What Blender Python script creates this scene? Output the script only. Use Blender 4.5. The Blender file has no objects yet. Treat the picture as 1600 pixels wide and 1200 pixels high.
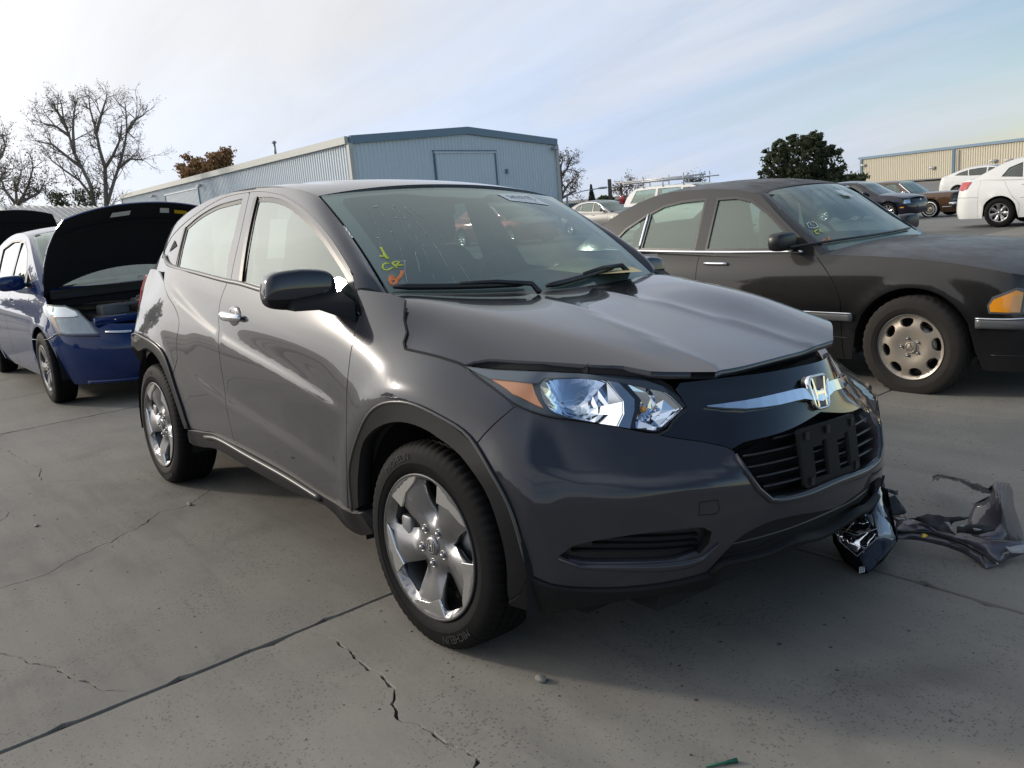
import bpy, bmesh, math, random
import numpy as np
from mathutils import Vector, Matrix
from mathutils.bvhtree import BVHTree
from mathutils.geometry import delaunay_2d_cdt
random.seed(7); rng = np.random.default_rng(7)
scene = bpy.context.scene
COL = scene.collection
rad = math.radians

# ------------------------------------------------------------------ camera
FPX = 1311.84
CAMW = np.array([2.10480651, -2.12152628, 1.34739075])
MW = np.array([[0.6370637547731232, 0.7664502551897066, -0.08187660639037024],
               [0.10929330824457498, -0.19496641524838176, -0.9747015285194498],
               [-0.7630234237081627, 0.6119984503614605, -0.20797392054737174]])
cam_d = bpy.data.cameras.new("camera"); cam = bpy.data.objects.new("camera", cam_d); COL.objects.link(cam)
cam_d.sensor_fit = 'HORIZONTAL'; cam_d.sensor_width = 36.0; cam_d.lens = 36.0 * FPX / 1600.0
cam_d.clip_start = 0.05; cam_d.clip_end = 3000
cam.matrix_world = Matrix(((MW[0][0], -MW[1][0], -MW[2][0], CAMW[0]),
                           (MW[0][1], -MW[1][1], -MW[2][1], CAMW[1]),
                           (MW[0][2], -MW[1][2], -MW[2][2], CAMW[2]), (0, 0, 0, 1)))
scene.camera = cam

# ------------------------------------------------------------------ light
SUN_AZ, SUN_EL = -148.0, 19.0
sd = np.array([math.cos(rad(SUN_AZ)) * math.cos(rad(SUN_EL)), math.sin(rad(SUN_AZ)) * math.cos(rad(SUN_EL)), math.sin(rad(SUN_EL))])
sun_d = bpy.data.lights.new("sun", 'SUN'); sun_d.energy = 2.3; sun_d.angle = rad(5); sun_d.color = (1.0, 0.90, 0.76)
sun = bpy.data.objects.new("sun", sun_d); COL.objects.link(sun)
sun.rotation_euler = Vector(sd).to_track_quat('Z', 'Y').to_euler(); sun.location = (0, 0, 30)

scene.view_settings.view_transform = 'Standard'; scene.view_settings.look = 'None'
scene.view_settings.gamma = 1.0; scene.view_settings.exposure = 0.0; scene.view_settings.use_curve_mapping = False
scene.cycles.max_bounces = 8; scene.cycles.transparent_max_bounces = 16; scene.cycles.glossy_bounces = 5
scene.cycles.caustics_reflective = False; scene.cycles.caustics_refractive = False

world = bpy.data.worlds.new("World"); scene.world = world; world.use_nodes = True
def build_world():
    nt = world.node_tree; N = nt.nodes; L = nt.links; N.clear()
    out = N.new('ShaderNodeOutputWorld'); bg = N.new('ShaderNodeBackground'); bg.inputs[1].default_value = 0.15
    L.new(bg.outputs[0], out.inputs[0])
    sky = N.new('ShaderNodeTexSky'); sky.sky_type = 'NISHITA'; sky.sun_disc = False
    sky.sun_elevation = rad(SUN_EL); sky.sun_rotation = rad(90 - SUN_AZ); sky.air_density = 1.0; sky.dust_density = 0.4; sky.ozone_density = 1.5
    tc = N.new('ShaderNodeTexCoord')
    def vm(op, a, b=None):
        n = N.new('ShaderNodeVectorMath'); n.operation = op
        for i, v in enumerate((a, b)):
            if v is None: continue
            if isinstance(v, (tuple, list)): n.inputs[i].default_value = v
            else: L.new(v, n.inputs[i])
        return n
    def mt(op, a, b=None, c=None, clamp=False):
        n = N.new('ShaderNodeMath'); n.operation = op; n.use_clamp = clamp
        for i, v in enumerate((a, b, c)):
            if v is None: continue
            if isinstance(v, (int, float)): n.inputs[i].default_value = v
            else: L.new(v, n.inputs[i])
        return n.outputs[0]
    d = vm('NORMALIZE', tc.outputs['Generated']).outputs[0]
    dot = vm('DOT_PRODUCT', d, tuple(sd)).outputs['Value']
    sep = N.new('ShaderNodeSeparateXYZ'); L.new(d, sep.inputs[0])
    z = mt('MAXIMUM', sep.outputs[2], 0.0)
    # cloud plane coordinates
    zz = mt('ADD', z, 0.22)
    cx = mt('DIVIDE', sep.outputs[0], zz); cy = mt('DIVIDE', sep.outputs[1], zz)
    comb = N.new('ShaderNodeCombineXYZ'); L.new(cx, comb.inputs[0]); L.new(cy, comb.inputs[1])
    mp = N.new('ShaderNodeMapping'); mp.inputs['Rotation'].default_value = (0, 0, rad(62)); mp.inputs['Scale'].default_value = (0.28, 0.95, 1); mp.inputs['Location'].default_value = (3.1, 1.7, 0)
    L.new(comb.outputs[0], mp.inputs[0])
    n1 = N.new('ShaderNodeTexNoise'); n1.inputs['Scale'].default_value = 0.9; n1.inputs['Detail'].default_value = 7; n1.inputs['Roughness'].default_value = 0.52; n1.inputs['Distortion'].default_value = 0.5
    L.new(mp.outputs[0], n1.inputs[0])
    n2 = N.new('ShaderNodeTexNoise'); n2.inputs['Scale'].default_value = 2.6; n2.inputs['Detail'].default_value = 6; n2.inputs['Roughness'].default_value = 0.6; n2.inputs['Distortion'].default_value = 0.8
    L.new(mp.outputs[0], n2.inputs[0])
    sunf = mt('MAXIMUM', mt('MULTIPLY_ADD', dot, 0.5, 0.5), 0.0)           # 0..1 towards the sun
    # cover: veil everywhere near horizon and towards the sun, clearer away from it
    hor = mt('POWER', mt('SUBTRACT', 1.0, z), 5.0)
    cov = mt('MULTIPLY_ADD', n1.outputs[0], 3.4, -1.52)
    cov = mt('MULTIPLY_ADD', n2.outputs[0], 0.35, mt('SUBTRACT', cov, 0.17))
    cov = mt('ADD', cov, mt('MULTIPLY', hor, mt('MULTIPLY_ADD', sunf, 1.6, -0.25)))
    cov = mt('ADD', cov, mt('MULTIPLY_ADD', sunf, 3.4, -1.40), clamp=True)
    # cloud luminance
    glow = mt('POWER', sunf, 7.0); glow2 = mt('POWER', sunf, 18.0)
    lum = mt('MULTIPLY_ADD', mt('POWER', sunf, 2.0), 1.6, 4.9)
    lum = mt('ADD', lum, mt('MULTIPLY', glow, 1.6)); lum = mt('ADD', lum, mt('MULTIPLY', glow2, 10.4))
    shade = mt('MULTIPLY_ADD', n2.outputs[0], 0.30, 0.85)
    shade = mt('MULTIPLY', shade, mt('MULTIPLY_ADD', n1.outputs[0], -0.55, 1.27))
    lum = mt('MULTIPLY', lum, shade)
    cr = N.new('ShaderNodeMix'); cr.data_type = 'RGBA'; cr.inputs['A'].default_value = (0.82, 0.92, 1.12, 1); cr.inputs['B'].default_value = (1.03, 0.99, 0.93, 1)
    L.new(mt('POWER', sunf, 3.0), cr.inputs['Factor'])
    ca = N.new('ShaderNodeMix'); ca.data_type = 'RGBA'; ca.inputs['A'].default_value = (0.60, 0.78, 1.10, 1); ca.inputs['B'].default_value = (0.95, 0.98, 1.04, 1)
    L.new(mt('MULTIPLY_ADD', n1.outputs[0], 5.0, -2.05, clamp=True), ca.inputs['Factor']); L.new(ca.outputs['Result'], cr.inputs['A'])
    cc = vm('SCALE', cr.outputs['Result']); L.new(lum, cc.inputs['Scale'])
    skc = vm('SCALE', sky.outputs[0]); skc.inputs['Scale'].default_value = 1.0
    mx = N.new('ShaderNodeMix'); mx.data_type = 'RGBA'; L.new(cov, mx.inputs['Factor']); L.new(skc.outputs[0], mx.inputs['A']); L.new(cc.outputs[0], mx.inputs['B'])
    L.new(mx.outputs['Result'], bg.inputs[0])
build_world()

# ------------------------------------------------------------------ helpers: objects
def link(o, parent=None):
    COL.objects.link(o)
    if parent is not None: o.parent = parent
    return o
def thing(name, label, cat, loc=(0, 0, 0), rz=0.0, group=None, mat=None):
    o = bpy.data.objects.new(name, None); link(o)
    o.empty_display_size = 0.2
    if mat is not None: o.matrix_world = mat
    else: o.location = loc; o.rotation_euler = (0, 0, rz)
    o['label'] = label; o['category'] = cat
    if group: o['group'] = group
    return o
def tag(o, label, cat, group=None):
    o['label'] = label; o['category'] = cat
    if group: o['group'] = group
    return o
def struct(o): o['kind'] = 'structure'; return o
def mesh_obj(name, V, F, m, parent=None, smooth=False, normals=None, mats=None, fm=None):
    me = bpy.data.meshes.new(name)
    me.from_pydata([tuple(map(float, v)) for v in V], [], [tuple(int(i) for i in f) for f in F])
    for mm in (mats or [m]): me.materials.append(mm)
    if fm is not None: me.polygons.foreach_set('material_index', np.array(fm, dtype=np.int32))
    if smooth or normals is not None:
        me.polygons.foreach_set('use_smooth', np.ones(len(me.polygons), dtype=bool))
    me.update()
    if normals is not None: me.normals_split_custom_set_from_vertices([tuple(map(float, n)) for n in normals])
    o = bpy.data.objects.new(name, me); link(o, parent); return o
class MB:
    """collects primitive solids that become one mesh"""
    def __init__(s): s.V = []; s.F = []; s.S = []
    def add(s, V, F, smooth=False):
        k = len(s.V); s.V += [tuple(map(float, v)) for v in V]; s.F += [tuple(int(i) + k for i in f) for f in F]; s.S += [smooth] * len(F); return s
    def box(s, c, d, rot=None):
        V = np.array([(x, y, z) for x in (-.5, .5) for y in (-.5, .5) for z in (-.5, .5)]) * np.array(d)
        if rot is not None: V = V @ np.array(rot).T
        return s.add(V + np.array(c), [(0, 1, 3, 2), (4, 6, 7, 5), (0, 4, 5, 1), (2, 3, 7, 6), (0, 2, 6, 4), (1, 5, 7, 3)])
    def tube(s, P, r, n=8, cap=True, smooth=True):
        P = [np.array(p, float) for p in P]; R = r if hasattr(r, '__len__') else [r] * len(P); V = []
        up = None
        for i, p in enumerate(P):
            t = P[min(i + 1, len(P) - 1)] - P[max(i - 1, 0)]; t /= (np.linalg.norm(t) + 1e-12)
            if up is None:
                up = np.array([0, 0, 1.]) if abs(t[2]) < .9 else np.array([1., 0, 0])
            a = np.cross(t, up); a /= np.linalg.norm(a); b = np.cross(a, t); up = b
            for k in range(n):
                an = 2 * math.pi * k / n; V.append(p + R[i] * (math.cos(an) * a + math.sin(an) * b))
        F = [(i * n + k, i * n + (k + 1) % n, (i + 1) * n + (k + 1) % n, (i + 1) * n + k) for i in range(len(P) - 1) for k in range(n)]
        if cap: F += [tuple(range(n))[::-1], tuple((len(P) - 1) * n + k for k in range(n))]
        return s.add(V, F, smooth)
    def lathe(s, prof, n=48, axis='y', c=(0, 0, 0), smooth=True, close=False):
        V = []; m = len(prof)
        for k in range(n):
            a = 2 * math.pi * k / n
            for (r, h) in prof:
                if axis == 'y': V.append((c[0] + r * math.cos(a), c[1] + h, c[2] + r * math.sin(a)))
                elif axis == 'z': V.append((c[0] + r * math.cos(a), c[1] + r * math.sin(a), c[2] + h))
                else: V.append((c[0] + h, c[1] + r * math.cos(a), c[2] + r * math.sin(a)))
        F = [(k * m + i, k * m + i + 1, ((k + 1) % n) * m + i + 1, ((k + 1) % n) * m + i) for k in range(n) for i in range(m - 1)]
        return s.add(V, F, smooth)
    def prism(s, poly, h0, h1, axis='z'):
        """extrude a 2D polygon along an axis"""
        n = len(poly)
        def mk(p, h): return {'z': (p[0], p[1], h), 'y': (p[0], h, p[1]), 'x': (h, p[0], p[1])}[axis]
        V = [mk(p, h0) for p in poly] + [mk(p, h1) for p in poly]
        F = [tuple(range(n))[::-1], tuple(range(n, 2 * n))] + [(i, (i + 1) % n, n + (i + 1) % n, n + i) for i in range(n)]
        return s.add(V, F)
    def build(s, name, m, parent=None, bevel=0, loc=None, mirror_y=False):
        V = np.array(s.V)
        if mirror_y: V = V * np.array([1, -1, 1])
        me = bpy.data.meshes.new(name); me.from_pydata([tuple(v) for v in V], [], s.F if not mirror_y else [f[::-1] for f in s.F])
        me.materials.append(m); me.polygons.foreach_set('use_smooth', np.array(s.S, dtype=bool))
        bm = bmesh.new(); bm.from_mesh(me); bmesh.ops.recalc_face_normals(bm, faces=bm.faces)
        if bevel > 0:
            es = [e for e in bm.edges if len(e.link_faces) == 2 and e.calc_face_angle(0) > 0.6]
            bmesh.ops.bevel(bm, geom=es, offset=bevel, segments=2, affect='EDGES', profile=0.5, clamp_overlap=True)
            for f in bm.faces: f.smooth = True
        bm.to_mesh(me); bm.free()
        if bevel > 0:
            me.set_sharp_from_angle(angle=rad(40))
        o = bpy.data.objects.new(name, me); link(o, parent)
        if loc is not None: o.location = loc
        return o
def copy_tree(o, parent=None):
    c = o.copy(); COL.objects.link(c); c.parent = parent
    for ch in list(o.children): copy_tree(ch, c)
    return c

# ------------------------------------------------------------------ helpers: materials
def new_mat(name):
    m = bpy.data.materials.new(name); m.use_nodes = True; m.node_tree.nodes.clear(); return m
class NB:
    def __init__(s, m): s.m = m; s.nt = m.node_tree; s.N = s.nt.nodes; s.L = s.nt.links
    def node(s, t, **k):
        n = s.N.new(t)
        for a, b in k.items(): setattr(n, a, b)
        return n
    def put(s, inp, v):
        if isinstance(v, bpy.types.NodeSocket): s.L.new(v, inp)
        elif v is not None: inp.default_value = v
    def math(s, op, a, b=None, c=None, clamp=False):
        n = s.node('ShaderNodeMath', operation=op, use_clamp=clamp)
        for i, v in enumerate((a, b, c)): s.put(n.inputs[i], v)
        return n.outputs[0]
    def mix(s, f, a, b):
        n = s.node('ShaderNodeMix', data_type='RGBA'); s.put(n.inputs['Factor'], f); s.put(n.inputs['A'], a); s.put(n.inputs['B'], b); return n.outputs['Result']
    def coords(s, kind='Object', scale=(1, 1, 1), rot=(0, 0, 0)):
        t = s.node('ShaderNodeTexCoord'); mp = s.node('ShaderNodeMapping'); s.L.new(t.outputs[kind], mp.inputs[0])
        mp.inputs['Scale'].default_value = scale; mp.inputs['Rotation'].default_value = rot; return mp.outputs[0]
    def noise(s, vec, scale, detail=4, rough=.5, dist=0):
        n = s.node('ShaderNodeTexNoise'); s.put(n.inputs['Vector'], vec); n.inputs['Scale'].default_value = scale; n.inputs['Detail'].default_value = detail
        n.inputs['Roughness'].default_value = rough; n.inputs['Distortion'].default_value = dist; return n.outputs[0]
    def voro(s, vec, scale, feature='F1'):
        n = s.node('ShaderNodeTexVoronoi', feature=feature); s.put(n.inputs['Vector'], vec); n.inputs['Scale'].default_value = scale; return n
    def ramp(s, f, pts):
        n = s.node('ShaderNodeValToRGB'); s.put(n.inputs[0], f); e = n.color_ramp.elements
        while len(e) < len(pts): e.new(0.5)
        for i, (p, c) in enumerate(pts):
            e[i].position = p; e[i].color = c if len(c) == 4 else (*c, 1)
        return n.outputs[0]
    def bump(s, h, strength=.3, dist=.01, normal=None):
        n = s.node('ShaderNodeBump'); s.put(n.inputs['Height'], h); n.inputs['Strength'].default_value = strength; n.inputs['Distance'].default_value = dist
        if normal is not None: s.L.new(normal, n.inputs['Normal'])
        return n.outputs[0]
    def pbsdf(s, **k):
        n = s.node('ShaderNodeBsdfPrincipled')
        for a, v in k.items(): s.put(n.inputs[a.replace('_', ' ')], v)
        return n
    def out(s, sh):
        o = s.node('ShaderNodeOutputMaterial'); s.L.new(sh, o.inputs[0]); return s.m
def c4(c): return (c[0], c[1], c[2], 1.0)
def simple(name, col, rough=.5, metal=0., coat=0., spec=None, var=0.0, vscale=6, bumps=0.0, bscale=200, emis=None):
    m = new_mat(name); b = NB(m)
    cc = c4(col)
    if var > 0:
        v = b.coords(); n = b.noise(v, vscale, 5, .6)
        cc = b.mix(b.math('MULTIPLY_ADD', n, 1.0, 0.0), tuple(x * (1 - var) for x in col) + (1,), tuple(min(1, x * (1 + var)) for x in col) + (1,))
    p = b.pbsdf(Base_Color=cc, Roughness=rough, Metallic=metal, Coat_Weight=coat, Coat_Roughness=.03)
    if spec is not None: p.inputs['Specular IOR Level'].default_value = spec
    if bumps > 0:
        b.L.new(b.bump(b.noise(b.coords(), bscale, 3, .6), bumps, .002), p.inputs['Normal'])
    return b.out(p.outputs[0])
def paint(name, col, metal=.6, rough=.35, dust=0.0, dustcol=(.20, .18, .155), coatr=.02, flake=0.0):
    """car paint: pigmented base under clear coat, with settled dust on upward faces"""
    m = new_mat(name); b = NB(m); v = b.coords()
    base = c4(col); r = rough; coat = 1.0; cr = coatr
    g = b.node('ShaderNodeNewGeometry'); sp = b.node('ShaderNodeSeparateXYZ'); b.L.new(g.outputs['Normal'], sp.inputs[0])
    n = b.noise(v, 9, 6, .65); n2 = b.noise(v, 1.7, 4, .6)
    up = b.math('MULTIPLY_ADD', sp.outputs[2], 1.0, .05, clamp=True)
    amt = b.math('MULTIPLY', up, b.math('MULTIPLY_ADD', n, .7, .35))
    amt = b.math('MULTIPLY', amt, b.math('MULTIPLY_ADD', n2, 1.1, .35))
    amt = b.math('MULTIPLY', amt, dust, clamp=True)
    base = b.mix(amt, base, c4(dustcol)); mt = b.math('MULTIPLY', b.math('SUBTRACT', 1.0, amt), metal)
    r = b.math('MULTIPLY_ADD', amt, .5, rough, clamp=True)
    coat = b.math('SUBTRACT', 1.0, b.math('MULTIPLY', amt, 1.3), clamp=True)
    cr = b.math('MULTIPLY_ADD', amt, .35, coatr)
    p = b.pbsdf(Base_Color=base, Roughness=r, Metallic=mt, Coat_Weight=coat, Coat_Roughness=cr); p.inputs['Specular IOR Level'].default_value = .05
    return b.out(p.outputs[0])
def glass(name, tint=(.62, .74, .70), rough=0.0, dirt=0.0, dirtcol=(.55, .56, .5), ior=1.52, refl=1.0):
    m = new_mat(name); b = NB(m)
    tr = b.node('ShaderNodeBsdfTransparent'); tr.inputs[0].default_value = c4(tint)
    gl = b.node('ShaderNodeBsdfGlossy'); gl.inputs['Roughness'].default_value = rough; gl.inputs[0].default_value = (refl * .93, refl, refl * .96, 1)
    fr = b.node('ShaderNodeFresnel'); fr.inputs[0].default_value = ior
    geo = b.node('ShaderNodeNewGeometry')
    f = b.math('MULTIPLY', fr.outputs[0], b.math('SUBTRACT', 1.0, geo.outputs['Backfacing']))
    f = b.math('MULTIPLY', f, 1.75, clamp=True)
    mx = b.node('ShaderNodeMixShader'); b.L.new(f, mx.inputs[0]); b.L.new(tr.outputs[0], mx.inputs[1]); b.L.new(gl.outputs[0], mx.inputs[2])
    sh = mx.outputs[0]
    if dirt > 0:
        df = b.node('ShaderNodeBsdfDiffuse'); df.inputs[0].default_value = c4(dirtcol)
        v = b.coords(); n = b.noise(v, 1.3, 3, .5)
        m2 = b.node('ShaderNodeMixShader'); b.L.new(b.math('MULTIPLY', b.math('MULTIPLY_ADD', n, .5, .65), dirt, clamp=True), m2.inputs[0]); b.L.new(sh, m2.inputs[1]); b.L.new(df.outputs[0], m2.inputs[2]); sh = m2.outputs[0]
    return b.out(sh)

M = {}
M['hero'] = paint('grey_metallic_paint', (.030, .031, .039), metal=.13, rough=.24, dust=.03)
M['black_plastic'] = simple('black_textured_plastic', (.009, .009, .010), .58, var=.25, vscale=3, spec=.2)
M['gloss_black'] = simple('gloss_black_trim', (.008, .008, .010), .12, coat=.6)
M['satin_black'] = simple('satin_black', (.014, .014, .016), .38)
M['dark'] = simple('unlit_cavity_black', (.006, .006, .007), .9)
M['rubber'] = simple('tyre_rubber', (.0065, .0065, .007), .70, var=.5, vscale=14, bumps=.25, bscale=260, spec=.13)
M['rubber_dusty'] = simple('dusty_tyre_rubber', (.017, .0145, .012), .88, var=.4, vscale=9, bumps=.2, bscale=200)
M['alloy'] = simple('painted_alloy', (.26, .26, .27), .30, metal=.9, var=.08, vscale=10)
M['alloy_mach'] = simple('machined_alloy', (.62, .62, .63), .16, metal=1.0)
M['alloy_worn'] = simple('dull_worn_alloy', (.42, .37, .31), .42, metal=.65, var=.25, vscale=12)
M['chrome'] = simple('chrome_trim', (.80, .81, .83), .06, metal=1.0)
M['steel'] = simple('bare_steel', (.30, .30, .31), .35, metal=.9, var=.2, vscale=20)
M['glass_ws'] = glass('windshield_glass', (.68, .84, .79), dirt=.26, dirtcol=(.25, .34, .32))
M['glass_side'] = glass('side_window_glass', (.30, .35, .33), dirt=.05, refl=1.0)
M['glass_dark'] = glass('privacy_glass', (.10, .12, .12), dirt=.06)
M['glass_dusty'] = glass('dusty_green_glass', (.62, .76, .70), dirt=.30, dirtcol=(.30, .38, .33))
M['frit'] = simple('windshield_frit', (.02, .02, .024), .10, coat=.3)
M['lamp_lens'] = glass('clear_lamp_lens', (.93, .95, .97), ior=1.45)
M['lamp_haze'] = glass('hazed_lamp_lens', (.88, .90, .90), dirt=.09, dirtcol=(.6, .62, .6), ior=1.45)
M['amber'] = simple('amber_reflector', (.62, .22, .06), .25, coat=.5)
M['orange'] = simple('orange_lens', (.85, .32, .02), .15, coat=.8)
M['red_lens'] = simple('red_lamp_lens', (.45, .02, .025), .12, coat=.8)
M['cloth'] = simple('dark_seat_cloth', (.035, .036, .038), .9, var=.3, vscale=30)
M['interior'] = simple('dark_interior_plastic', (.03, .031, .033), .7, var=.2, vscale=10)
M['headliner'] = simple('grey_headliner', (.30, .30, .29), .95)
M['curtain'] = simple('airbag_cloth', (.55, .60, .55), .9, var=.15, vscale=12, bumps=.5, bscale=18)
M['paper'] = simple('white_paper', (.78, .80, .78), .8, var=.04)
M['manila'] = simple('manila_paper', (.62, .50, .24), .8, var=.05)
# ------------------------------------------------------------------ helpers: curves, surfaces and panels
def nspline(x, y):
    """natural cubic spline through (x, y); y may be (n, k)"""
    x = np.asarray(x, float); y = np.asarray(y, float); o = np.argsort(x); x = x[o]; y = y[o]
    n = len(x); h = np.diff(x); A = np.eye(n); r = np.zeros_like(y)
    for i in range(1, n - 1):
        A[i, i - 1] = h[i - 1]; A[i, i] = 2 * (h[i - 1] + h[i]); A[i, i + 1] = h[i]
        r[i] = 6 * ((y[i + 1] - y[i]) / h[i] - (y[i] - y[i - 1]) / h[i - 1])
    m = np.linalg.solve(A, r)
    def f(t):
        t = np.asarray(t, float); i = np.clip(np.searchsorted(x, t) - 1, 0, n - 2); hh = h[i]; a = (x[i + 1] - t); b = (t - x[i])
        if y.ndim > 1: a = a[..., None]; b = b[..., None]; hh = hh[..., None]
        lo = (a * y[i] + b * y[i + 1]) / hh
        inner = (np.clip(t, x[0], x[-1]) == t)
        cub = ((a ** 3 / hh - a * hh) * m[i] + (b ** 3 / hh - b * hh) * m[i + 1]) / 6
        if y.ndim > 1: inner = inner[..., None]
        return lo + np.where(inner, cub, 0)
    return f
def cat(P, d=.03):
    """resample an open polyline as a Catmull-Rom curve, spacing d"""
    P = np.array(P, float)
    if len(P) == 2:
        n = max(1, int(np.linalg.norm(P[1] - P[0]) / d)); return [P[0] + (P[1] - P[0]) * k / n for k in range(n + 1)]
    Q = np.vstack([2 * P[0] - P[1], P, 2 * P[-1] - P[-2]]); out = []
    for i in range(1, len(Q) - 2):
        p0, p1, p2, p3 = Q[i - 1:i + 3]; n = max(1, int(np.linalg.norm(p2 - p1) / d))
        for k in range(n):
            t = k / n
            out.append(.5 * (2 * p1 + (p2 - p0) * t + (2 * p0 - 5 * p1 + 4 * p2 - p3) * t * t + (-p0 + 3 * p1 - 3 * p2 + p3) * t ** 3))
    out.append(P[-1]); return out
def loop(*segs, d=.03):
    """closed outline from smooth segments that meet in corners"""
    out = []
    for s in segs:
        c = cat(s, d)
        if out and np.linalg.norm(np.array(out[-1]) - c[0]) < 1e-4: c = c[1:]
        out += list(c)
    if np.linalg.norm(np.array(out[-1]) - np.array(out[0])) < 1e-4: out = out[:-1]
    return np.array(out)
def area2(P): x, y = P[:, 0], P[:, 1]; return float(np.sum(x * np.roll(y, -1) - np.roll(x, -1) * y)) / 2
def inset(P, d):
    P = np.array(P, float)
    if area2(P) < 0: P = P[::-1]
    a = P - np.roll(P, 1, 0); b = np.roll(P, -1, 0) - P
    na = np.stack([-a[:, 1], a[:, 0]], 1); nb = np.stack([-b[:, 1], b[:, 0]], 1)
    na /= np.linalg.norm(na, axis=1)[:, None] + 1e-12; nb /= np.linalg.norm(nb, axis=1)[:, None] + 1e-12
    n = na + nb; l = np.linalg.norm(n, axis=1)[:, None] + 1e-9; n = n / l
    c = np.clip((n * na).sum(1)[:, None], .45, 1)
    return P + n * d / c
def pip(P, Q):
    """which points Q lie inside polygon P"""
    x, y = Q[:, 0][:, None], Q[:, 1][:, None]; x1, y1 = P[:, 0][None], P[:, 1][None]; x2, y2 = np.roll(P[:, 0], -1)[None], np.roll(P[:, 1], -1)[None]
    c = ((y1 > y) != (y2 > y)) & (x < (x2 - x1) * (y - y1) / (y2 - y1 + 1e-15) + x1)
    return c.sum(1) % 2 == 1
def pdist(P, Q):
    a = P[None]; b = np.roll(P, -1, 0)[None]; q = Q[:, None]; ab = b - a
    t = np.clip(((q - a) * ab).sum(2) / ((ab ** 2).sum(2) + 1e-15), 0, 1)
    return np.sqrt((((a + ab * t[..., None]) - q) ** 2).sum(2)).min(1)
class Surf:
    """parametric surface f(a, b) -> (..., 3); orient = +1/-1 makes the normal point outwards"""
    def __init__(s, f, ra, rb, na=80, nb=40, sign=1):
        s.f = f; s.ra = ra; s.rb = rb; s.na = na; s.nb = nb; s.sign = sign; s.bvh = None
    def P(s, q): q = np.asarray(q, float); return s.f(q[..., 0], q[..., 1])
    def Nn(s, q, e=2e-3):
        q = np.asarray(q, float)
        da = s.P(q + [e, 0]) - s.P(q - [e, 0]); db = s.P(q + [0, e]) - s.P(q - [0, e])
        n = np.cross(da, db) * s.sign; return n / (np.linalg.norm(n, axis=-1, keepdims=True) + 1e-12)
    def tess(s):
        A = np.linspace(*s.ra, s.na); B = np.linspace(*s.rb, s.nb); g = np.stack(np.meshgrid(A, B, indexing='ij'), -1)
        s.g = g.reshape(-1, 2); V = s.P(s.g)
        F = [(i * s.nb + j, (i + 1) * s.nb + j, (i + 1) * s.nb + j + 1, i * s.nb + j + 1) for i in range(s.na - 1) for j in range(s.nb - 1)]
        s.F = F; s.bvh = BVHTree.FromPolygons([Vector(v) for v in V], F); return V, F
    def hit(s, o, d):
        if s.bvh is None: s.tess()
        loc, n, idx, dist = s.bvh.ray_cast(Vector(o), Vector(d))
        if loc is None:
            loc, n, idx, dist = s.bvh.find_nearest(Vector(np.array(o) + np.array(d) * 3.0))
            ll = None
        q = s.g[list(s.F[idx])].mean(0); o = np.array(o); d = np.array(d) / np.linalg.norm(d)
        u = np.cross(d, [0, 0, 1.]); u /= np.linalg.norm(u); w = np.cross(u, d)
        for _ in range(6):
            r = s.P(q) - o; e = np.array([r @ u, r @ w]); h = 1e-4
            J = np.array([[(s.P(q + [h, 0]) - s.P(q)) @ u, (s.P(q + [0, h]) - s.P(q)) @ u], [(s.P(q + [h, 0]) - s.P(q)) @ w, (s.P(q + [0, h]) - s.P(q)) @ w]]) / h
            try: st = np.linalg.solve(J, -e)
            except Exception: break
            st = np.clip(st, -.1, .1); q = q + st
        return q
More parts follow.
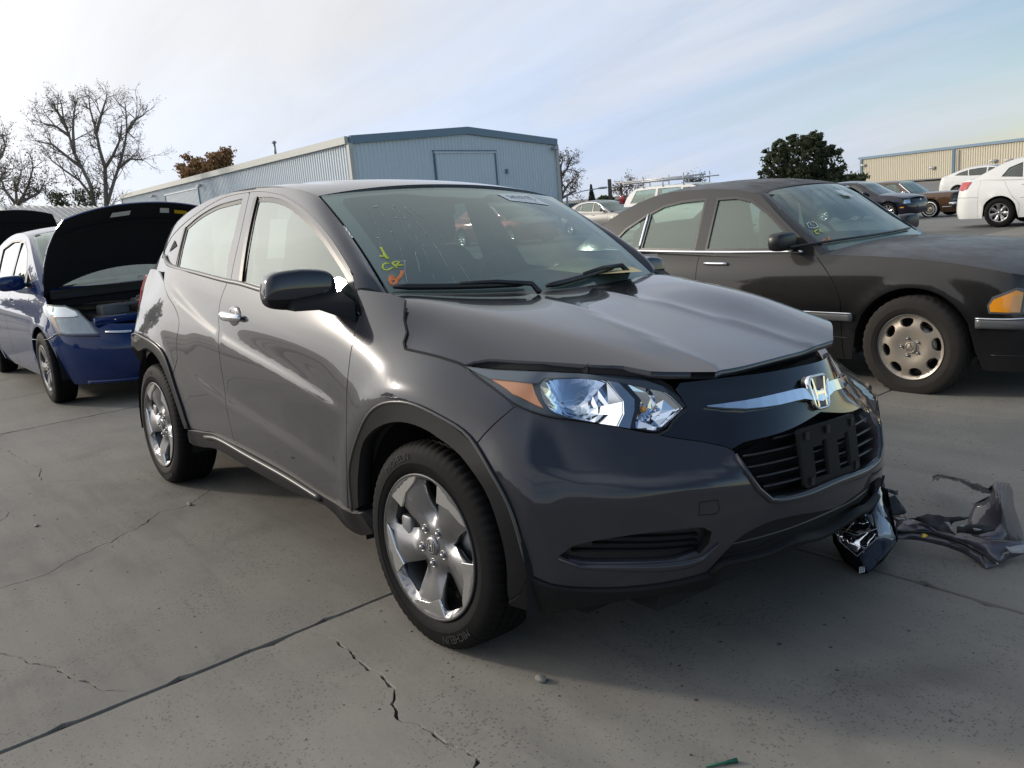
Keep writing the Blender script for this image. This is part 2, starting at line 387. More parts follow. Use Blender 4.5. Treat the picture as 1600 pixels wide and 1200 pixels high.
def panel(name, S, out, mat, parent=None, holes=(), grid=.04, off=0.0, thick=.012, gap=.0025, mirror=False, side=-1, fmats=None, dens=.025, back=False):
    """a sheet cut from surface S: outline and holes in (a, b); the rim turns inwards by `thick`"""
    out = np.array(out, float)
    if gap: out = inset(out, gap)
    elif area2(out) < 0: out = out[::-1]
    hs = [np.array(h, float) for h in holes]; hs = [h if area2(h) < 0 else h[::-1] for h in hs]
    lo, hi = out.min(0), out.max(0); ga, gb = (grid if hasattr(grid, '__len__') else (grid, grid))
    gx = np.arange(lo[0] + ga / 2, hi[0], ga); gy = np.arange(lo[1] + gb / 2, hi[1], gb)
    G = np.stack(np.meshgrid(gx, gy, indexing='ij'), -1).reshape(-1, 2)
    if len(G):
        k = pip(out, G) & (pdist(out, G) > .3 * min(ga, gb))
        for h in hs: k &= ~pip(h, G) & (pdist(h, G) > .3 * min(ga, gb))
        G = G[k]
    pts = [out] + hs + ([G] if len(G) else []); allp = np.vstack(pts); E = []; k = 0
    for r in [out] + hs:
        n = len(r); E += [(k + i, k + (i + 1) % n) for i in range(n)]; k += n
    nb = k
    vo, eo, fo, ov, oe, of = delaunay_2d_cdt([Vector(p) for p in allp], E, [], 0, 1e-6, True)
    q = np.array([tuple(v) for v in vo]); tri = np.array([f for f in fo if len(f) == 3]); c = q[tri].mean(1)
    keep = pip(out, c)
    for h in hs: keep &= ~pip(h, c)
    tri = tri[keep]
    P = S.P(q); N = S.Nn(q); P = P + N * off
    # orient
    if len(tri):
        fn = np.cross(P[tri[:, 1]] - P[tri[:, 0]], P[tri[:, 2]] - P[tri[:, 0]])
        flip = (fn * N[tri].mean(1)).sum(1) < 0; tri[flip] = tri[flip][:, ::-1]
    V = list(P); F = [tuple(t) for t in tri]; Nm = list(N)
    if thick > 0:
        from collections import Counter
        ec = Counter(); de = {}
        for t in tri:
            for a, b in ((t[0], t[1]), (t[1], t[2]), (t[2], t[0])): ec[(min(a, b), max(a, b))] += 1; de[(min(a, b), max(a, b))] = (a, b)
        for kx, cnt in ec.items():
            if cnt != 1: continue
            a, b = de[kx]; pa, pb = P[a], P[b]; n = len(V)
            tn = np.cross(pb - pa, (N[a] + N[b]) / 2); tn /= np.linalg.norm(tn) + 1e-12
            V += [pa, pb, pb - N[b] * thick, pa - N[a] * thick]; Nm += [tn * .6 + N[a] * .8, tn * .6 + N[b] * .8, tn, tn]; F.append((n + 1, n, n + 3, n + 2))
    V = np.array(V); Nm = np.array(Nm); used = np.zeros(len(V), bool)
    for f in F: used[list(f)] = True
    mp = np.cumsum(used) - 1; F = [tuple(mp[list(f)]) for f in F]; V = V[used]; Nm = Nm[used]
    def mk(nm, V, F, Nm): return mesh_obj(nm, V, F, mat, parent, normals=Nm)
    s = np.array([1, side, 1])
    if side < 0: F = [f[::-1] for f in F]
    o = mk(name, V * s, F, Nm * s)
    if mirror:
        s2 = np.array([1, -side, 1]); F2 = [f[::-1] for f in F]
        return o, mk(name, V * s2, F2, Nm * s2)
    return o
def ribbon(name, S, line, wid, mat, parent=None, off=.004, hgt=.006, mirror=False, side=-1, taper=False, rnd=True):
    """a raised moulding that follows a line of (a, b) points on a surface"""
    L = np.array(cat(line, .03)); P = S.P(L); N = S.Nn(L); T = np.gradient(P, axis=0); T /= np.linalg.norm(T, axis=1)[:, None] + 1e-12
    B = np.cross(N, T); n = len(L); w = np.full(n, wid) if not hasattr(wid, '__len__') else np.interp(np.linspace(0, 1, n), np.linspace(0, 1, len(wid)), wid)
    if taper: t = np.linspace(0, 1, n); w = w * np.clip(np.minimum(t, 1 - t) * 8, .05, 1)
    prof = [(-.5, 0), (-.42, .7), (-.2, 1), (.2, 1), (.42, .7), (.5, 0)] if rnd else [(-.5, 0), (-.5, 1), (.5, 1), (.5, 0)]
    V = []; 
    for i in range(n):
        for (a, h) in prof: V.append(P[i] + B[i] * a * w[i] + N[i] * (off + h * hgt))
    m = len(prof); F = [(i * m + j, i * m + j + 1, (i + 1) * m + j + 1, (i + 1) * m + j) for i in range(n - 1) for j in range(m - 1)]
    F += [tuple(range(m)), tuple((n - 1) * m + j for j in range(m))[::-1]]
    b = MB(); b.add(np.array(V) * [1, side, 1], F, rnd); o = b.build(name, mat, parent)
    if mirror:
        b = MB(); b.add(np.array(V) * [1, -side, 1], F, rnd); return o, b.build(name, mat, parent)
    return o
_tx = {}
def text_geo(s, size=1.0, extrude=0.0, res=2, bold=0.0):
    cu = bpy.data.curves.new('t', 'FONT'); cu.body = s; cu.size = size; cu.extrude = extrude; cu.resolution_u = res; cu.align_x = 'CENTER'; cu.align_y = 'CENTER'; cu.offset = bold
    o = bpy.data.objects.new('t', cu); COL.objects.link(o)
    dg = bpy.context.evaluated_depsgraph_get(); me = o.evaluated_get(dg).to_mesh()
    V = np.array([tuple(v.co) for v in me.vertices]).reshape(-1, 3); F = [tuple(p.vertices) for p in me.polygons]
    o.evaluated_get(dg).to_mesh_clear(); bpy.data.objects.remove(o); bpy.data.curves.remove(cu); return V, F
# ================================================================== the grey crossover (near side is its right side, w > 0)
LEAN = -math.atan(.061650662); PIV = np.array([0, -.82, 0.])
RX = np.array([[1, 0, 0], [0, math.cos(LEAN), -math.sin(LEAN)], [0, math.sin(LEAN), math.cos(LEAN)]])
def hero_local(P): return (np.asarray(P) - PIV) @ RX + PIV
HM = Matrix.Translation(Vector(PIV)) @ Matrix.Rotation(LEAN, 4, 'X') @ Matrix.Translation(Vector(-PIV))
MH = MW @ RX; CH = hero_local(CAMW)
def ray_local(x, y):
    d = MH.T @ np.array([(x - 800) / FPX, (y - 600) / FPX, 1.0]); f = np.array([1, -1, 1.]); return CH * f, d * f   # in (x, w, z)
def PX(S, pts): 
    return [S.hit(*ray_local(*p)) for p in pts]
ZR = np.array([.15, .22, .30, .40, .50, .58, .63, .70, .78, .85, .91, .97, 1.04, 1.12, 1.20, 1.30])
def zrow(pts): f = nspline([p[0] for p in pts], [p[1] for p in pts]); return f(ZR)
def colx(s, x, pts): return (s, np.full(16, float(x)), zrow(pts))
def colw(s, w, xs): return (s, np.interp(ZR, ZR[:len(xs)], xs) - np.clip(ZR - ZR[len(xs) - 1], 0, 1) * 1.1, np.full(16, float(w)) - np.clip(ZR - .97, 0, 1) * (.6 if w > .1 else 0))
def colxw(s, P): f = nspline([p[0] for p in P], [p[1:] for p in P])(ZR); return (s, f[:, 0], f[:, 1])
lowr = [(.15, .74), (.22, .795), (.30, .838)]
cols = [
 (-3.95, np.interp(ZR, [.15, .5, .9, 1.3], [-3.30, -3.36, -3.30, -3.1]), np.full(16, -.3)),
 (-3.65, np.interp(ZR, [.15, .5, .9, 1.3], [-3.34, -3.41, -3.33, -3.15]), np.full(16, 0.)),
 (-3.40, np.interp(ZR, [.15, .5, .9, 1.3], [-3.31, -3.38, -3.30, -3.1]), np.full(16, .28)),
 (-3.20, np.interp(ZR, [.15, .5, .9, 1.3], [-3.25, -3.30, -3.23, -3.04]), np.interp(ZR, [.15, .5, .9, 1.3], [.45, .53, .53, .47])),
 (-3.05, np.interp(ZR, [.15, .5, .9, 1.3], [-3.13, -3.17, -3.11, -2.98]), np.interp(ZR, [.15, .5, .9, 1.3], [.62, .705, .70, .60])),
 (-2.90, np.interp(ZR, [.15, .5, .9, 1.3], [-2.96, -2.98, -2.94, -2.88]), np.interp(ZR, [.15, .5, .75, .9, 1.12, 1.3], [.74, .825, .835, .815, .75, .665])),
 colx(-2.70, -2.72, [(.15, .78), (.50, .868), (.63, .880), (.78, .878), (.85, .872), (.91, .858), (.97, .840), (1.04, .812), (1.12, .778), (1.20, .740), (1.30, .69)]),
 colx(-2.40, -2.40, [(.15, .78), (.50, .876), (.63, .886), (.78, .888), (.85, .886), (.91, .878), (.97, .865), (1.04, .842), (1.12, .810), (1.20, .774), (1.30, .725)]),
 colx(-2.00, -2.00, lowr + [(.40, .862), (.50, .870), (.63, .877), (.78, .881), (.85, .879), (.91, .872), (.97, .860), (1.04, .840), (1.12, .812), (1.20, .778), (1.30, .73)]),
 colx(-1.50, -1.50, lowr + [(.40, .856), (.50, .863), (.63, .869), (.78, .875), (.85, .872), (.91, .866), (.97, .854), (1.04, .835), (1.12, .809), (1.20, .776), (1.30, .73)]),
 colx(-0.95, -.95, lowr + [(.40, .855), (.50, .861), (.63, .866), (.78, .871), (.85, .867), (.91, .860), (.97, .847), (1.04, .825), (1.12, .795), (1.20, .76), (1.30, .71)]),
 colx(-0.50, -.50, lowr + [(.40, .855), (.50, .861), (.63, .867), (.78, .871), (.85, .863), (.91, .852), (.97, .834), (1.04, .803), (1.12, .758), (1.20, .70), (1.30, .62)]),
 colx(-0.20, -.20, lowr + [(.40, .862), (.50, .869), (.63, .877), (.78, .874), (.85, .860), (.91, .835), (.97, .796), (1.04, .735), (1.12, .65), (1.20, .55), (1.30, .42)]),
 colx(0.00, 0.0, lowr + [(.40, .866), (.50, .874), (.63, .883), (.70, .882), (.78, .871), (.85, .844), (.91, .800), (.97, .735), (1.04, .64), (1.12, .52), (1.20, .40), (1.30, .24)]),
 colx(0.15, .15, [(.15, .75), (.22, .81), (.30, .852), (.40, .868), (.50, .876), (.63, .878), (.70, .868), (.78, .842), (.85, .800), (.91, .740), (.97, .66), (1.04, .56), (1.12, .44), (1.20, .32), (1.30, .16)]),
 colx(0.30, .30, [(.15, .73), (.22, .79), (.30, .835), (.40, .856), (.50, .862), (.58, .861), (.63, .857), (.70, .832), (.78, .788), (.85, .730), (.91, .655), (.97, .57), (1.04, .46), (1.12, .34), (1.20, .2), (1.30, .05)]),
 colxw(.43, [(.15, .34, .70), (.22, .39, .755), (.30, .42, .805), (.40, .425, .822), (.50, .428, .826), (.63, .418, .818), (.70, .402, .795), (.78, .372, .747), (.85, .352, .688), (.91, .345, .615), (.97, .330, .540), (1.30, .30, .02)]),
 colxw(.57, [(.15, .36, .70), (.22, .45, .74), (.30, .505, .75), (.40, .530, .75), (.50, .532, .75), (.63, .516, .75), (.70, .475, .738), (.78, .428, .702), (.85, .402, .648), (.91, .376, .588), (.97, .345, .525), (1.30, .30, 0)]),
 colxw(.70, [(.15, .43, .64), (.22, .535, .66), (.30, .60, .66), (.40, .630, .66), (.50, .634, .66), (.63, .617, .66), (.70, .552, .655), (.78, .490, .632), (.85, .447, .600), (.91, .405, .560), (.97, .360, .510), (1.30, .30, -.02)]),
 colw(.87, .54, [.52, .62, .695, .735, .74, .738, .725, .65, .565, .505, .44, .37]),
 colw(1.03, .40, [.58, .68, .755, .803, .818, .815, .803, .745, .660, .615, .565, .50]),
 colw(1.23, .20, [.61, .71, .785, .85, .872, .865, .852, .82, .775, .735, .68, .61]),
 colw(1.43, 0.0, [.62, .72, .79, .86, .885, .876, .865, .840, .812, .77, .71, .64]),
 colw(1.63, -.20, [.61, .71, .785, .85, .872, .865, .852, .82, .775, .735, .68, .61]),
 colw(1.83, -.40, [.58, .68, .755, .803, .818, .815, .803, .745, .660, .615, .565, .50]),
 colw(1.99, -.54, [.52, .62, .695, .735, .74, .738, .725, .65, .565, .505, .44, .37]),
]
CS = np.array([c[0] for c in cols]); SC = 1.43
_fx = nspline(CS, np.array([c[1] for c in cols])); _fw = nspline(CS, np.array([c[2] for c in cols]))
GS = np.linspace(-4, 2.2, 249); GZ = np.linspace(.10, 1.34, 125)
_zx = nspline(ZR, _fx(GS).T)(GZ); _zw = nspline(ZR, _fw(GS).T)(GZ)      # (nz, ns)
def bic(G, s, z):
    """bicubic (Catmull-Rom) lookup on the dense grid"""
    s = (np.asarray(s, float) - GS[0]) / (GS[1] - GS[0]); z = (np.asarray(z, float) - GZ[0]) / (GZ[1] - GZ[0])
    i = np.clip(s.astype(int), 1, len(GS) - 3); j = np.clip(z.astype(int), 1, len(GZ) - 3); u = s - i; v = z - j
    def w(t): return (-.5 * t + t * t - .5 * t ** 3, 1 - 2.5 * t * t + 1.5 * t ** 3, .5 * t + 2 * t * t - 1.5 * t ** 3, -.5 * t * t + .5 * t ** 3)
    wu, wv = w(u), w(v); r = 0
    for a in range(4):
        for b in range(4): r = r + wv[a] * wu[b] * G[j + a - 1, i + b - 1]
    return r
def sstep(t, a, b): t = np.clip((t - a) / (b - a), 0, 1); return t * t * (3 - 2 * t)
_rz = nspline([-2.6, -2.3, -1.95, -1.55, -1.25, -.95, -.70, -.50, -.3], [1.165, 1.09, .99, .895, .845, .80, .757, .722, .69])
_rz2 = nspline([-2.1, -1.9, -1.55, -1.0, -.6, -.3], [.71, .675, .61, .535, .475, .44])
def ringf(s, z):
    s = np.asarray(s, float); z = np.asarray(z, float); x = bic(_zx, s, z); w = bic(_zw, s, z)
    t = z - _rz(np.clip(s, -2.6, -.3)); m = sstep(s, -2.45, -2.1) * (1 - sstep(s, -.62, -.36))
    A = .0095 * m
    w = w - A * sstep(t, -.022, .022) * (1 - sstep(t, .03, .16))
    t2 = z - _rz2(np.clip(s, -2.1, -.3)); m2 = sstep(s, -2.0, -1.8) * (1 - sstep(s, -.6, -.40))
    w = w - .0065 * m2 * sstep(t2, -.03, .035) * (1 - sstep(t2, .06, .25))
    # wheel arch flares
    for cx, r0 in ((0.03, .50), (-2.60, .50)):
        rr = np.sqrt((s - cx) ** 2 + (z - .31) ** 2); w = w + .012 * np.exp(-((rr - r0 - .02) / .055) ** 2) * (z > .3) * (np.abs(s - cx) < .9)
    # bumper: crisp shoulder
    sm_ = np.where(s > SC, 2 * SC - s, s); zb = np.interp(sm_, [.46, .55, .62, .80, .96, 1.04, 1.10], [.668, .640, .624, .612, .618, .632, .668]); mb_ = sstep(sm_, .46, .62) * (1 - sstep(sm_, 1.03, 1.12))
    d_ = .024 * mb_ * sstep(z, zb - .006, zb + .026) * (1 - sstep(z, zb + .035, zb + .17)); x = x - d_ * .8; w = w - d_ * .5 * np.sign(w)
    return np.stack([x, w, z + 0 * x], -1)
RING = Surf(ringf, (-3.65, 1.95), (.15, 1.30), 190, 70, 1)
_n = RING.Nn(np.array([-1.2, .7]));  RING.sign = 1 if _n[1] > 0 else -1
_wb = nspline([-3.3, -3.0, -2.7, -2.3, -1.8, -1.2, -.75, -.45, -.2, 0], [.66, .735, .785, .818, .828, .825, .812, .785, .745, .70])
def gf(x, z):
    x = np.asarray(x, float); z = np.asarray(z, float); t = z - 1.05
    return np.stack([x, _wb(x) - .33 * t - .24 * np.clip(t, 0, 1) ** 2, z], -1)
SIDEG = Surf(gf, (-3.3, 0), (.95, 1.62), 90, 30, 1)
_n = SIDEG.Nn(np.array([-1.2, 1.2])); SIDEG.sign = 1 if _n[1] > 0 else -1
# windshield: a up the slope 0..1, b across -1..1 (near side +1)
def wsf(a, b):
    a = np.asarray(a, float); b = np.asarray(b, float); q = 1 - b * b
    B = np.stack([-.405 + .135 * q, .690 * b, 1.088 - .028 * q], -1); T = np.stack([-.985 + .045 * q, .628 * b, 1.458 + .040 * q], -1)
    e = (4 * a * (1 - a) * .020)
    return B + (T - B) * a[..., None] + e[..., None] * np.array([.53, 0, .85])
WSH = Surf(wsf, (-.1, 1.1), (-1.1, 1.1), 20, 30, 1)
_n = WSH.Nn(np.array([.5, 0.])); WSH.sign = 1 if _n[2] > 0 else -1
_rw = nspline([-3.2, -2.8, -2.4, -2.0, -1.6, -1.2, -.985, -.6], [.54, .585, .605, .615, .622, .626, .628, .62])
_re = nspline([-3.2, -2.8, -2.4, -2.0, -1.6, -1.2, -.985, -.6], [1.33, 1.425, 1.49, 1.525, 1.532, 1.502, 1.458, 1.33])
_rc = nspline([-3.2, -2.8, -2.4, -2.0, -1.6, -1.2, -.94, -.6], [1.40, 1.475, 1.535, 1.566, 1.570, 1.545, 1.498, 1.40])
def rooff(x, b):
    x = np.asarray(x, float); b = np.asarray(b, float); q = 1 - np.abs(b) ** 2.3; xx = x + .045 * (1 - b * b) * sstep(x, -1.5, -.985)
    sw = .006 * np.exp(-((np.abs(b) - .72) / .05) ** 2) * (1 - sstep(x, -1.4, -1.1))
    return np.stack([xx, _rw(x) * b, _re(x) + (_rc(x) - _re(x)) * q - sw], -1)
ROOF = Surf(rooff, (-3.1, -.9), (-1.05, 1.05), 50, 30, 1)
_n = ROOF.Nn(np.array([-1.6, 0.])); ROOF.sign = 1 if _n[2] > 0 else -1
_hx = np.array([-.75, -.55, -.3, -.2, -.12, 0, .15, .30, .45, .60, .75, .9]); _hw = np.array([0, .25, .45, .6, .7, .76, .82, .88])
_hz = np.array([[1.100, 1.103, 1.112, 1.120, 1.122, 1.112, 1.085, 1.04], [1.085, 1.088, 1.095, 1.101, 1.100, 1.086, 1.050, .99], [1.062, 1.066, 1.072, 1.078, 1.072, 1.050, 1.000, .92], [1.050, 1.053, 1.057, 1.057, 1.042, 1.010, .945, .86], [1.040, 1.042, 1.043, 1.038, 1.014, .976, .910, .82],
                [1.022, 1.023, 1.021, 1.006, .976, .939, .880, .80], [.994, .994, .988, .964, .928, .892, .838, .77], [.963, .963, .953, .922, .883, .848, .80, .74], [.931, .930, .915, .880, .841, .806, .76, .70], [.897, .894, .876, .840, .80, .766, .72, .66], [.858, .854, .835, .80, .76, .726, .68, .62], [.812, .808, .79, .755, .715, .68, .635, .58]])
_hfull = np.concatenate([_hz[:, :0:-1], _hz], 1); _hwf = np.concatenate([-_hw[:0:-1], _hw])
_HG = nspline(_hwf, nspline(_hx, _hfull)(np.linspace(-.75, .9, 56)).T)(np.linspace(-.88, .88, 61))      # (nw, nx)
HC = {'on': False}
def hoodf(x, w):
    x = np.asarray(x, float); w = np.asarray(w, float)
    fx = np.clip((x + .75) / .03, 0, 54.999); fy = np.clip((w + .88) / (1.76 / 60), 0, 59.999); i = fx.astype(int); j = fy.astype(int); u = fx - i; v = fy - j
    i1 = np.minimum(i + 1, 55); j1 = np.minimum(j + 1, 60)
    def g(jj, ii): return _HG[np.clip(jj, 0, 60), np.clip(ii, 0, 55)]
    def cr(a, b, c, d, t): return .5 * (2 * b + (c - a) * t + (2 * a - 5 * b + 4 * c - d) * t * t + (3 * b - a - 3 * c + d) * t ** 3)
    z = cr(*[cr(g(j + k, i - 1), g(j + k, i), g(j + k, i + 1), g(j + k, i + 2), u) for k in (-1, 0, 1, 2)], v)
    t1 = w - (.185 + .12 * x); z = z + .0055 * np.exp(-np.sqrt(t1 ** 2 + .00003) / .045)
    t1 = -w - (.185 + .12 * x); z = z + .0055 * np.exp(-np.sqrt(t1 ** 2 + .00003) / .045)
    for sg in (1, -1): t2 = sg * w - (.62 - .36 * (x + .25)); z = z + .002 * np.exp(-(t2 / .08) ** 2) * sstep(x, -.5, -.2) * (1 - .9 * sstep(x, .1, .6))
    z = z + .085 * sstep(-w, .15, .8) * sstep(x, -.45, .25)
    if HC['on']:
        dz = np.interp(x, HC['x'], HC['dz']); ww = np.interp(x, HC['x'], HC['w']); z = z + dz * np.exp(-((np.abs(w) - ww) / .26) ** 2)
    return np.stack([x, w, z], -1)
HOOD = Surf(hoodf, (-.7, .85), (-.85, .85), 50, 50, 1)
_n = HOOD.Nn(np.array([0., 0.])); HOOD.sign = 1 if _n[2] > 0 else -1
def build_hero():
    R = thing('crossover_car', 'dark grey metallic crossover in the foreground with cracked marked windshield and chrome grille bar', 'car', mat=HM, group='vehicles parked on the lot')
    pm = M['hero']
    # ---------------- outlines on the ring (near side)
    def A(pts): return [tuple(q) for q in PX(RING, pts)]
    def G(pts): return [tuple(q) for q in PX(SIDEG, pts)]
    archF = A([(552, 797), (548, 760), (549, 722), (559, 680), (579, 645), (603, 631), (630, 628), (657, 636), (697, 656), (730, 682), (745, 697), (763, 725), (790, 775), (810, 826), (823, 877), (828, 898)])
    archR_in = A([(296, 670), (287, 645), (278, 616), (269, 586), (255, 551), (240, 534), (225, 527), (213, 533)])
    # mirror the rest of the rear arch around its axle
    ar = [tuple(p) for p in archR_in]; rest = [(-5.205 - p[0], p[1]) for p in ar[::-1] if -5.205 - p[0] < ar[-1][0] - .05]
    archR = ar + rest
    cut_dF = A([(564, 492), (555, 520), (549, 545), (545, 575), (542, 610), (541, 680), (542, 740), (544, 793)])
    cut_B = A([(355, 442), (345, 467), (341.5, 500), (341, 530), (345, 572), (352, 615), (357, 652), (364, 682), (368, 694)])
    sill = A([(552, 799), (540, 793), (513, 776), (450, 736), (390, 703), (368, 692), (336, 677), (318, 674), (297, 671)])
    belt = A([(262, 417), (276, 420), (305, 426), (350, 437), (377, 444), (409, 454), (470, 469), (520, 482), (553, 491)])
    cut_R = A([(259, 414), (256, 440), (262, 462), (274, 482), (280, 505), (276, 530), (277, 560)])
    hs = A([(634, 470), (632, 500), (636, 520), (631, 535), (633, 545), (650, 549), (680, 556), (716, 567), (722, 569)])
    fb = A([(745, 693), (757, 678), (775, 660), (803, 636)])
    hlow = A([(722, 569), (760, 600), (803, 634), (850, 652), (900, 660), (960, 668), (1030, 679)])
    k = lambda L: [tuple(p) for p in L]
    def near(L, p): d = [np.hypot(q[0] - p[0], q[1] - p[1]) for q in L]; return int(np.argmin(d))
    # fender
    af = k(archF); iT = near(af, fb[0]); fp = af[0]
    iB = near(cut_dF, fp)
    fend_top = A([(557, 451), (590, 455), (611, 458), (634, 466)])
    out = loop(k(cut_dF)[::-1][1:], [cut_dF[0], A([(560, 470)])[0], fend_top[0]], fend_top, [fend_top[-1]] + hs, hlow[:3], k(fb)[::-1], af[:iT + 1][::-1], [af[0], cut_dF[-1]])
    panel('front_fender', RING, out, pm, R, mirror=False, grid=.035)
    outm = out.copy()
    # far side: only the inner structure of the torn front corner remains; the rest of that side is whole
    # doors
    b = k(belt); iBb = near(b, cut_B[0]); s = k(sill); iSb = near(s, cut_B[-1])
    fd = loop(b[iBb:] + [cut_dF[0]], cut_dF[:], [cut_dF[-1], s[1]], s[1:iSb + 1], k(cut_B)[::-1])
    panel('front_door', RING, fd, pm, R, mirror=True, grid=(.05, .012))
    iA = near(ar, cut_R[-1])
    rd = loop([cut_R[0]] + b[1:iBb + 1], k(cut_B), s[iSb:-1], [s[-2], ar[0]], ar[:iA + 1], [ar[iA], cut_R[-1]], k(cut_R)[::-1])
    panel('rear_door', RING, rd, pm, R, mirror=True, grid=(.05, .012))
    # quarter and rear bumper wrap
    qt = A([(256, 398), (262, 372), (272, 352)])
    q = loop(k(cut_R)[1:], [cut_R[-1], ar[iA]], archR[iA:], [archR[-1], (-3.02, .42), (-3.03, .60)], [(-3.03, .60), (-3.06, .85), (-3.05, 1.0), (-3.03, 1.08), (-2.98, 1.135), (-2.91, 1.168)], [(-2.91, 1.168), (-2.65, 1.168), cut_R[1]])
    rp_ = loop([(-2.33, 1.165), (-2.62, 1.155), (-2.91, 1.16)], [(-2.91, 1.16), (-2.84, 1.20), (-2.76, 1.26), (-2.70, 1.33), (-2.66, 1.40)], [(-2.66, 1.40), (-2.62, 1.38), (-2.58, 1.35)], [(-2.58, 1.35), (-2.50, 1.27), (-2.43, 1.21), (-2.33, 1.165)])
    panel('rear_pillar', SIDEG, rp_, pm, R, off=-.004, mirror=True, grid=.05)
    panel('quarter_panel', RING, q, pm, R, mirror=True, grid=.04)
    rb = loop([archR[-1], (-3.02, .42), (-3.03, .60)], [(-3.03, .60), (-3.65, .62)], [(-3.65, .62), (-3.65, .30)], [(-3.65, .30), (-3.0, .30), archR[-1]])
    rb2 = [(p[0], p[1]) for p in rb]
    full = loop([archR[-1], (-3.02, .42), (-3.03, .62)], [(-3.03, .62), (-3.645, .64)], [(-3.645, .64), (-3.645, .28)], [(-3.645, .28), (-3.05, .28), archR[-1]])
    panel('rear_bumper', RING, full, pm, R, mirror=True, grid=.06)
    tg = loop([(-3.07, .66), (-3.645, .66)], [(-3.645, .66), (-3.645, 1.05)], [(-3.645, 1.05), (-3.12, 1.05)], [(-3.12, 1.05), (-3.07, .66)])
    panel('tailgate', RING, tg, pm, R, mirror=True, grid=.07)
    tl = loop(A([(216, 428), (222, 433), (222, 455), (216, 478), (213, 486), (208, 470), (209, 440)]), [A([(209, 440)])[0], (-3.12, 1.12), A([(216, 428)])[0]])
    panel('tail_lamp', RING, [( -2.90, 1.13), (-2.86, 1.05), (-2.93, .95), (-3.02, .90), (-3.2, .93), (-3.3, 1.0), (-3.2, 1.1), (-3.0, 1.15)], M['red_lens'], R, off=.012, thick=.03, mirror=True, grid=.05)
    # ---------------- cladding
    ai = A([(563, 793), (562, 753), (567, 703), (579, 679), (601, 664), (630, 660), (661, 669), (688, 686), (722, 714), (757, 762), (780, 822), (793, 887), (797, 937)])
    lipo = A([(828, 898), (830, 906)]); 
    cl = loop([af[0]] + af[1:], [af[-1], A([(815, 925)])[0], ai[-1]], k(ai)[::-1], [ai[0], af[0]])
    panel('arch_cladding', RING, cl, M['black_plastic'], R, off=.007, thick=.05, mirror=True, grid=.05)
    ribbon('cladding_highlight', RING, [(p[0], p[1]) for p in af][::2], .010, simple_mats['belt'], R, off=.005, hgt=.005, mirror=True)  # lighter grey ribbons added to draw the highlight along the arch edges
    ribbon('cladding_highlight', RING, [(p[0], p[1]) for p in archR][::2], .010, simple_mats['belt'], R, off=.005, hgt=.005, mirror=True)
    cxr, czr = -2.6025, .33
    rin = [(cxr + (p[0] - cxr) * .88, czr + (p[1] - czr) * .88) for p in archR]
    cl = loop(archR, [archR[-1], rin[-1]], rin[::-1], [rin[0], archR[0]])
    panel('arch_cladding', RING, cl, M['black_plastic'], R, off=.007, thick=.05, mirror=True, grid=.05)
    sl = A([(588, 832), (567, 834), (545, 822), (516, 792), (450, 762), (390, 729), (343, 702), (320, 698), (306, 695), (299, 690)])
    cl = loop(k(sill), [sill[-1], ar[0], sl[-1]], k(sl)[::-1], [sl[0], A([(566, 800)])[0], sill[0]])
    panel('side_sill', RING, cl, M['black_plastic'], R, off=.010, thick=.06, mirror=True, grid=.04)
    ribbon('sill_moulding', RING, A([(324, 682), (345, 686), (390, 711), (450, 744), (505, 778)]), .022, M['satin_black'], R, off=.008, hgt=.012, mirror=True)
    # ---------------- bumper
    yb0 = [(SC, .46)]; low = A([(828, 899), (850, 909), (900, 918), (950, 919), (1000, 916), (1060, 907), (1105, 895)])
    low2 = A([(1105, 895), (1125, 872), (1150, 846), (1181, 826), (1230, 809)])
    gl = A([(1207, 775), (1190, 762), (1178, 746), (1162, 724), (1146, 703)])
    gtop = A([(1146, 703), (1132, 697), (1100, 690), (1050, 683), (1030, 679)])
    half = [af[iT + 0]] if False else []
    arc2 = af[iT:]
    nearhalf = loop(list(arc2), low, low2 + yb0, [yb0[0], (SC, .553)], [(SC, .553)] + [(1.25, .548)] + gl[:1], gl, gtop, hlow[::-1][:5] + [hlow[2]], k(fb)[::-1])
    fog = np.array(cat(A([(873, 869), (895, 853), (940, 843), (1000, 834), (1060, 827), (1098, 824), (1112, 831), (1108, 849), (1092, 866), (1060, 877), (980, 881), (910, 880), (873, 869)]), .03))[:-1]
    def mir(P): P = np.array(P); return np.stack([2 * SC - P[:, 0], P[:, 1]], 1)
    # the bumper is one piece across the nose: join near half and its mirror at the centre line
    nh = np.array(nearhalf)
    def join(h):
        onc = np.abs(h[:, 0] - SC) < 1e-6
        i = np.where(onc)[0]; n = len(h)
        # rotate so that centre points are contiguous at the start
        st = i[0]
        for t in i:
            if not onc[(t - 1) % n]: st = t
        r = np.roll(h, -st, 0); nc = int(onc.sum()); keep = r[nc - 1:]; keep = np.vstack([keep, r[:1]])     # from last centre point round to the first
        m = mir(keep)[::-1]; return np.vstack([keep, m[1:-1]])
    bo = join(nh)
    bump = panel('front_bumper', RING, bo, pm, R, holes=[fog, mir(fog)], grid=(.04, .012), thick=.03)
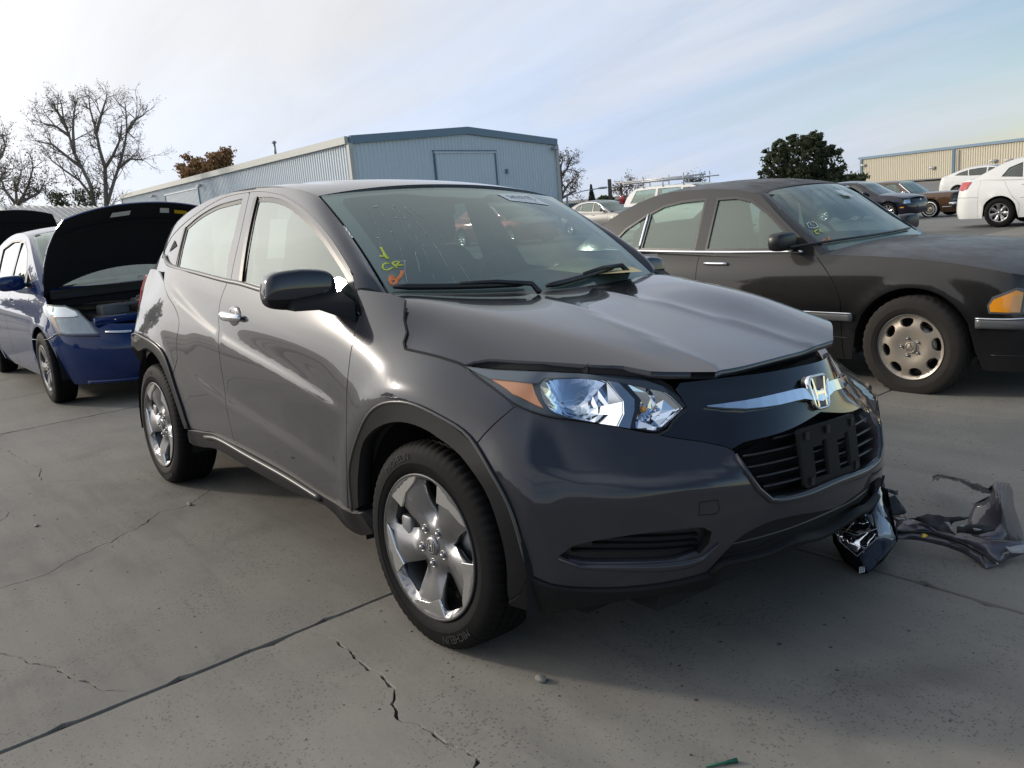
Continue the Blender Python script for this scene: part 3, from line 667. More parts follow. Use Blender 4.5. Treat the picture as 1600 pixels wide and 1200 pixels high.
    for h in (fog, mir(fog)):
        hh = inset(h, -.004); panel('fog_lamp_cover', RING, hh, M['satin_black'], R, off=-.035, thick=0, gap=0, grid=.05)
        # pocket walls
        P1 = RING.P(h); N1 = RING.Nn(h); n = len(h)
        mb = MB(); V = np.vstack([P1, P1 - N1 * .036]) * [1, -1, 1]; mb.add(V, [(i, (i + 1) % n, n + (i + 1) % n, n + i) for i in range(n)], True); mb.build('fog_pocket', M['satin_black'], R)
        c = h.mean(0); lo, hi = h.min(0), h.max(0)
        for t in (.3, .5, .7):
            zz = lo[1] + (hi[1] - lo[1]) * t; ln = [(s_, zz + (.5 - (s_ - lo[0]) / (hi[0] - lo[0])) * (-.0)) for s_ in np.linspace(lo[0] + .03, hi[0] - .03, 8)]
            ln = [p for p in ln if pip(h, np.array([p]))[0]]
            if len(ln) > 2: ribbon('fog_slat', RING, ln, .008, M['black_plastic'], R, off=-.03, hgt=.012)
    # painted blade under the fog pocket
    bl = A([(873, 872), (905, 884), (980, 887), (1060, 884), (1098, 872), (1122, 848)])
    ribbon('bumper_blade', RING, bl, [.004, .018, .020, .024, .026, .004], pm, R, off=-.001, hgt=.010)
    ribbon('bumper_blade', RING, [(2 * SC - p[0], p[1]) for p in bl], [.004, .018, .020, .024, .026, .004], pm, R, off=-.001, hgt=.010)
    chin = A([(1150, 712), (1166, 738), (1184, 764), (1203, 781)]) + [(1.25, .535), (SC, .540)]
    ch2 = chin + [(2 * SC - p[0], p[1]) for p in chin[::-1][1:]]
    ribbon('grille_surround_blade', RING, ch2, [.012, .02, .026, .028, .028, .026, .02, .012], pm, R, off=-.002, hgt=.013)
    # tow hook cover
    tw = A([(1093, 785), (1122, 781), (1124, 797), (1118, 803), (1092, 805)]); ribbon('tow_cover_seam', RING, tw + [tw[0]], .0035, M['dark'], R, off=0, hgt=.001)
    # ---------------- black upper face and grille
    up = A([(1030, 679), (1050, 683), (1100, 690), (1132, 697), (1146, 703)])
    gr_t = A([(1146, 702), (1165, 691), (1200, 683), (1240, 670)]) + [(SC, .738)]
    top = A([(1302 - 180, 586), (1160, 580)])
    hip = A([(1073, 636), (1066, 625), (1055, 606), (1062, 596), (1100, 592)]) + [(1.20, .868), (SC, .872)]
    nh = loop(up, gr_t, [gr_t[-1], (SC, .872)], hip[::-1], [hip[0], A([(1052, 660)])[0], up[0]])
    panel('upper_grille_panel', RING, join(np.array(nh)), M['gloss_black'], R, off=-.004, thick=.02, grid=.04)
    # grille opening: dark back, slats, frame
    op = loop(gr_t, [gr_t[-1], (SC, .553)], [(SC, .553), (1.25, .548)] + gl[:1], gl); opj = join(np.array(op))
    panel('grille_back', RING, inset(opj, -.01), M['dark'], R, off=-.075, thick=0, gap=0, grid=.08)
    n = len(opj); P1 = RING.P(opj); N1 = RING.Nn(opj); mb = MB(); V = np.vstack([P1 - N1 * .004, P1 - N1 * .08]) * [1, -1, 1]; mb.add(V, [(i, (i + 1) % n, n + (i + 1) % n, n + i) for i in range(n)], True); mb.build('grille_frame', M['satin_black'], R)
    for i, zz in enumerate([.582, .612, .642, .672, .702]):
        ln = [(s_, zz) for s_ in np.linspace(.9, 2 * SC - .9, 60)]; ln = [p for p in ln if pip(inset(opj, .004), np.array([p]))[0]]
        ribbon('grille_slat', RING, ln[::2] if len(ln) > 8 else ln, .010, M['satin_black'], R, off=-.045, hgt=.035)
    # chrome bar with pointed ends
    cb = A([(1103, 636), (1130, 636), (1163, 634), (1210, 626), (1250, 617)]) + [(SC, .782)]
    cb = cb + [(2 * SC - p[0], p[1]) for p in cb[::-1][1:]]
    ribbon('chrome_bar', RING, cb, [.002, .024, .032, .032, .032, .032, .032, .032, .024, .002], M['chrome'], R, off=.0, hgt=.014, rnd=False)
    # emblem: a rounded chrome frame with the letter H
    EC = np.array([.808, 0, .796]); tilt = rad(14)
    def em(p): # (u right for viewer = +y far side? , v up) on a plate leaning back
        u, v, h = p; return (EC[0] + h * math.cos(tilt) - v * math.sin(tilt) , u, EC[2] + v * math.cos(tilt) + h * math.sin(tilt))
    def rrect(w0, w1, h, r, n=6):
        P = []
        for (cx, cy, a0) in ((w1 / 2 - r, h / 2 - r, 0), (-w1 / 2 + r, h / 2 - r, 90), (-w0 / 2 + r, -h / 2 + r, 180), (w0 / 2 - r, -h / 2 + r, 270)):
            for t in range(n + 1): a = rad(a0 + 90 * t / n); P.append((cx + r * math.cos(a), cy + r * math.sin(a)))
        return P
    o_, i_ = rrect(.080, .104, .102, .024), rrect(.066, .088, .086, .017); n = len(o_)
    V = [em((p[0], p[1], .000)) for p in o_] + [em((p[0], p[1], .012)) for p in o_] + [em((p[0], p[1], .016)) for p in [((a[0] + b_[0]) / 2, (a[1] + b_[1]) / 2) for a, b_ in zip(o_, i_)]] + [em((p[0], p[1], .010)) for p in i_] + [em((p[0], p[1], .0)) for p in i_]
    F = [(r_ * n + i, r_ * n + (i + 1) % n, (r_ + 1) * n + (i + 1) % n, (r_ + 1) * n + i) for r_ in range(4) for i in range(n)]
    mb = MB(); mb.add(V, F, True); emb = mb.build('emblem', M['chrome'], R)
    mb = MB(); mb.add([em((p[0], p[1], -.012)) for p in o_] + [em((p[0], p[1], .002)) for p in o_], [tuple(range(n, 2 * n))] + [(i, (i + 1) % n, n + (i + 1) % n, n + i) for i in range(n)]); mb.build('emblem_plate', M['gloss_black'], emb)
    mb = MB()
    def bar(pl, h=.014):
        m = len(pl); mb.add([em((p[0], p[1], .002)) for p in pl] + [em((p[0], p[1], h)) for p in pl], [tuple(range(m, 2 * m))] + [(i, (i + 1) % m, m + (i + 1) % m, m + i) for i in range(m)])
    for sg in (1, -1):
        bar([(sg * .035, .042), (sg * .028, .042), (sg * .0185, .002), (sg * .0165, -.042), (sg * .0235, -.042), (sg * .0265, -.004)][::sg], .014)
    bar([(-.020, .002), (.020, .002), (.018, -.007), (-.018, -.007)], .014)
    mb.build('emblem_letter', M['chrome'], emb)
    # ---------------- number plate bracket with two openings
    pz, px_ = .632, .866
    def pb(u, v, h): return (px_ + h - (v) * .16 - .10 * (u * 1.9) ** 2, u, pz + v)
    ol = rrect(.300, .300, .165, .012, 3); 
    holes_ = [[(c_ + dx * .034, -.012 + dy * .05) for dx, dy in ((-1, -1), (1, -1), (1, 1), (.3, 1), (.3, .75), (-1, .75))] for c_ in (-.062, .062)]
    PB = Surf(lambda a, b_: np.stack([px_ - b_ * .16 - .10 * (a * 1.9) ** 2, a, pz + b_], -1), (-.2, .2), (-.1, .1), 4, 4, 1)
    if PB.Nn(np.array([0., 0.]))[0] < 0: PB.sign = -1
    plate = panel('plate_bracket', PB, ol, M['black_plastic'], R, holes=holes_, grid=.05, thick=.014, gap=0, side=1)
    for (u, v) in ((-.12, .062), (.12, .062), (-.02, .065), (-.12, -.065), (.12, -.065)): MB().box(pb(u, v, .003), (.006, .018, .022)).build('bracket_boss', M['satin_black'], plate)
    # ---------------- black lower lip and intake
    lt = A([(797, 937), (815, 925), (828, 901), (850, 911), (900, 920), (950, 921), (1000, 918), (1060, 909), (1105, 897), (1126, 884)])
    lb = A([(799, 940), (830, 949), (870, 952), (930, 941), (1000, 929), (1060, 921), (1106, 915), (1126, 888)])
    lb[0] = (lt[0][0] + .0, lb[1][1] + .005)
    lp = loop(k(lt), k(lb)[::-1])
    panel('lower_lip', RING, lp, M['black_plastic'], R, off=.012, thick=.05, grid=.05, gap=0); panel('lower_lip', RING, mir(lp), M['black_plastic'], R, off=.012, thick=.05, grid=.05, gap=0)
    li = A([(1105, 895), (1125, 872), (1150, 846), (1181, 826), (1230, 809)]) + [(SC, .46)]
    lo_ = A([(1108, 896), (1130, 880), (1165, 873), (1200, 864), (1240, 846)]) + [(SC, .372)]
    lpn = join(loop(li, [li[-1], lo_[-1]], lo_[::-1])); panel('lower_intake', RING, lpn, M['dark'], R, off=-.03, thick=0, gap=0, grid=.08)
    l2 = lo_ + [(2 * SC - p[0], p[1]) for p in lo_[::-1][1:]]; ribbon('intake_lip', RING, l2, .022, M['black_plastic'], R, off=-.012, hgt=.024)
    for zz in (.415,): 
        ln = [(s_, zz) for s_ in np.linspace(.9, 2 * SC - .9, 50)]; ln = [p for p in ln if pip(lpn, np.array([p]))[0]]; ribbon('intake_slat', RING, ln[::3], .012, M['satin_black'], R, off=-.05, hgt=.02)
    # ---------------- headlights
    top_px = [(722, 570), (740, 572), (770, 575), (830, 578), (900, 581), (960, 585), (1010, 592), (1040, 602), (1060, 617), (1073, 635)]
    low_px = [(1073, 635), (1068, 641), (1040, 668), (1030, 676), (960, 665), (900, 657), (850, 649), (803, 631), (760, 599), (722, 570)]
    ht = A(top_px); hl = A(low_px)
    lens_o = loop(ht, hl)
    def lamp(mm, full):
        outl = mm(np.array(lens_o))
        rh = [mm(inset(loop(a_ + [a_[0]]), .004)) for a_ in (A([(842, 600), (850, 590), (880, 586), (925, 587), (948, 594), (975, 625), (976, 645), (966, 666), (930, 660), (880, 650), (857, 638), (845, 620)]), A([(975, 594), (1010, 598), (1030, 604), (1050, 618), (1068, 636), (1040, 665), (1028, 673), (992, 668), (1000, 622)]))]
        hous = panel('headlight', RING, outl, M['satin_black'], R, holes=rh, off=-.012, thick=0, gap=0, grid=.04)
        hv = hous
        n = len(outl); P1 = RING.P(outl); N1 = RING.Nn(outl); mb = MB(); V = np.vstack([P1 - N1 * .001, P1 - N1 * .012]) * [1, -1, 1]; mb.add(V, [(i, (i + 1) % n, n + (i + 1) % n, n + i) for i in range(n)], True); mb.build('lamp_wall', M['satin_black'], hous)
        panel('lens', RING, outl, M['lamp_lens'], hous, off=.001, thick=0, gap=.003, grid=.025)
        def sub(nm, px, mt, off, grid=.02, th=.02, sm=False):
            q = A(px); q = loop(q + [q[0]]) if sm else loop(*[[q[i], q[(i + 1) % len(q)]] for i in range(len(q))])
            return panel(nm, RING, mm(np.array(q)), mt, hous, off=off, thick=th, gap=0, grid=grid)
        # eyebrow bezel
        sub('bezel', [(728, 572), (770, 577), (925, 584), (1010, 594), (1036, 603), (1045, 613), (1000, 603), (955, 593), (900, 588), (850, 589), (840, 597), (830, 597), (765, 590)], simple_mats['bezel'], -.004, .02, .004)
        sub('side_marker', [(767, 590), (831, 597), (836, 614), (848, 635), (836, 630), (800, 613)], M['amber'], -.008, .02, .004)
        # main reflector bowl
        rfl = A([(842, 600), (850, 590), (880, 586), (925, 587), (948, 594), (975, 625), (976, 645), (966, 666), (930, 660), (880, 650), (857, 638), (845, 620)])
        ro = loop(rfl + [rfl[0]]); c = ro.mean(0)
        ctr = RING.P(mm(np.array([c]))[0]) - RING.Nn(mm(np.array([c]))[0]) * .095
        rings = []
        for t in (1, .8, .6, .4, .22):
            qq = mm(np.array(c + (ro - c) * t)); Pq = RING.P(qq) - RING.Nn(qq) * (.010 + .085 * (1 - t ** 2)); rings.append(Pq)
        nn = len(ro); V = np.vstack(rings + [ctr[None]]) * [1, -1, 1]; F = [(r_ * nn + i, r_ * nn + (i + 1) % nn, (r_ + 1) * nn + (i + 1) % nn, (r_ + 1) * nn + i) for r_ in range(4) for i in range(nn)] + [(4 * nn + i, 4 * nn + (i + 1) % nn, 5 * nn) for i in range(nn)]
        mb = MB(); mb.add(V, F, False); mb.build('reflector', simple_mats['reflector'], hous)
        mb = MB(); mb.lathe([(.001, 0), (.011, .002), (.013, .03), (.0, .034)], 12, 'x', tuple((ctr + np.array([.02, 0, 0])) * [1, -1, 1])); mb.build('bulb', M['lamp_haze'], hous)
        sub('divider', [(948, 590), (963, 592), (992, 622), (992, 640), (985, 668), (966, 667), (976, 645), (975, 625)], M['alloy_mach'], -.008)
        sub('divider_dark', [(963, 592), (975, 592), (1000, 622), (998, 640), (990, 670), (985, 668), (992, 640), (992, 622)], M['gloss_black'], -.006)
        rf2 = A([(975, 594), (1010, 598), (1030, 604), (1050, 618), (1068, 636), (1040, 665), (1028, 673), (992, 668), (1000, 622)])
        ro = loop(*[[rf2[i], rf2[(i + 1) % len(rf2)]] for i in range(len(rf2))]); c = ro.mean(0); rings = []
        for t in (1, .75, .5, .25):
            qq = mm(np.array(c + (ro - c) * t)); rings.append(RING.P(qq) - RING.Nn(qq) * (.010 + .05 * (1 - t)))
        ctr = RING.P(mm(np.array([c]))[0]) - RING.Nn(mm(np.array([c]))[0]) * .08
        nn = len(ro); V = np.vstack(rings + [ctr[None]]); V[nn:] += rng.normal(0, .004, (len(V) - nn, 3)); V = V * [1, -1, 1]; F = [(r_ * nn + i, r_ * nn + (i + 1) % nn, (r_ + 1) * nn + (i + 1) % nn, (r_ + 1) * nn + i) for r_ in range(3) for i in range(nn)] + [(3 * nn + i, 3 * nn + (i + 1) % nn, 4 * nn) for i in range(nn)]
        mb = MB(); mb.add(V, F, False); mb.build('turn_reflector', simple_mats['reflector'], hous)
        bc = A([(1003, 632)])[0]; bc = mm(np.array([bc]))[0]; pc = RING.P(bc) - RING.Nn(bc) * .035
        mb = MB(); mb.lathe([(.0, 0), (.008, .0), (.011, .012), (.008, .022), (0, .026)], 12, 'x', tuple(pc * [1, -1, 1])); mb.build('turn_bulb', M['orange'], hous)
        return hous
    lamp(lambda P: P, True)
    st = np.array(ht); panel('hood_gap_shade', RING, loop([tuple(p) for p in st], [tuple(st[-1]), (st[-1][0] + .05, st[-1][1] + .03)], [tuple(p + [.0, .028]) for p in st[::-1]], [tuple(st[0] + [0, .028]), tuple(st[0])]), M['dark'], R, off=-.022, thick=0, gap=0, grid=.05)  # black sheet painting the shade in the gap under the hood edge
    # rubber seam under the lamp
    ribbon('lamp_seal', RING, A([(724, 571), (760, 601), (803, 633), (850, 652), (900, 660), (960, 668), (1030, 679), (1052, 659), (1076, 636)]), .008, M['satin_black'], R, off=-.004, hgt=.003)
    # ---------------- hood
    def Hx(pts): return [tuple(q) for q in PX(HOOD, pts)]
    seam = np.array(cat(hs, .03)); sp3 = RING.P(seam)      # x, w, z along the fender seam
    m_ = sp3[:, 1] > .5; sp3 = sp3[m_]
    HC['x'] = np.linspace(-.5, .3, 17)
    o_s = np.argsort(sp3[:, 0]); hz0 = hoodf(sp3[:, 0], sp3[:, 1])[:, 2]; dzs = (sp3[:, 2] - hz0)
    xb = np.round(sp3[:, 0], 3); HC['dz'] = np.interp(HC['x'], sp3[o_s, 0], np.convolve(np.pad(dzs[o_s], 4, 'edge'), np.ones(9) / 9, 'valid')); HC['w'] = np.interp(HC['x'], sp3[o_s, 0], sp3[o_s, 1])
    HC['on'] = False; HOOD.bvh = None
    hn = [(p[0], p[1] - .0025) for p in sp3] + Hx([(762, 561), (825, 564), (925, 570), (975, 572), (1017, 580), (1062, 581), (1118, 581)])
    hf = Hx([(1118, 581), (1160, 572), (1200, 562), (1260, 546), (1302, 531)])
    back = [(-.40, .72), (-.36, .55), (-.31, .3), (-.295, 0), (-.31, -.3), (-.36, -.55), (-.40, -.72)]
    fs = [(p[0], -p[1] * 1.0) for p in hn]
    # far edge of the hood: mirrored side edge joined to the lip as seen
    far = [hf[-1], (.50, -.60), (.36, -.70), (.18, -.765), (0.0, -.80), (-.2, -.79), (-.33, -.75), (-.40, -.72)]
    nn_ = len(sp3)
    ho = loop([(-.40, .70), hn[0]], hn[:nn_], hn[nn_ - 1:], hf, far, back[::-1])
    panel('hood', HOOD, ho, pm, R, grid=.035, thick=.022, gap=0)
    # black sheet standing for engine bay darkness; dark ribbon drawn as the hood gap
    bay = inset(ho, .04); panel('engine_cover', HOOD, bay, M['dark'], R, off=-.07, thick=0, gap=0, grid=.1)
    ribbon('hood_gap', RING, k(hs)[:-1] + [A([(727, 572)])[0]], .007, M['dark'], R, off=.0015, hgt=.0012, rnd=False); hm = [(2 * SC - p[0], p[1]) for p in hs]
    # ---------------- windshield
    we = [(1.0, 1.0), (1.0, -1.0), (0, -1), (0, 1)]
    wso = loop([(0, .985), (1, .985)], [(1, .985), (1, -.985)], [(1, -.985), (0, -.985)], [(0, -.985), (0, .985)], d=.1)
    hole = loop([(.10, -.90), (.10, .86)], [(.10, .86), (.20, .90), (.88, .895)], [(.88, .895), (.94, .86), (.945, .45)], [(.945, .45), (.90, .30), (.885, .12)], [(.885, .12), (.87, -.14), (.93, -.25)], [(.93, -.25), (.95, -.86)], [(.95, -.86), (.9, -.91), (.10, -.90)], d=.1)
    g = panel('windshield', WSH, wso, M['glass_ws'], R, thick=0, gap=0, grid=(.1, .12))
    panel('frit_band', WSH, wso, M['frit'], g, holes=[hole], off=-.005, thick=0, gap=0, grid=(.1, .12))
    # roof
    ro = loop([(-.985, 1), (-2.95, 1)], [(-2.95, 1), (-2.95, -1)], [(-2.95, -1), (-.985, -1)], [(-.985, -1), (-.985, 1)], d=.08)
    panel('roof', ROOF, ro, pm, R, grid=(.06, .10), thick=.01, gap=.003)
    # ---------------- side glass, frames
    drip_px = [(555, 452), (551, 430), (540, 410), (517.5, 375), (492.5, 344), (467.5, 320), (442.5, 305), (425, 300), (405, 298), (387.5, 299.5), (355, 306), (330, 318), (305, 335), (285, 351), (267.5, 370), (257.5, 390), (255, 402), (259, 416)]
    drip = G(drip_px)
    fgl = loop(G([(377.5, 441), (383, 405), (391, 360), (401, 312)]), G([(401, 312), (420, 312), (437.5, 316), (455, 326), (480, 347.5), (505, 377.5), (530, 415), (540, 433), (551, 453)]), G([(551, 453), (560, 480)]) , G([(560, 480), (520, 478), (470, 466), (409, 450), (377.5, 441)]))
    rgl = loop(G([(276.5, 418), (282, 390), (290, 357)]), G([(290, 357), (310, 340), (335, 325.5), (355, 319), (376, 314)]), G([(376, 314), (365, 360), (355, 400), (349.5, 436)]), G([(349.5, 436), (305, 425), (276.5, 418)]))
    panel('front_window', SIDEG, fgl, M['glass_side'], R, off=-.010, thick=0, gap=0, mirror=True, grid=.06)
    panel('rear_window', SIDEG, rgl, M['glass_side'], R, off=-.010, thick=0, gap=0, mirror=True, grid=.06)
    bl = G([(560, 492), (520, 482), (470, 470), (409, 455), (377, 445), (355, 441)])
    bl2 = G([(349, 439), (305, 428), (276, 421), (264, 418)])
    ff_in = inset(fgl, -.004); rr_in = inset(rgl, -.004)
    # window frame of each door, with its opening
    fro = loop(G([(558, 486), (555, 454)]) + drip[0:1], drip[:10], G([(389.5, 302), (376, 362), (364, 415), (359, 443)]), bl[::-1][1:])
    if area2(fro) < 0: fro = fro[::-1]
    panel('front_door_frame', SIDEG, fro, pm, R, holes=[inset(fgl, -.012)], off=-.002, thick=.02, mirror=True, grid=.06)
    rro = loop(drip[9:17] + G([(262, 418)]), G([(262, 418), (276, 421), (305, 428), (349, 440), (359, 443)]), G([(359, 443), (364, 415), (376, 362), (389.5, 302)]))
    panel('rear_door_frame', SIDEG, rro, pm, R, holes=[inset(rgl, -.012)], off=-.002, thick=.02, mirror=True, grid=.06)
    panel('window_seal', SIDEG, inset(fgl, -.016), M['satin_black'], R, holes=[inset(fgl, .006)], off=-.008, thick=0, gap=0, mirror=True, grid=.06)
    panel('window_seal', SIDEG, inset(rgl, -.016), M['satin_black'], R, holes=[inset(rgl, .006)], off=-.008, thick=0, gap=0, mirror=True, grid=.06)
    # black quarter trim with the hidden door handle
    qh = loop(*[(lambda a, b_: [a, b_])(*G([p, q_])) for p, q_ in zip([(264, 394), (273, 375), (276, 384)], [(273, 375), (276, 384), (264, 394)])])
    panel('hidden_handle_recess', SIDEG, qh, M['dark'], R, off=.001, thick=0, gap=0, mirror=True)
    ribbon('rear_pillar_trim', SIDEG, G([(288, 356), (280, 386), (272, 420)]), .028, M['satin_black'], R, off=-.004, hgt=.004, mirror=True, rnd=False)
    ribbon('pillar_trim', SIDEG, G([(399, 308), (387, 360), (375, 442)]), .030, M['satin_black'], R, off=-.004, hgt=.004, mirror=True, rnd=False)
    ribbon('belt_moulding', SIDEG, G([(553, 489), (520, 480), (470, 468), (409, 453), (377, 443.5), (350, 438), (305, 426), (276, 419), (263, 412), (258, 400)]), .022, simple_mats['belt'], R, off=.002, hgt=.010, mirror=True)
    ribbon('drip_moulding', SIDEG, drip[1:16], .008, M['satin_black'], R, off=-.004, hgt=.004, mirror=True)
    # ---------------- A-pillar and cantrail: strip from the drip line to the windshield and roof edge
    dl = np.array(cat(drip[:17], .03)); Pd = SIDEG.P(dl); 
    t = np.linspace(0, 1, len(Pd)); al = np.concatenate([[0], np.cumsum(np.linalg.norm(np.diff(Pd, axis=0), axis=1))]); al /= al[-1]
    E1 = WSH.P(np.stack([np.linspace(0, 1, 20), np.full(20, 1.0)], 1)); xs = np.linspace(-.985, -2.95, 50)[1:]; E2 = ROOF.P(np.stack([xs, np.full(len(xs), 1.0)], 1)); E = np.vstack([E1, E2])
    # match by angle-free arclength, pinned where the windshield header meets the cantrail
    ex = E[:, 0]; kd = np.argmin(np.abs(Pd[:, 0] + 1.13)); ke = 19
    fi = np.concatenate([np.linspace(0, ke, kd + 1), np.linspace(ke, len(E) - 1, len(Pd) - kd)[1:]])
    Ei = np.stack([np.interp(fi, np.arange(len(E)), E[:, c_]) for c_ in range(3)], 1)
    Nd = SIDEG.Nn(dl); T = np.gradient(Pd, axis=0); T /= np.linalg.norm(T, axis=1)[:, None]
    rows = 9; V = []; 
    for r_ in range(rows + 1):
        u = r_ / rows; L_ = np.linalg.norm(Ei - Pd, axis=1)[:, None]
        D0 = np.cross(Nd, T); D0 *= np.sign((D0 * (Ei - Pd)).sum(1))[:, None]
        C = (Pd + D0 * L_ * .55)
        V.append((1 - u) ** 2 * Pd + 2 * u * (1 - u) * (C * .62 + (Pd + Ei) / 2 * .38) + u * u * Ei)
    V = np.array(V); n = V.shape[1]; gu = np.gradient(V, axis=0); gv = np.gradient(V, axis=1); Nm = np.cross(gu, gv); Nm /= np.linalg.norm(Nm, axis=2, keepdims=True) + 1e-9
    if (Nm[4, :, 1]).mean() < 0: Nm = -Nm
    F = [(r_ * n + i, r_ * n + i + 1, (r_ + 1) * n + i + 1, (r_ + 1) * n + i) for r_ in range(rows) for i in range(n - 1)]
    fn = np.cross(V.reshape(-1, 3)[F[0][1]] - V.reshape(-1, 3)[F[0][0]], V.reshape(-1, 3)[F[0][3]] - V.reshape(-1, 3)[F[0][0]]); 
    fl = fn @ Nm.reshape(-1, 3)[F[0][0]] < 0
    for s_ in (-1, 1):
        FF = F if (fl == (s_ < 0)) else [f[::-1] for f in F]
        mesh_obj('roof_pillar', V.reshape(-1, 3) * [1, s_, 1], FF, pm, R, normals=Nm.reshape(-1, 3) * [1, s_, 1])
    # rear: tailgate upper with dark glass
    P4 = [(-2.95, .575, 1.40), (-3.28, .66, 1.05)]
    mb = MB(); mb.add([(-2.90, -.50, 1.42), (-2.90, .50, 1.42), (-3.24, .62, 1.06), (-3.24, -.62, 1.06)], [(0, 1, 2, 3)]); mb.build('tailgate_window', M['glass_dark'], R)
    mb = MB(); mb.box((-2.95, 0, 1.43), (.12, .90, .03)); mb.build('roof_spoiler', pm, R, bevel=.01)
    return R
simple_mats = {'bezel': simple('lamp_bezel_grey', (.06, .065, .072), .22, metal=.3, coat=.5), 'reflector': simple('lamp_reflector', (.80, .84, .90), .05, metal=1.0),
               'belt': simple('belt_rubber_grey', (.05, .05, .05), .30)}
hero = build_hero()
# ================================================================== wheels (shared by all vehicles)
def tyre_mesh(name, Rt, wd, rr, mat, siped=True, n=120):
    k = wd / .215; q = Rt / .334
    s1 = [(rr - .004, .088), (rr + .010, .103), (rr + .35 * (Rt - rr), .109), (rr + .36 * (Rt - rr), .1105), (rr + .62 * (Rt - rr), .108), (Rt - .024, .103), (Rt - .012, .096), (Rt - .004, .086), (Rt - .001, .074), (Rt, .062), (Rt - .007, .060), (Rt - .007, .053), (Rt, .051), (Rt, .024), (Rt - .007, .022), (Rt - .007, .015), (Rt, .013)]
    s1 = [(r, w * k) for r, w in s1]; prof = s1 + [(r, -w) for r, w in s1[::-1]]; V = []; m = len(prof); n = n - n % 3
    for i in range(n):
        a = 2 * math.pi * i / n
        for j, (r, w) in enumerate(prof):
            jj = min(j, m - 1 - j); rr_ = r
            if siped and i % 3 == 0 and 5 <= jj <= 9: rr_ = r - (.005 if jj > 6 else .0035)
            if siped and i % 3 == 1 and 12 <= jj <= 13: rr_ = r - .004
            V.append((rr_ * math.cos(a), w, rr_ * math.sin(a)))
    F = [(i * m + j, i * m + j + 1, ((i + 1) % n) * m + j + 1, ((i + 1) % n) * m + j) for i in range(n) for j in range(m - 1)]
    mb = MB(); mb.add(V, F, True); o = mb.build(name, mat); 
    o.data.set_sharp_from_angle(angle=rad(38)); return o
WHEELS = {}
simple_mats['barrel'] = simple('dark_rim_barrel', (.10, .10, .10), .45, metal=.7)  # dark satin tone so the wheel openings look dark behind the spokes
def pol(pts): return [(r * math.cos(rad(a)), r * math.sin(rad(a))) for r, a in pts]
def rotp(P, d): c, s = math.cos(rad(d)), math.sin(rad(d)); return [(x * c - y * s, x * s + y * c) for x, y in P]
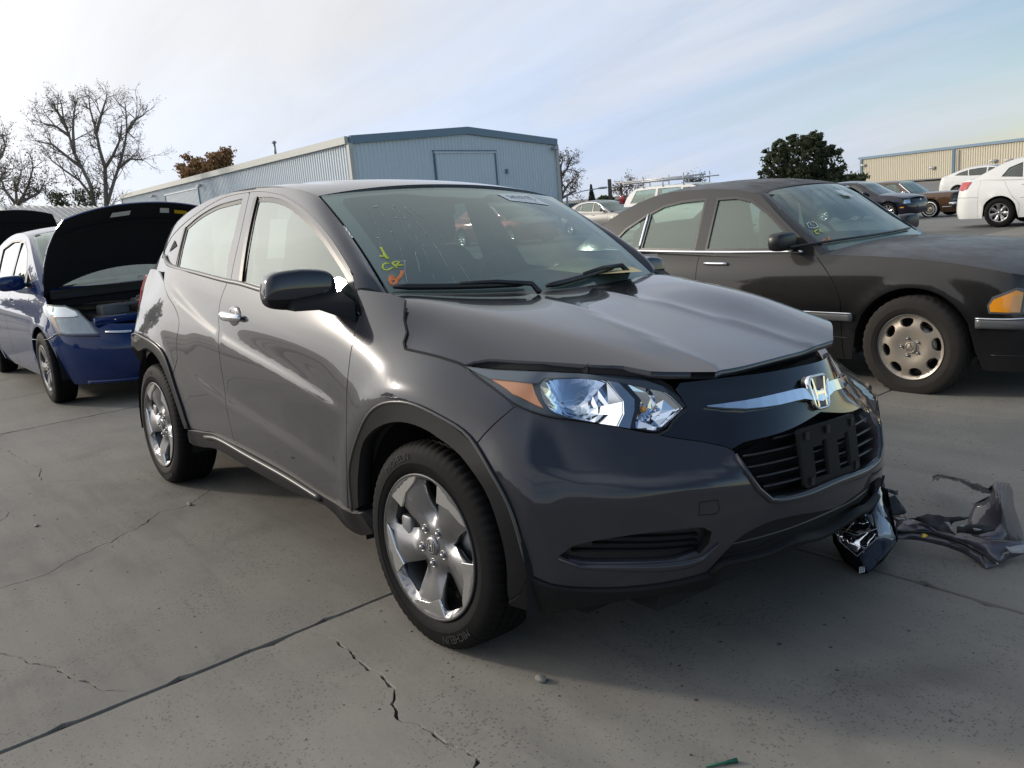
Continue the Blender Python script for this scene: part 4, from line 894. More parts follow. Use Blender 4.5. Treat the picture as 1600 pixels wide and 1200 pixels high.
def wheel_parts(style):
    """returns list of (name, mesh, matrix) for a wheel with its outer face towards -y"""
    if style in WHEELS: return WHEELS[style]
    parts = []
    S = dict(
        hero=dict(R=.331, w=.215, r=.230, n=5, poly=[(.088, 1), (.115, -7), (.150, -13), (.195, -16), (.206, -8), (.208, 4), (.204, 15), (.165, 15), (.125, 12)], mat='alloy', tyre='rubber', ph=12, cap=.031, lug=(.057, 5)),
        merc=dict(R=.317, w=.195, r=.205, n=8, poly=[(.128, 0), (.136, -10), (.155, -15), (.176, -14), (.184, -6), (.184, 6), (.176, 14), (.155, 15), (.136, 10)], mat='alloy_worn', tyre='rubber_dusty', ph=10, cap=.036, lug=(.056, 5), flat=1),
        prius=dict(R=.310, w=.185, r=.200, n=5, poly=[(.075, -12), (.12, -20), (.165, -23), (.178, -16), (.180, 0), (.178, 16), (.165, 23), (.12, 20), (.075, 12)], mat='alloy', tyre='rubber', ph=0, cap=.028, lug=(.05, 5)),
        cover=dict(R=.315, w=.195, r=.200, n=7, poly=[(.060, -6), (.10, -9), (.150, -11), (.175, -12), (.186, 0), (.175, 12), (.150, 11), (.10, 9), (.060, 6)], mat='alloy', tyre='rubber', ph=5, cap=.03, lug=(.045, 0)),
        ten=dict(R=.320, w=.205, r=.225, n=9, poly=[(.065, -4), (.13, -10), (.195, -14), (.205, -6), (.205, 6), (.195, 14), (.13, 10), (.065, 4)], mat='alloy_mach', tyre='rubber', ph=3, cap=.028, lug=(.045, 5)),
        wire=dict(R=.340, w=.200, r=.190, n=24, poly=[(.070, -3), (.150, -5), (.158, 0), (.150, 5), (.070, 3)], mat='alloy_worn', tyre='rubber', ph=3, cap=.045, lug=(.05, 0), white=1),
    )[style]
    W = {}
    t = tyre_mesh('tyre', S['R'], S['w'], S['r'], M[S['tyre']], n=210 if style == 'hero' else (120 if style in ('merc', 'prius') else 60)); parts.append(t)
    r = S['r']; k = S['w'] / .215; fl = S.get('flat', 0)
    def dep(x, z):
        rr = np.sqrt(x * x + z * z); a = np.degrees(np.arctan2(z, x)) - S['ph']; per = 360 / S['n']; d = ((a + per / 2) % per) - per / 2   # 0 at the centre of an opening
        edge = np.abs(d) / (per / 2); base = .078 + .018 * sstep(rr, .05, r * .88) + .006 * sstep(rr, r * .86, r * .97)
        if fl: return (.088 + .010 * sstep(rr, r * .2, r * .55) - .012 * sstep(rr, r * .60, r * .9) + .012 * sstep(rr, r * .9, r)) * k
        if style == 'hero':
            dd = ((a - 4 + per / 2) % per) - per / 2
            return (base - .026 * np.exp(-(np.where(dd < 0, dd / 15, dd / 20)) ** 2) * sstep(rr, .05, .11) * (1 - sstep(rr, r * .90, r * .985)) + .004) * k
        return (base - .012 * (1 - edge) * sstep(rr, .05, .10) * (1 - sstep(rr, r * .8, r * .95)) + .006 * edge * np.sin(np.clip(rr / r, 0, 1) * 3.1)) * k
    SF = Surf(lambda a, b: np.stack([a, dep(a, b), b], -1), (-.25, .25), (-.25, .25), 10, 10, 1)
    if SF.Nn(np.array([.01, .02]))[1] < 0: SF.sign = -1
    outl = np.array(pol([(r - .004, a) for a in range(0, 360, 4)])); holes = []
    for i in range(S['n']):
        P = rotp(pol(S['poly']), S['ph'] + i * 360 / S['n'])
        holes.append(np.array(loop(P + [P[0]], d=.012)))
    rim = panel('rim', SF, outl, M[S['mat']], None, holes=holes, grid=.016, thick=.030, gap=0, side=-1); parts.append(rim)
    mb = MB(); mb.lathe([(r - .004, -dep(r, 0)), (r + .002, -dep(r, 0) - .003), (r + .004, -dep(r, 0)), (r + .002, -.085 * k), (r - .016, -.075 * k), (r - .022, -.02), (r - .03, .06), (r - .01, .09)], 60, 'y'); parts.append(mb.build('rim_barrel', simple_mats['barrel']))
    mb = MB(); c0 = -float(dep(np.array(.0), np.array(.0))) - .001; cr = S['cap']
    mb.lathe([(0.0001, c0 - .008), (cr * .8, c0 - .007), (cr, c0 - .002), (cr, c0 + .004)], 28, 'y'); parts.append(mb.build('centre_cap', M[S['mat']]))
    mb = MB(); mb.lathe([(.05, -.03), (r * .66, -.03), (r * .66, -.012), (.05, -.012)], 48, 'y'); parts.append(mb.build('brake_disc', M['steel']))
    mb = MB(); mb.lathe([(.001, -.045), (.06, -.045), (.07, -.03), (.07, 0), (.001, 0)], 32, 'y'); parts.append(mb.build('hub', M['dark']))
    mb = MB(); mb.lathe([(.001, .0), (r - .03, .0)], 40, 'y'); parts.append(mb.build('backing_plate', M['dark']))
    if S['lug'][1]:
        first = None
        for i in range(S['lug'][1]):
            a = rad(S['ph'] + (42 if style == 'hero' else 36) + i * 360 / S['lug'][1]) if S['n'] != 8 else rad(90 + 18 + i * 72); lr = S['lug'][0]; x, z = lr * math.cos(a), lr * math.sin(a); c1 = -float(dep(np.array(x), np.array(z)))
            if first is None:
                mb = MB(); mb.lathe([(.0155, .002), (.0155, -.001), (.012, -.001), (.012, .006)], 16, 'y'); mb.lathe([(.0001, -.010), (.006, -.010), (.0085, -.006), (.0085, .004)], 6, 'y'); first = mb.build('lug_nut', M['steel']); me = first.data; bpy.data.objects.remove(first)
            parts.append(('lug_nut', me, (x, c1 - .001, z)))
    if style == 'hero':
        for i in range(5):
            P = rotp(pol([(.2245, 19), (.196, 17.5), (.166, 16), (.186, -2), (.204, -19), (.2255, -25), (.2255, -4)]), S['ph'] + 42 + i * 72)
            FL = Surf(lambda a_, b_: np.stack([a_, np.full(np.shape(a_), .1035) + 0 * b_, b_], -1), (-.25, .25), (-.25, .25), 4, 4, SF.sign); f = panel('machined_face', FL, np.array(loop(*[[P[j], P[(j + 1) % 7]] for j in range(7)], d=.02)), M['alloy_mach'], None, off=0, thick=.010, gap=0, grid=.02, side=-1); parts.append(f)
        mb = MB(); mb.box((-.148, -.055, .0), (.055, .05, .13)); parts.append(mb.build('calliper', M['steel'], bevel=.012))
        # cap letter
        mb = MB()
        for sg in (1, -1): mb.prism([(sg * .013, .014), (sg * .008, .014), (sg * .004, -.014), (sg * .009, -.014)][::sg], c0 - .0105, c0 - .006, 'y')
        mb.prism([(-.006, .002), (.006, .002), (.005, -.002), (-.005, -.002)], c0 - .0105, c0 - .006, 'y')
        def rr2(w0, w1, h, q=.6): return [(-w1 / 2, h / 2 * q), (-w1 / 2 * q, h / 2), (w1 / 2 * q, h / 2), (w1 / 2, h / 2 * q), (w0 / 2, -h / 2 * q), (w0 / 2 * q, -h / 2), (-w0 / 2 * q, -h / 2), (-w0 / 2, -h / 2 * q)]
        o_, i_ = rr2(.034, .040, .042), rr2(.029, .034, .036)
        mb.add([(p[0], c0 - .010, p[1]) for p in o_] + [(p[0], c0 - .010, p[1]) for p in i_] + [(p[0], c0 - .006, p[1]) for p in o_], [(i, (i + 1) % 8, 8 + (i + 1) % 8, 8 + i) for i in range(8)] + [(i, (i + 1) % 8, 16 + (i + 1) % 8, 16 + i) for i in range(8)])
        parts.append(mb.build('cap_emblem', M['alloy_mach']))
        V, F = text_geo('MICHELIN', .034, .0003, 2)
        for a0 in (118, -62):
            W_ = []
            for (x, y, z) in V:
                a = rad(a0) - x / .288; rr_ = .288 + y; W_.append((rr_ * math.cos(a), -.1112 - z, rr_ * math.sin(a)))
            mb = MB(); mb.add(W_, F); parts.append(mb.build('sidewall_lettering', simple_mats['letter']))
    if style == 'merc':
        mb = MB(); mb.lathe([(.033, c0 - .009), (.033, c0 - .011), (.029, c0 - .011), (.029, c0 - .009)], 28, 'y')
        for i in range(3):
            a = rad(90 + 120 * i); b = rad(90 + 120 * i + 90); tip = (.030 * math.cos(a), .030 * math.sin(a)); s1 = (.0045 * math.cos(b), .0045 * math.sin(b))
            mb.prism([tip, s1, (-s1[0], -s1[1])], c0 - .012, c0 - .007, 'y')
        parts.append(mb.build('cap_star', M['alloy_worn']))
    if S.get('white'):
        mb = MB(); mb.lathe([(.235, -.104), (.275, -.1075), (.275, -.106), (.235, -.102)], 60, 'y'); parts.append(mb.build('white_band', M['paper']))
    out = []
    for p in parts:
        if isinstance(p, tuple): out.append(p)
        else: out.append((p.name.split('.')[0], p.data, (0, 0, 0))); bpy.data.objects.remove(p)
    WHEELS[style] = out; return out
simple_mats['letter'] = simple('raised_lettering', (.013, .013, .0135), .6)
def put_wheel(style, parent, loc, rz=0.0, spin=0.0, camber=0.0):
    w = bpy.data.objects.new('wheel', None); link(w, parent); w.empty_display_size = .1
    w.matrix_local = Matrix.Translation(Vector(loc)) @ Matrix.Rotation(rz, 4, 'Z') @ Matrix.Rotation(camber, 4, 'X') @ Matrix.Rotation(spin, 4, 'Y')
    for nm, me, l in wheel_parts(style):
        o = bpy.data.objects.new(nm, me); link(o, w); o.location = l
    return w
def superq(c, d, e=.35, n=24, m=14, f=None, rot=None):
    """rounded box (superellipsoid); optional deformation f on the unit shape"""
    V = []; sg = lambda v, p: math.copysign(abs(v) ** p, v)
    for i in range(m + 1):
        th = -math.pi / 2 + math.pi * i / m
        for j in range(n):
            ph = 2 * math.pi * j / n; p = [sg(math.cos(th), e) * sg(math.cos(ph), e), sg(math.cos(th), e) * sg(math.sin(ph), e), sg(math.sin(th), e)]
            if f: p = f(*p)
            V.append((p[0] * d[0] / 2, p[1] * d[1] / 2, p[2] * d[2] / 2))
    V = np.array(V)
    if rot is not None: V = V @ np.array(rot).T
    F = [(i * n + j, i * n + (j + 1) % n, (i + 1) * n + (j + 1) % n, (i + 1) * n + j) for i in range(m) for j in range(n)]
    return V + np.array(c), F
def hero_details():
    R = hero; pm = M['hero']
    put_wheel('hero', R, (0, -.744, .332), rad(2.65), 0)
    put_wheel('hero', R, (-2.61, -.750, .332), 0, rad(10))
    put_wheel('hero', R, (0, .765, .428), math.pi + rad(2.65), rad(70), -rad(3))
    put_wheel('hero', R, (-2.61, .765, .428), math.pi, rad(150), -rad(3))
    # dark inner shell, wells and floor
    def arc(cx, r, n=20): return [(cx + r * math.cos(t), .31 + r * math.sin(t)) for t in np.linspace(math.pi, 0, n)]
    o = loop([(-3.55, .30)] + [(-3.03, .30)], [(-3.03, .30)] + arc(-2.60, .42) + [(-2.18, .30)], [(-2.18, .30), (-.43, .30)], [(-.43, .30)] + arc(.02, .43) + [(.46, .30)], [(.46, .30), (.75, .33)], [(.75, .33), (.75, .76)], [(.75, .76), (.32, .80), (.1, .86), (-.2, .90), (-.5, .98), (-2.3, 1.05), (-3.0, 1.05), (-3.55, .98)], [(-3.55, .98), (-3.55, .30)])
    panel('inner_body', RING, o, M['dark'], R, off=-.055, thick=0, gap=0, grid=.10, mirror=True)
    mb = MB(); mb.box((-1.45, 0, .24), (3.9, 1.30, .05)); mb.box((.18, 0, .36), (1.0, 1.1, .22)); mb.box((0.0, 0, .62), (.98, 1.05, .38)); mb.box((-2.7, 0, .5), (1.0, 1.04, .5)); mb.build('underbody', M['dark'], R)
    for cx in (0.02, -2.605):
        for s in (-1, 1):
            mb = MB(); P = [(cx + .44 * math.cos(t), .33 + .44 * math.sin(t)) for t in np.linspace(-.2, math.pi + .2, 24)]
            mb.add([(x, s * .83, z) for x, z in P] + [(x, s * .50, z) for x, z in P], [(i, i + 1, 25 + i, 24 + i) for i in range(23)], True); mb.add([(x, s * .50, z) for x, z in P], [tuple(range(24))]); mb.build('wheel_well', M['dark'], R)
    # ---------------- door mirrors
    for s in (-1, 1):
        def fz(x, y, z): 
            k = 1 + .10 * z - .0 ; return (x * (1 - .15 * abs(z)), y * (1 - .07 * max(z, 0)), z * (1 - .10 * abs(y)))
        V, F = superq((0, 0, 0), (.100, .252, .142), .45, 40, 22, fz)
        V = V * ([1, 1, 1] if s < 0 else [.9, .85, .85]) + [-.60, s * (.918 if s < 0 else .875), 1.119 if s < 0 else 1.10]; V[:, 0] += -.10 * (np.abs(V[:, 1]) - .80); up = V[:, 2] > 1.085 
        Vt = np.array(V); Ft = [f for f in F if np.mean([V[i][2] for i in f]) > 1.094]; Fb = [f for f in F if not np.mean([V[i][2] for i in f]) > 1.094]
        mb = MB(); mb.add(V, Ft, True); mir = mb.build('door_mirror', pm, R)
        mb = MB(); c = V.mean(0); mb.add(c + (V - c) * .988, Fb, True); mb.build('mirror_shell', M['black_plastic'], mir)
        mb = MB(); mb.add([(-.66, s * .81, 1.07), (-.66, s * 1.02, 1.08), (-.66, s * 1.01, 1.17), (-.66, s * .83, 1.17)], [(0, 1, 2, 3)]); mb.build('mirror_glass', M['chrome'], mir)
        # sail base and arm
        b0 = np.array([(-.40, .815, 1.005), (-.43, .800, 1.075), (-.53, .795, 1.108), (-.62, .800, 1.10), (-.60, .825, 1.045)]); b1 = np.array([(-.50, .90, 1.05), (-.52, .89, 1.075), (-.56, .89, 1.10), (-.63, .90, 1.09), (-.62, .905, 1.055)])
        b2 = b1 + np.array([-.03, .08, .0]); VV = np.vstack([b0, b1, b2]) * [1, s, 1]; mb = MB(); mb.add(VV, [(r * 5 + i, r * 5 + (i + 1) % 5, (r + 1) * 5 + (i + 1) % 5, (r + 1) * 5 + i) for r in range(2) for i in range(5)] + [(0, 1, 2, 3, 4), (10, 11, 12, 13, 14)]); mb.build('mirror_arm', M['black_plastic'], mir, bevel=.008)
    # ---------------- front door handle (bright pull in a dished cup)
    for s in (-1, 1):
        q0 = RING.hit(*ray_local(366, 496)); P0 = RING.P(q0); N0 = RING.Nn(q0)
        V, F = superq((0, 0, 0), (.155, .030, .10), 1.0, 28, 12); V = V * [1, 1, 1]
        mb = MB(); mb.add((P0 + V + N0 * -.006) * [1, s, 1], F, True); cup = mb.build('door_handle', simple_mats['cup'], R)
        H = []
        for i in range(15):
            t = i / 14; H.append(P0 + np.array([-.108 + .205 * t, .010 + .026 * math.sin(math.pi * t), .012 - .010 * t]))
        mb = MB(); mb.tube([h * [1, s, 1] for h in H], [.009 + .011 * math.sin(math.pi * min(1, max(0, i / 14))) ** .5 for i in range(15)], 12); mb.build('handle_pull', M['chrome'], cup)
    # ---------------- wipers
    def W(a, b): return wsf(np.array(a), np.array(b))
    for (a0, b0, a1, b1, pv) in ((.035, .965, .045, .22, (.0, .12)), (.02, .10, .115, -.62, (.0, -.66))):
        n = 12; P = [W(a0 + (a1 - a0) * t, b0 + (b1 - b0) * t) + np.array([.008, 0, .016]) for t in np.linspace(0, 1, n)]
        P = [p * [1, -1, 1] for p in P]; mb = MB(); mb.tube(P, [.008] + [.013] * (n - 2) + [.008], 6); wp = mb.build('wiper_blade', M['satin_black'], R)
        mid = P[int(n * .45)]; end = W(-.06, b1) * [1, -1, 1] + np.array([.03, 0, -.0]); mb = MB(); mb.tube([mid + np.array([.004, 0, .010]), (mid + P[-1]) / 2 + np.array([.012, 0, .012]), P[-1] + np.array([.03, 0, .0]), P[-1] + np.array([.07, 0, -.03])], [.008, .009, .011, .012], 6); mb.build('wiper_arm', M['satin_black'], wp)
    # cowl
    mb = MB(); n = 24; V = []
    for i in range(n):
        b = -1.0 + 2 * i / (n - 1); p = W(.02, b); V += [tuple(p * [1, -1, 1]), tuple((p + np.array([.10, 0, -.025])) * [1, -1, 1]), tuple((p + np.array([.16, 0, -.06])) * [1, -1, 1])]
    mb.add(V, [(i * 3 + j, i * 3 + j + 1, (i + 1) * 3 + j + 1, (i + 1) * 3 + j) for i in range(n - 1) for j in range(2)], True); mb.build('cowl_panel', M['satin_black'], R)
    # ---------------- interior
    D = []
    for i in range(21):
        y = -.72 + 1.44 * i / 20; q = 1 - (y / .72) ** 2; hump = .035 * math.exp(-((y - .36) / .16) ** 2)
        D.append([(-.36 + .10 * q, y, 1.045), (-.58, y, 1.085 + .02 * q), (-.80, y, 1.10 + hump), (-.90, y, 1.07 + hump), (-.93, y, .94), (-.80, y, .62)])
    V = [p for r in D for p in r]; mb = MB(); mb.add(V, [(i * 6 + j, i * 6 + j + 1, (i + 1) * 6 + j + 1, (i + 1) * 6 + j) for i in range(20) for j in range(5)], True); dash = mb.build('dashboard', M['interior'], R)
    mb = MB(); c = np.array([-1.02, .36, 1.03]); P = []
    ax = rad(25)
    for i in range(33):
        t = 2 * math.pi * i / 32; P.append(c + .185 * np.array([math.cos(t) * -math.sin(ax) , math.sin(t), math.cos(t) * math.cos(ax)]))
    mb.tube(P, .016, 8, cap=False); st = mb.build('steering_wheel', M['interior'], R)
    V, F = superq(c + [.01, 0, 0], (.06, .16, .14), .7, 16, 10); mb = MB(); mb.add(V, F, True); mb.tube([c + [0, -.18, 0], c + [0, .18, 0]], .014, 6); mb.build('wheel_hub', M['interior'], st)
    for y in (-.36, .36):
        def fb(x, yy, z): return (x * (1 - .25 * (z + 1) / 2) - .0, yy * (1 - .18 * max(z, 0)), z)
        V, F = superq((0, 0, 0), (.17, .50, .66), .45, 24, 16, fb); c, s_ = math.cos(rad(-18)), math.sin(rad(-18)); V = V @ np.array([[c, 0, s_], [0, 1, 0], [-s_, 0, c]]).T
        mb = MB(); mb.add(V + [-1.52, y, .93], F, True); seat = mb.build('front_seat', M['cloth'], R)
        V, F = superq((-1.30, y, .58), (.52, .50, .18), .5, 20, 10); mb = MB(); mb.add(V, F, True); mb.build('seat_cushion', M['cloth'], seat)
        V, F = superq((-1.645, y, 1.335), (.11, .26, .17), .55, 18, 10); mb = MB(); mb.add(V, F, True); mb.build('headrest', M['cloth'], seat)
    V, F = superq((-2.42, 0, .88), (.20, 1.25, .62), .3, 24, 12); mb = MB(); mb.add(V, F, True); rs = mb.build('rear_seat', M['cloth'], R)
    for y in (-.42, 0, .42):
        V, F = superq((-2.50, y, 1.24), (.10, .24, .14), .5, 16, 8); mb = MB(); mb.add(V, F, True); mb.build('headrest', M['cloth'], rs)
    ho = loop([(-1.03, .94), (-2.9, .94)], [(-2.9, .94), (-2.9, -.94)], [(-2.9, -.94), (-1.03, -.94)], [(-1.03, -.94), (-1.03, .94)], d=.1)
    panel('headliner', ROOF, ho, M['headliner'], R, off=-.03, thick=0, gap=0, grid=(.15, .2))
    for s in (-1, 1):
        mb = MB(); mb.add([(-1.52, s * .76, 1.02), (-1.66, s * .76, 1.02), (-1.70, s * .60, 1.50), (-1.60, s * .60, 1.50)], [(0, 1, 2, 3)]); mb.box((-1.6, s * .775, .7), (2.2, .02, .62)); mb.build('inner_pillar', M['interior'], R)
    # deployed curtain airbag on the near side and its seat bag
    def cloth_sheet(nm, P, amp, mat, seed):
        r = np.random.default_rng(seed); n, m = 16, 12; A0, A1, A2, A3 = [np.array(p, float) for p in P]; V = []; ph = r.uniform(0, 6, 6)
        for i in range(n):
            for j in range(m):
                u, v = i / (n - 1), j / (m - 1); p = A0 * (1 - u) * (1 - v) + A1 * u * (1 - v) + A2 * u * v + A3 * (1 - u) * v
                d = amp * (math.sin(9 * u + ph[0] + 3 * v) + .6 * math.sin(17 * u + ph[1] - 4 * v) + .5 * math.sin(13 * v + ph[2] + 2 * u)); V.append(p + np.array([0, d, 0]))
        mb = MB(); mb.add(V, [(i * m + j, i * m + j + 1, (i + 1) * m + j + 1, (i + 1) * m + j) for i in range(n - 1) for j in range(m - 1)], True); return mb.build(nm, mat, R)
    cloth_sheet('curtain_airbag', [(-1.28, -.60, 1.43), (-1.70, -.58, 1.46), (-1.68, -.66, 1.10), (-1.34, -.66, 1.08)], .010, M['curtain'], 1)
    cloth_sheet('curtain_airbag', [(-1.75, -.58, 1.46), (-2.20, -.58, 1.44), (-2.18, -.64, 1.16), (-1.85, -.64, 1.13)], .010, M['curtain'], 2)
    mb = MB(); V, F = superq((-1.06, -.02, 1.405), (.03, .21, .06), .5, 16, 8); mb.add(V, F, True); mb.tube([(-1.05, -.02, 1.42), (-.98, -.02, 1.455)], .012, 6); mb.build('rear_view_mirror', M['satin_black'], R)
    # envelope on the dash
    EV = []
    for px_, z_ in (((852, 420), 1.130), ((905, 402), 1.152), ((968, 408), 1.140), ((1004, 424), 1.118), ((925, 429), 1.112)): o_, d_ = ray_local(*px_); t_ = (z_ - o_[2]) / d_[2]; EV.append((o_ + d_ * t_) * [1, -1, 1])
    mb = MB(); mb.add(EV, [(0, 1, 2, 3, 4)]); mb.build('dash_envelope', M['manila'], R)
simple_mats['cup'] = paint('handle_cup_paint', (.06, .06, .065), metal=.7, rough=.2)
hero_details()
# ================================================================== ground
def ray_w(x, y): return CAMW, MW.T @ np.array([(x - 800) / FPX, (y - 600) / FPX, 1.0])
def gnd(x, y, z=0.0): o, d = ray_w(x, y); return o + d * (z - o[2]) / d[2]
def far(x, y, D): o, d = ray_w(x, y); return o + d * D
def concrete(name, asphalt=False):
    m = new_mat(name); b = NB(m); g = b.node('ShaderNodeNewGeometry'); v = g.outputs['Position']
    big = b.noise(v, .55, 5, .6, .3); mid = b.noise(v, 3.2, 6, .65, .4); fine = b.noise(v, 60, 4, .7); oi = b.node('ShaderNodeObjectInfo')
    mp = b.node('ShaderNodeMapping'); b.L.new(v, mp.inputs[0]); mp.inputs['Scale'].default_value = (.6, 5, 1); mp.inputs['Rotation'].default_value = (0, 0, rad(12)); st = b.noise(mp.outputs[0], 2.2, 5, .6, .6)
    t = b.math('MULTIPLY_ADD', big, .62, b.math('MULTIPLY_ADD', mid, .30, b.math('MULTIPLY', st, .24)))
    t = b.math('ADD', t, b.math('MULTIPLY_ADD', oi.outputs['Random'], .10, -.07))
    c = b.ramp(t, [(.36, (.125, .117, .102)), (.50, (.190, .178, .154)), (.62, (.222, .207, .178)), (.78, (.280, .260, .222))])
    # exposed aggregate: dark pits and a few pale grains
    v1 = b.voro(v, 120); sc_ = b.node('ShaderNodeSeparateColor'); b.L.new(v1.outputs['Color'], sc_.inputs[0]); pit = b.math('LESS_THAN', v1.outputs['Distance'], b.math('MULTIPLY', b.math('POWER', sc_.outputs[0], 2.2), b.math('MULTIPLY_ADD', b.noise(v, 2.6, 4, .65), 1.7, -.42)))
    v2 = b.voro(v, 160); pale = b.math('LESS_THAN', v2.outputs['Distance'], .13)
    v3 = b.voro(v, 14); spot = b.math('LESS_THAN', v3.outputs['Distance'], b.math('MULTIPLY_ADD', b.noise(v, 1.7, 3, .6), .30, -.085))
    c = b.mix(b.math('MULTIPLY', pit, .50), c, (.05, .047, .043, 1)); c = b.mix(b.math('MULTIPLY', pale, .35), c, (.30, .28, .25, 1)); c = b.mix(b.math('MULTIPLY', spot, .8), c, (.03, .028, .026, 1))
    c = b.mix(b.math('MULTIPLY_ADD', fine, .5, -.12, clamp=True), c, b.mix(.5, c, (.03, .03, .03, 1)))
    rust = b.math('MULTIPLY', b.math('SUBTRACT', b.noise(v, .9, 4, .6), .56, clamp=True), 2.2, clamp=True); c = b.mix(b.math('MULTIPLY', rust, .5), c, (.25, .185, .13, 1))
    oil = b.math('MULTIPLY', b.math('SUBTRACT', b.noise(v, 1.35, 4, .55, .8), .60, clamp=True), 4.5, clamp=True); c = b.mix(b.math('MULTIPLY', oil, .55), c, (.055, .052, .048, 1))
    m2 = b.node('ShaderNodeMapping'); b.L.new(v, m2.inputs[0]); m2.inputs['Scale'].default_value = (.12, 2.6, 1); m2.inputs['Rotation'].default_value = (0, 0, rad(4)); tm = b.math('MULTIPLY', b.math('SUBTRACT', b.noise(m2.outputs[0], 1.6, 3, .5), .58, clamp=True), 3.0, clamp=True); c = b.mix(b.math('MULTIPLY', tm, .35), c, (.07, .067, .06, 1))
    h = b.math('ADD', b.math('MULTIPLY', fine, .4), b.math('MULTIPLY', pit, -.9)); h = b.math('ADD', h, b.math('MULTIPLY', mid, .8))
    p = b.pbsdf(Base_Color=c, Roughness=b.math('MULTIPLY_ADD', mid, .25, .62)); p.inputs['Specular IOR Level'].default_value = .35
    b.L.new(b.bump(h, .35, .004), p.inputs['Normal']); return b.out(p.outputs[0])
M['concrete'] = concrete('weathered_concrete')
M['joint'] = simple('dirt_in_joint', (.018, .016, .014), .95, var=.5, vscale=40)
YS = [-1500, -60, -20, 0, 12, 18.93, 18.95] + [18.95 + k for k in range(1, 16)] + [60, 200, 1500]
def fall(y): return 0.0 if y < 19 else -.035 * min(y - 19, 13)
g = MB(); g.add([(x, y, -.045 if y < 18.94 else fall(y) - .003) for y in YS for x in (-1500, -33, 9, 1500)], [(4 * r_ + c, 4 * r_ + c + 1, 4 * r_ + c + 5, 4 * r_ + c + 4) for r_ in range(len(YS) - 1) for c in range(3)])
ground = struct(g.build('ground', M['concrete']))
XL, YL = -.43, .515; GX, GY = 4.59, 4.60; JG = .0085
CRK = [
 [(492, 990), (520, 995), (530, 1005), (555, 1022), (567, 1035), (575, 1047), (592, 1055), (600, 1065), (617, 1075), (612, 1100), (632, 1127), (655, 1132), (670, 1145), (695, 1162), (725, 1172), (740, 1185), (742, 1200), (750, 1240), (738, 1290)],
 [(-50, 1008), (0, 1020), (25, 1027), (50, 1037), (90, 1045), (107, 1060), (130, 1065), (160, 1075), (185, 1080), (203, 1084)],
 [(-30, 693), (0, 701), (15, 706), (25, 712), (40, 720), (50, 725), (60, 730), (67, 735), (61, 742), (67, 752)],
 [(-20, 925), (0, 918), (40, 908), (70, 899), (100, 880), (120, 870), (150, 855), (172, 847), (190, 836), (212, 825), (230, 817), (234, 811), (250, 800), (270, 796), (282, 794), (300, 785), (315, 775), (330, 765), (347, 761)],
 [(-15, 822), (0, 815), (10, 807), (17, 797)],
 [(68, 753), (100, 752), (140, 749), (185, 748)],
]
CW = [(.010, .022), (.008, .017), (.009, .014), (.006, .009), (.007, .010), (.003, .004)]
def crack_poly(P, w0, w1, seed):
    r = np.random.default_rng(seed); L = []
    for a, b_ in zip(P[:-1], P[1:]):
        n = max(2, int(np.linalg.norm(b_ - a) / .018)); 
        for k in range(n): L.append(a + (b_ - a) * k / n)
    L.append(P[-1]); L = np.array(L); n = len(L)
    T = np.gradient(L, axis=0); T /= np.linalg.norm(T, axis=1)[:, None]; B = np.stack([-T[:, 1], T[:, 0]], 1)
    L = L + B * (np.convolve(r.normal(0, .009, n + 2), [.33, .34, .33], 'valid')[:n, None] + r.normal(0, .0022, (n, 1)))
    w = r.uniform(w0 * .5, w1 * .6, n) * np.where(r.random(n) < .08, 2.4, 1); env = np.minimum(1, np.minimum(np.arange(n), np.arange(n)[::-1]) / 4 + .05); w = w * env
    return np.vstack([L + B * w[:, None] / 2, (L - B * w[:, None] / 2)[::-1]])
crk = [(crack_poly(np.array([gnd(*p)[:2] for p in C]), CW[i][0], CW[i][1], 40 + i)) for i, C in enumerate(CRK)]
SLAB = Surf(lambda a, b: np.stack([a, b, 0 * a], -1), (-50, 50), (-50, 50), 3, 3, 1)
base_slab = None
for i in range(-7, 2):
    for j in range(-3, 4):
        x0, x1 = XL + GX * i + JG, XL + GX * (i + 1) - JG; y0, y1 = YL + GY * j + JG, YL + GY * (j + 1) - JG
        near = abs(i + .5) < 2 and j in (-1, 0, -2)
        if near or (i, j) == (-2, -1):
            r = np.random.default_rng(100 + i * 17 + j); 
            def edge(p, q):
                n = 110; t = np.linspace(0, 1, n + 1)[:-1]; P = p + (q - p) * t[:, None]; d = (q - p) / np.linalg.norm(q - p); nn = np.array([-d[1], d[0]])   # inwards for a ccw loop
                j_ = np.convolve(r.normal(0, .0035, n + 4), np.ones(5) / 5, 'valid') + np.where(r.random(n) < .09, r.uniform(.003, .018, n), 0); j_ = np.clip(j_ + .001, -.003, .03); j_[0] = 0
                return P + nn * j_[:, None]
            c = [np.array(q, float) for q in ((x0, y0), (x1, y0), (x1, y1), (x0, y1))]
            out = np.vstack([edge(c[k], c[(k + 1) % 4]) for k in range(4)])
            hs = [h for h in crk if (h[:, 0] > x0 + .02).all() and (h[:, 0] < x1 - .02).all() and (h[:, 1] > y0 + .02).all() and (h[:, 1] < y1 - .02).all()]
            o = panel('concrete_slab', SLAB, out, M['concrete'], ground, holes=hs, grid=.5, thick=.04, gap=0, side=1)
        else:
            if base_slab is None:
                mb = MB(); mb.box((0, 0, -.02), (GX - 2 * JG, GY - 2 * JG, .04)); base_slab = mb.build('concrete_slab', M['concrete'], ground, bevel=.003); o = base_slab
            else: o = base_slab.copy(); COL.objects.link(o)
            o.location = ((x0 + x1) / 2, (y0 + y1) / 2, rng.uniform(-.003, 0))
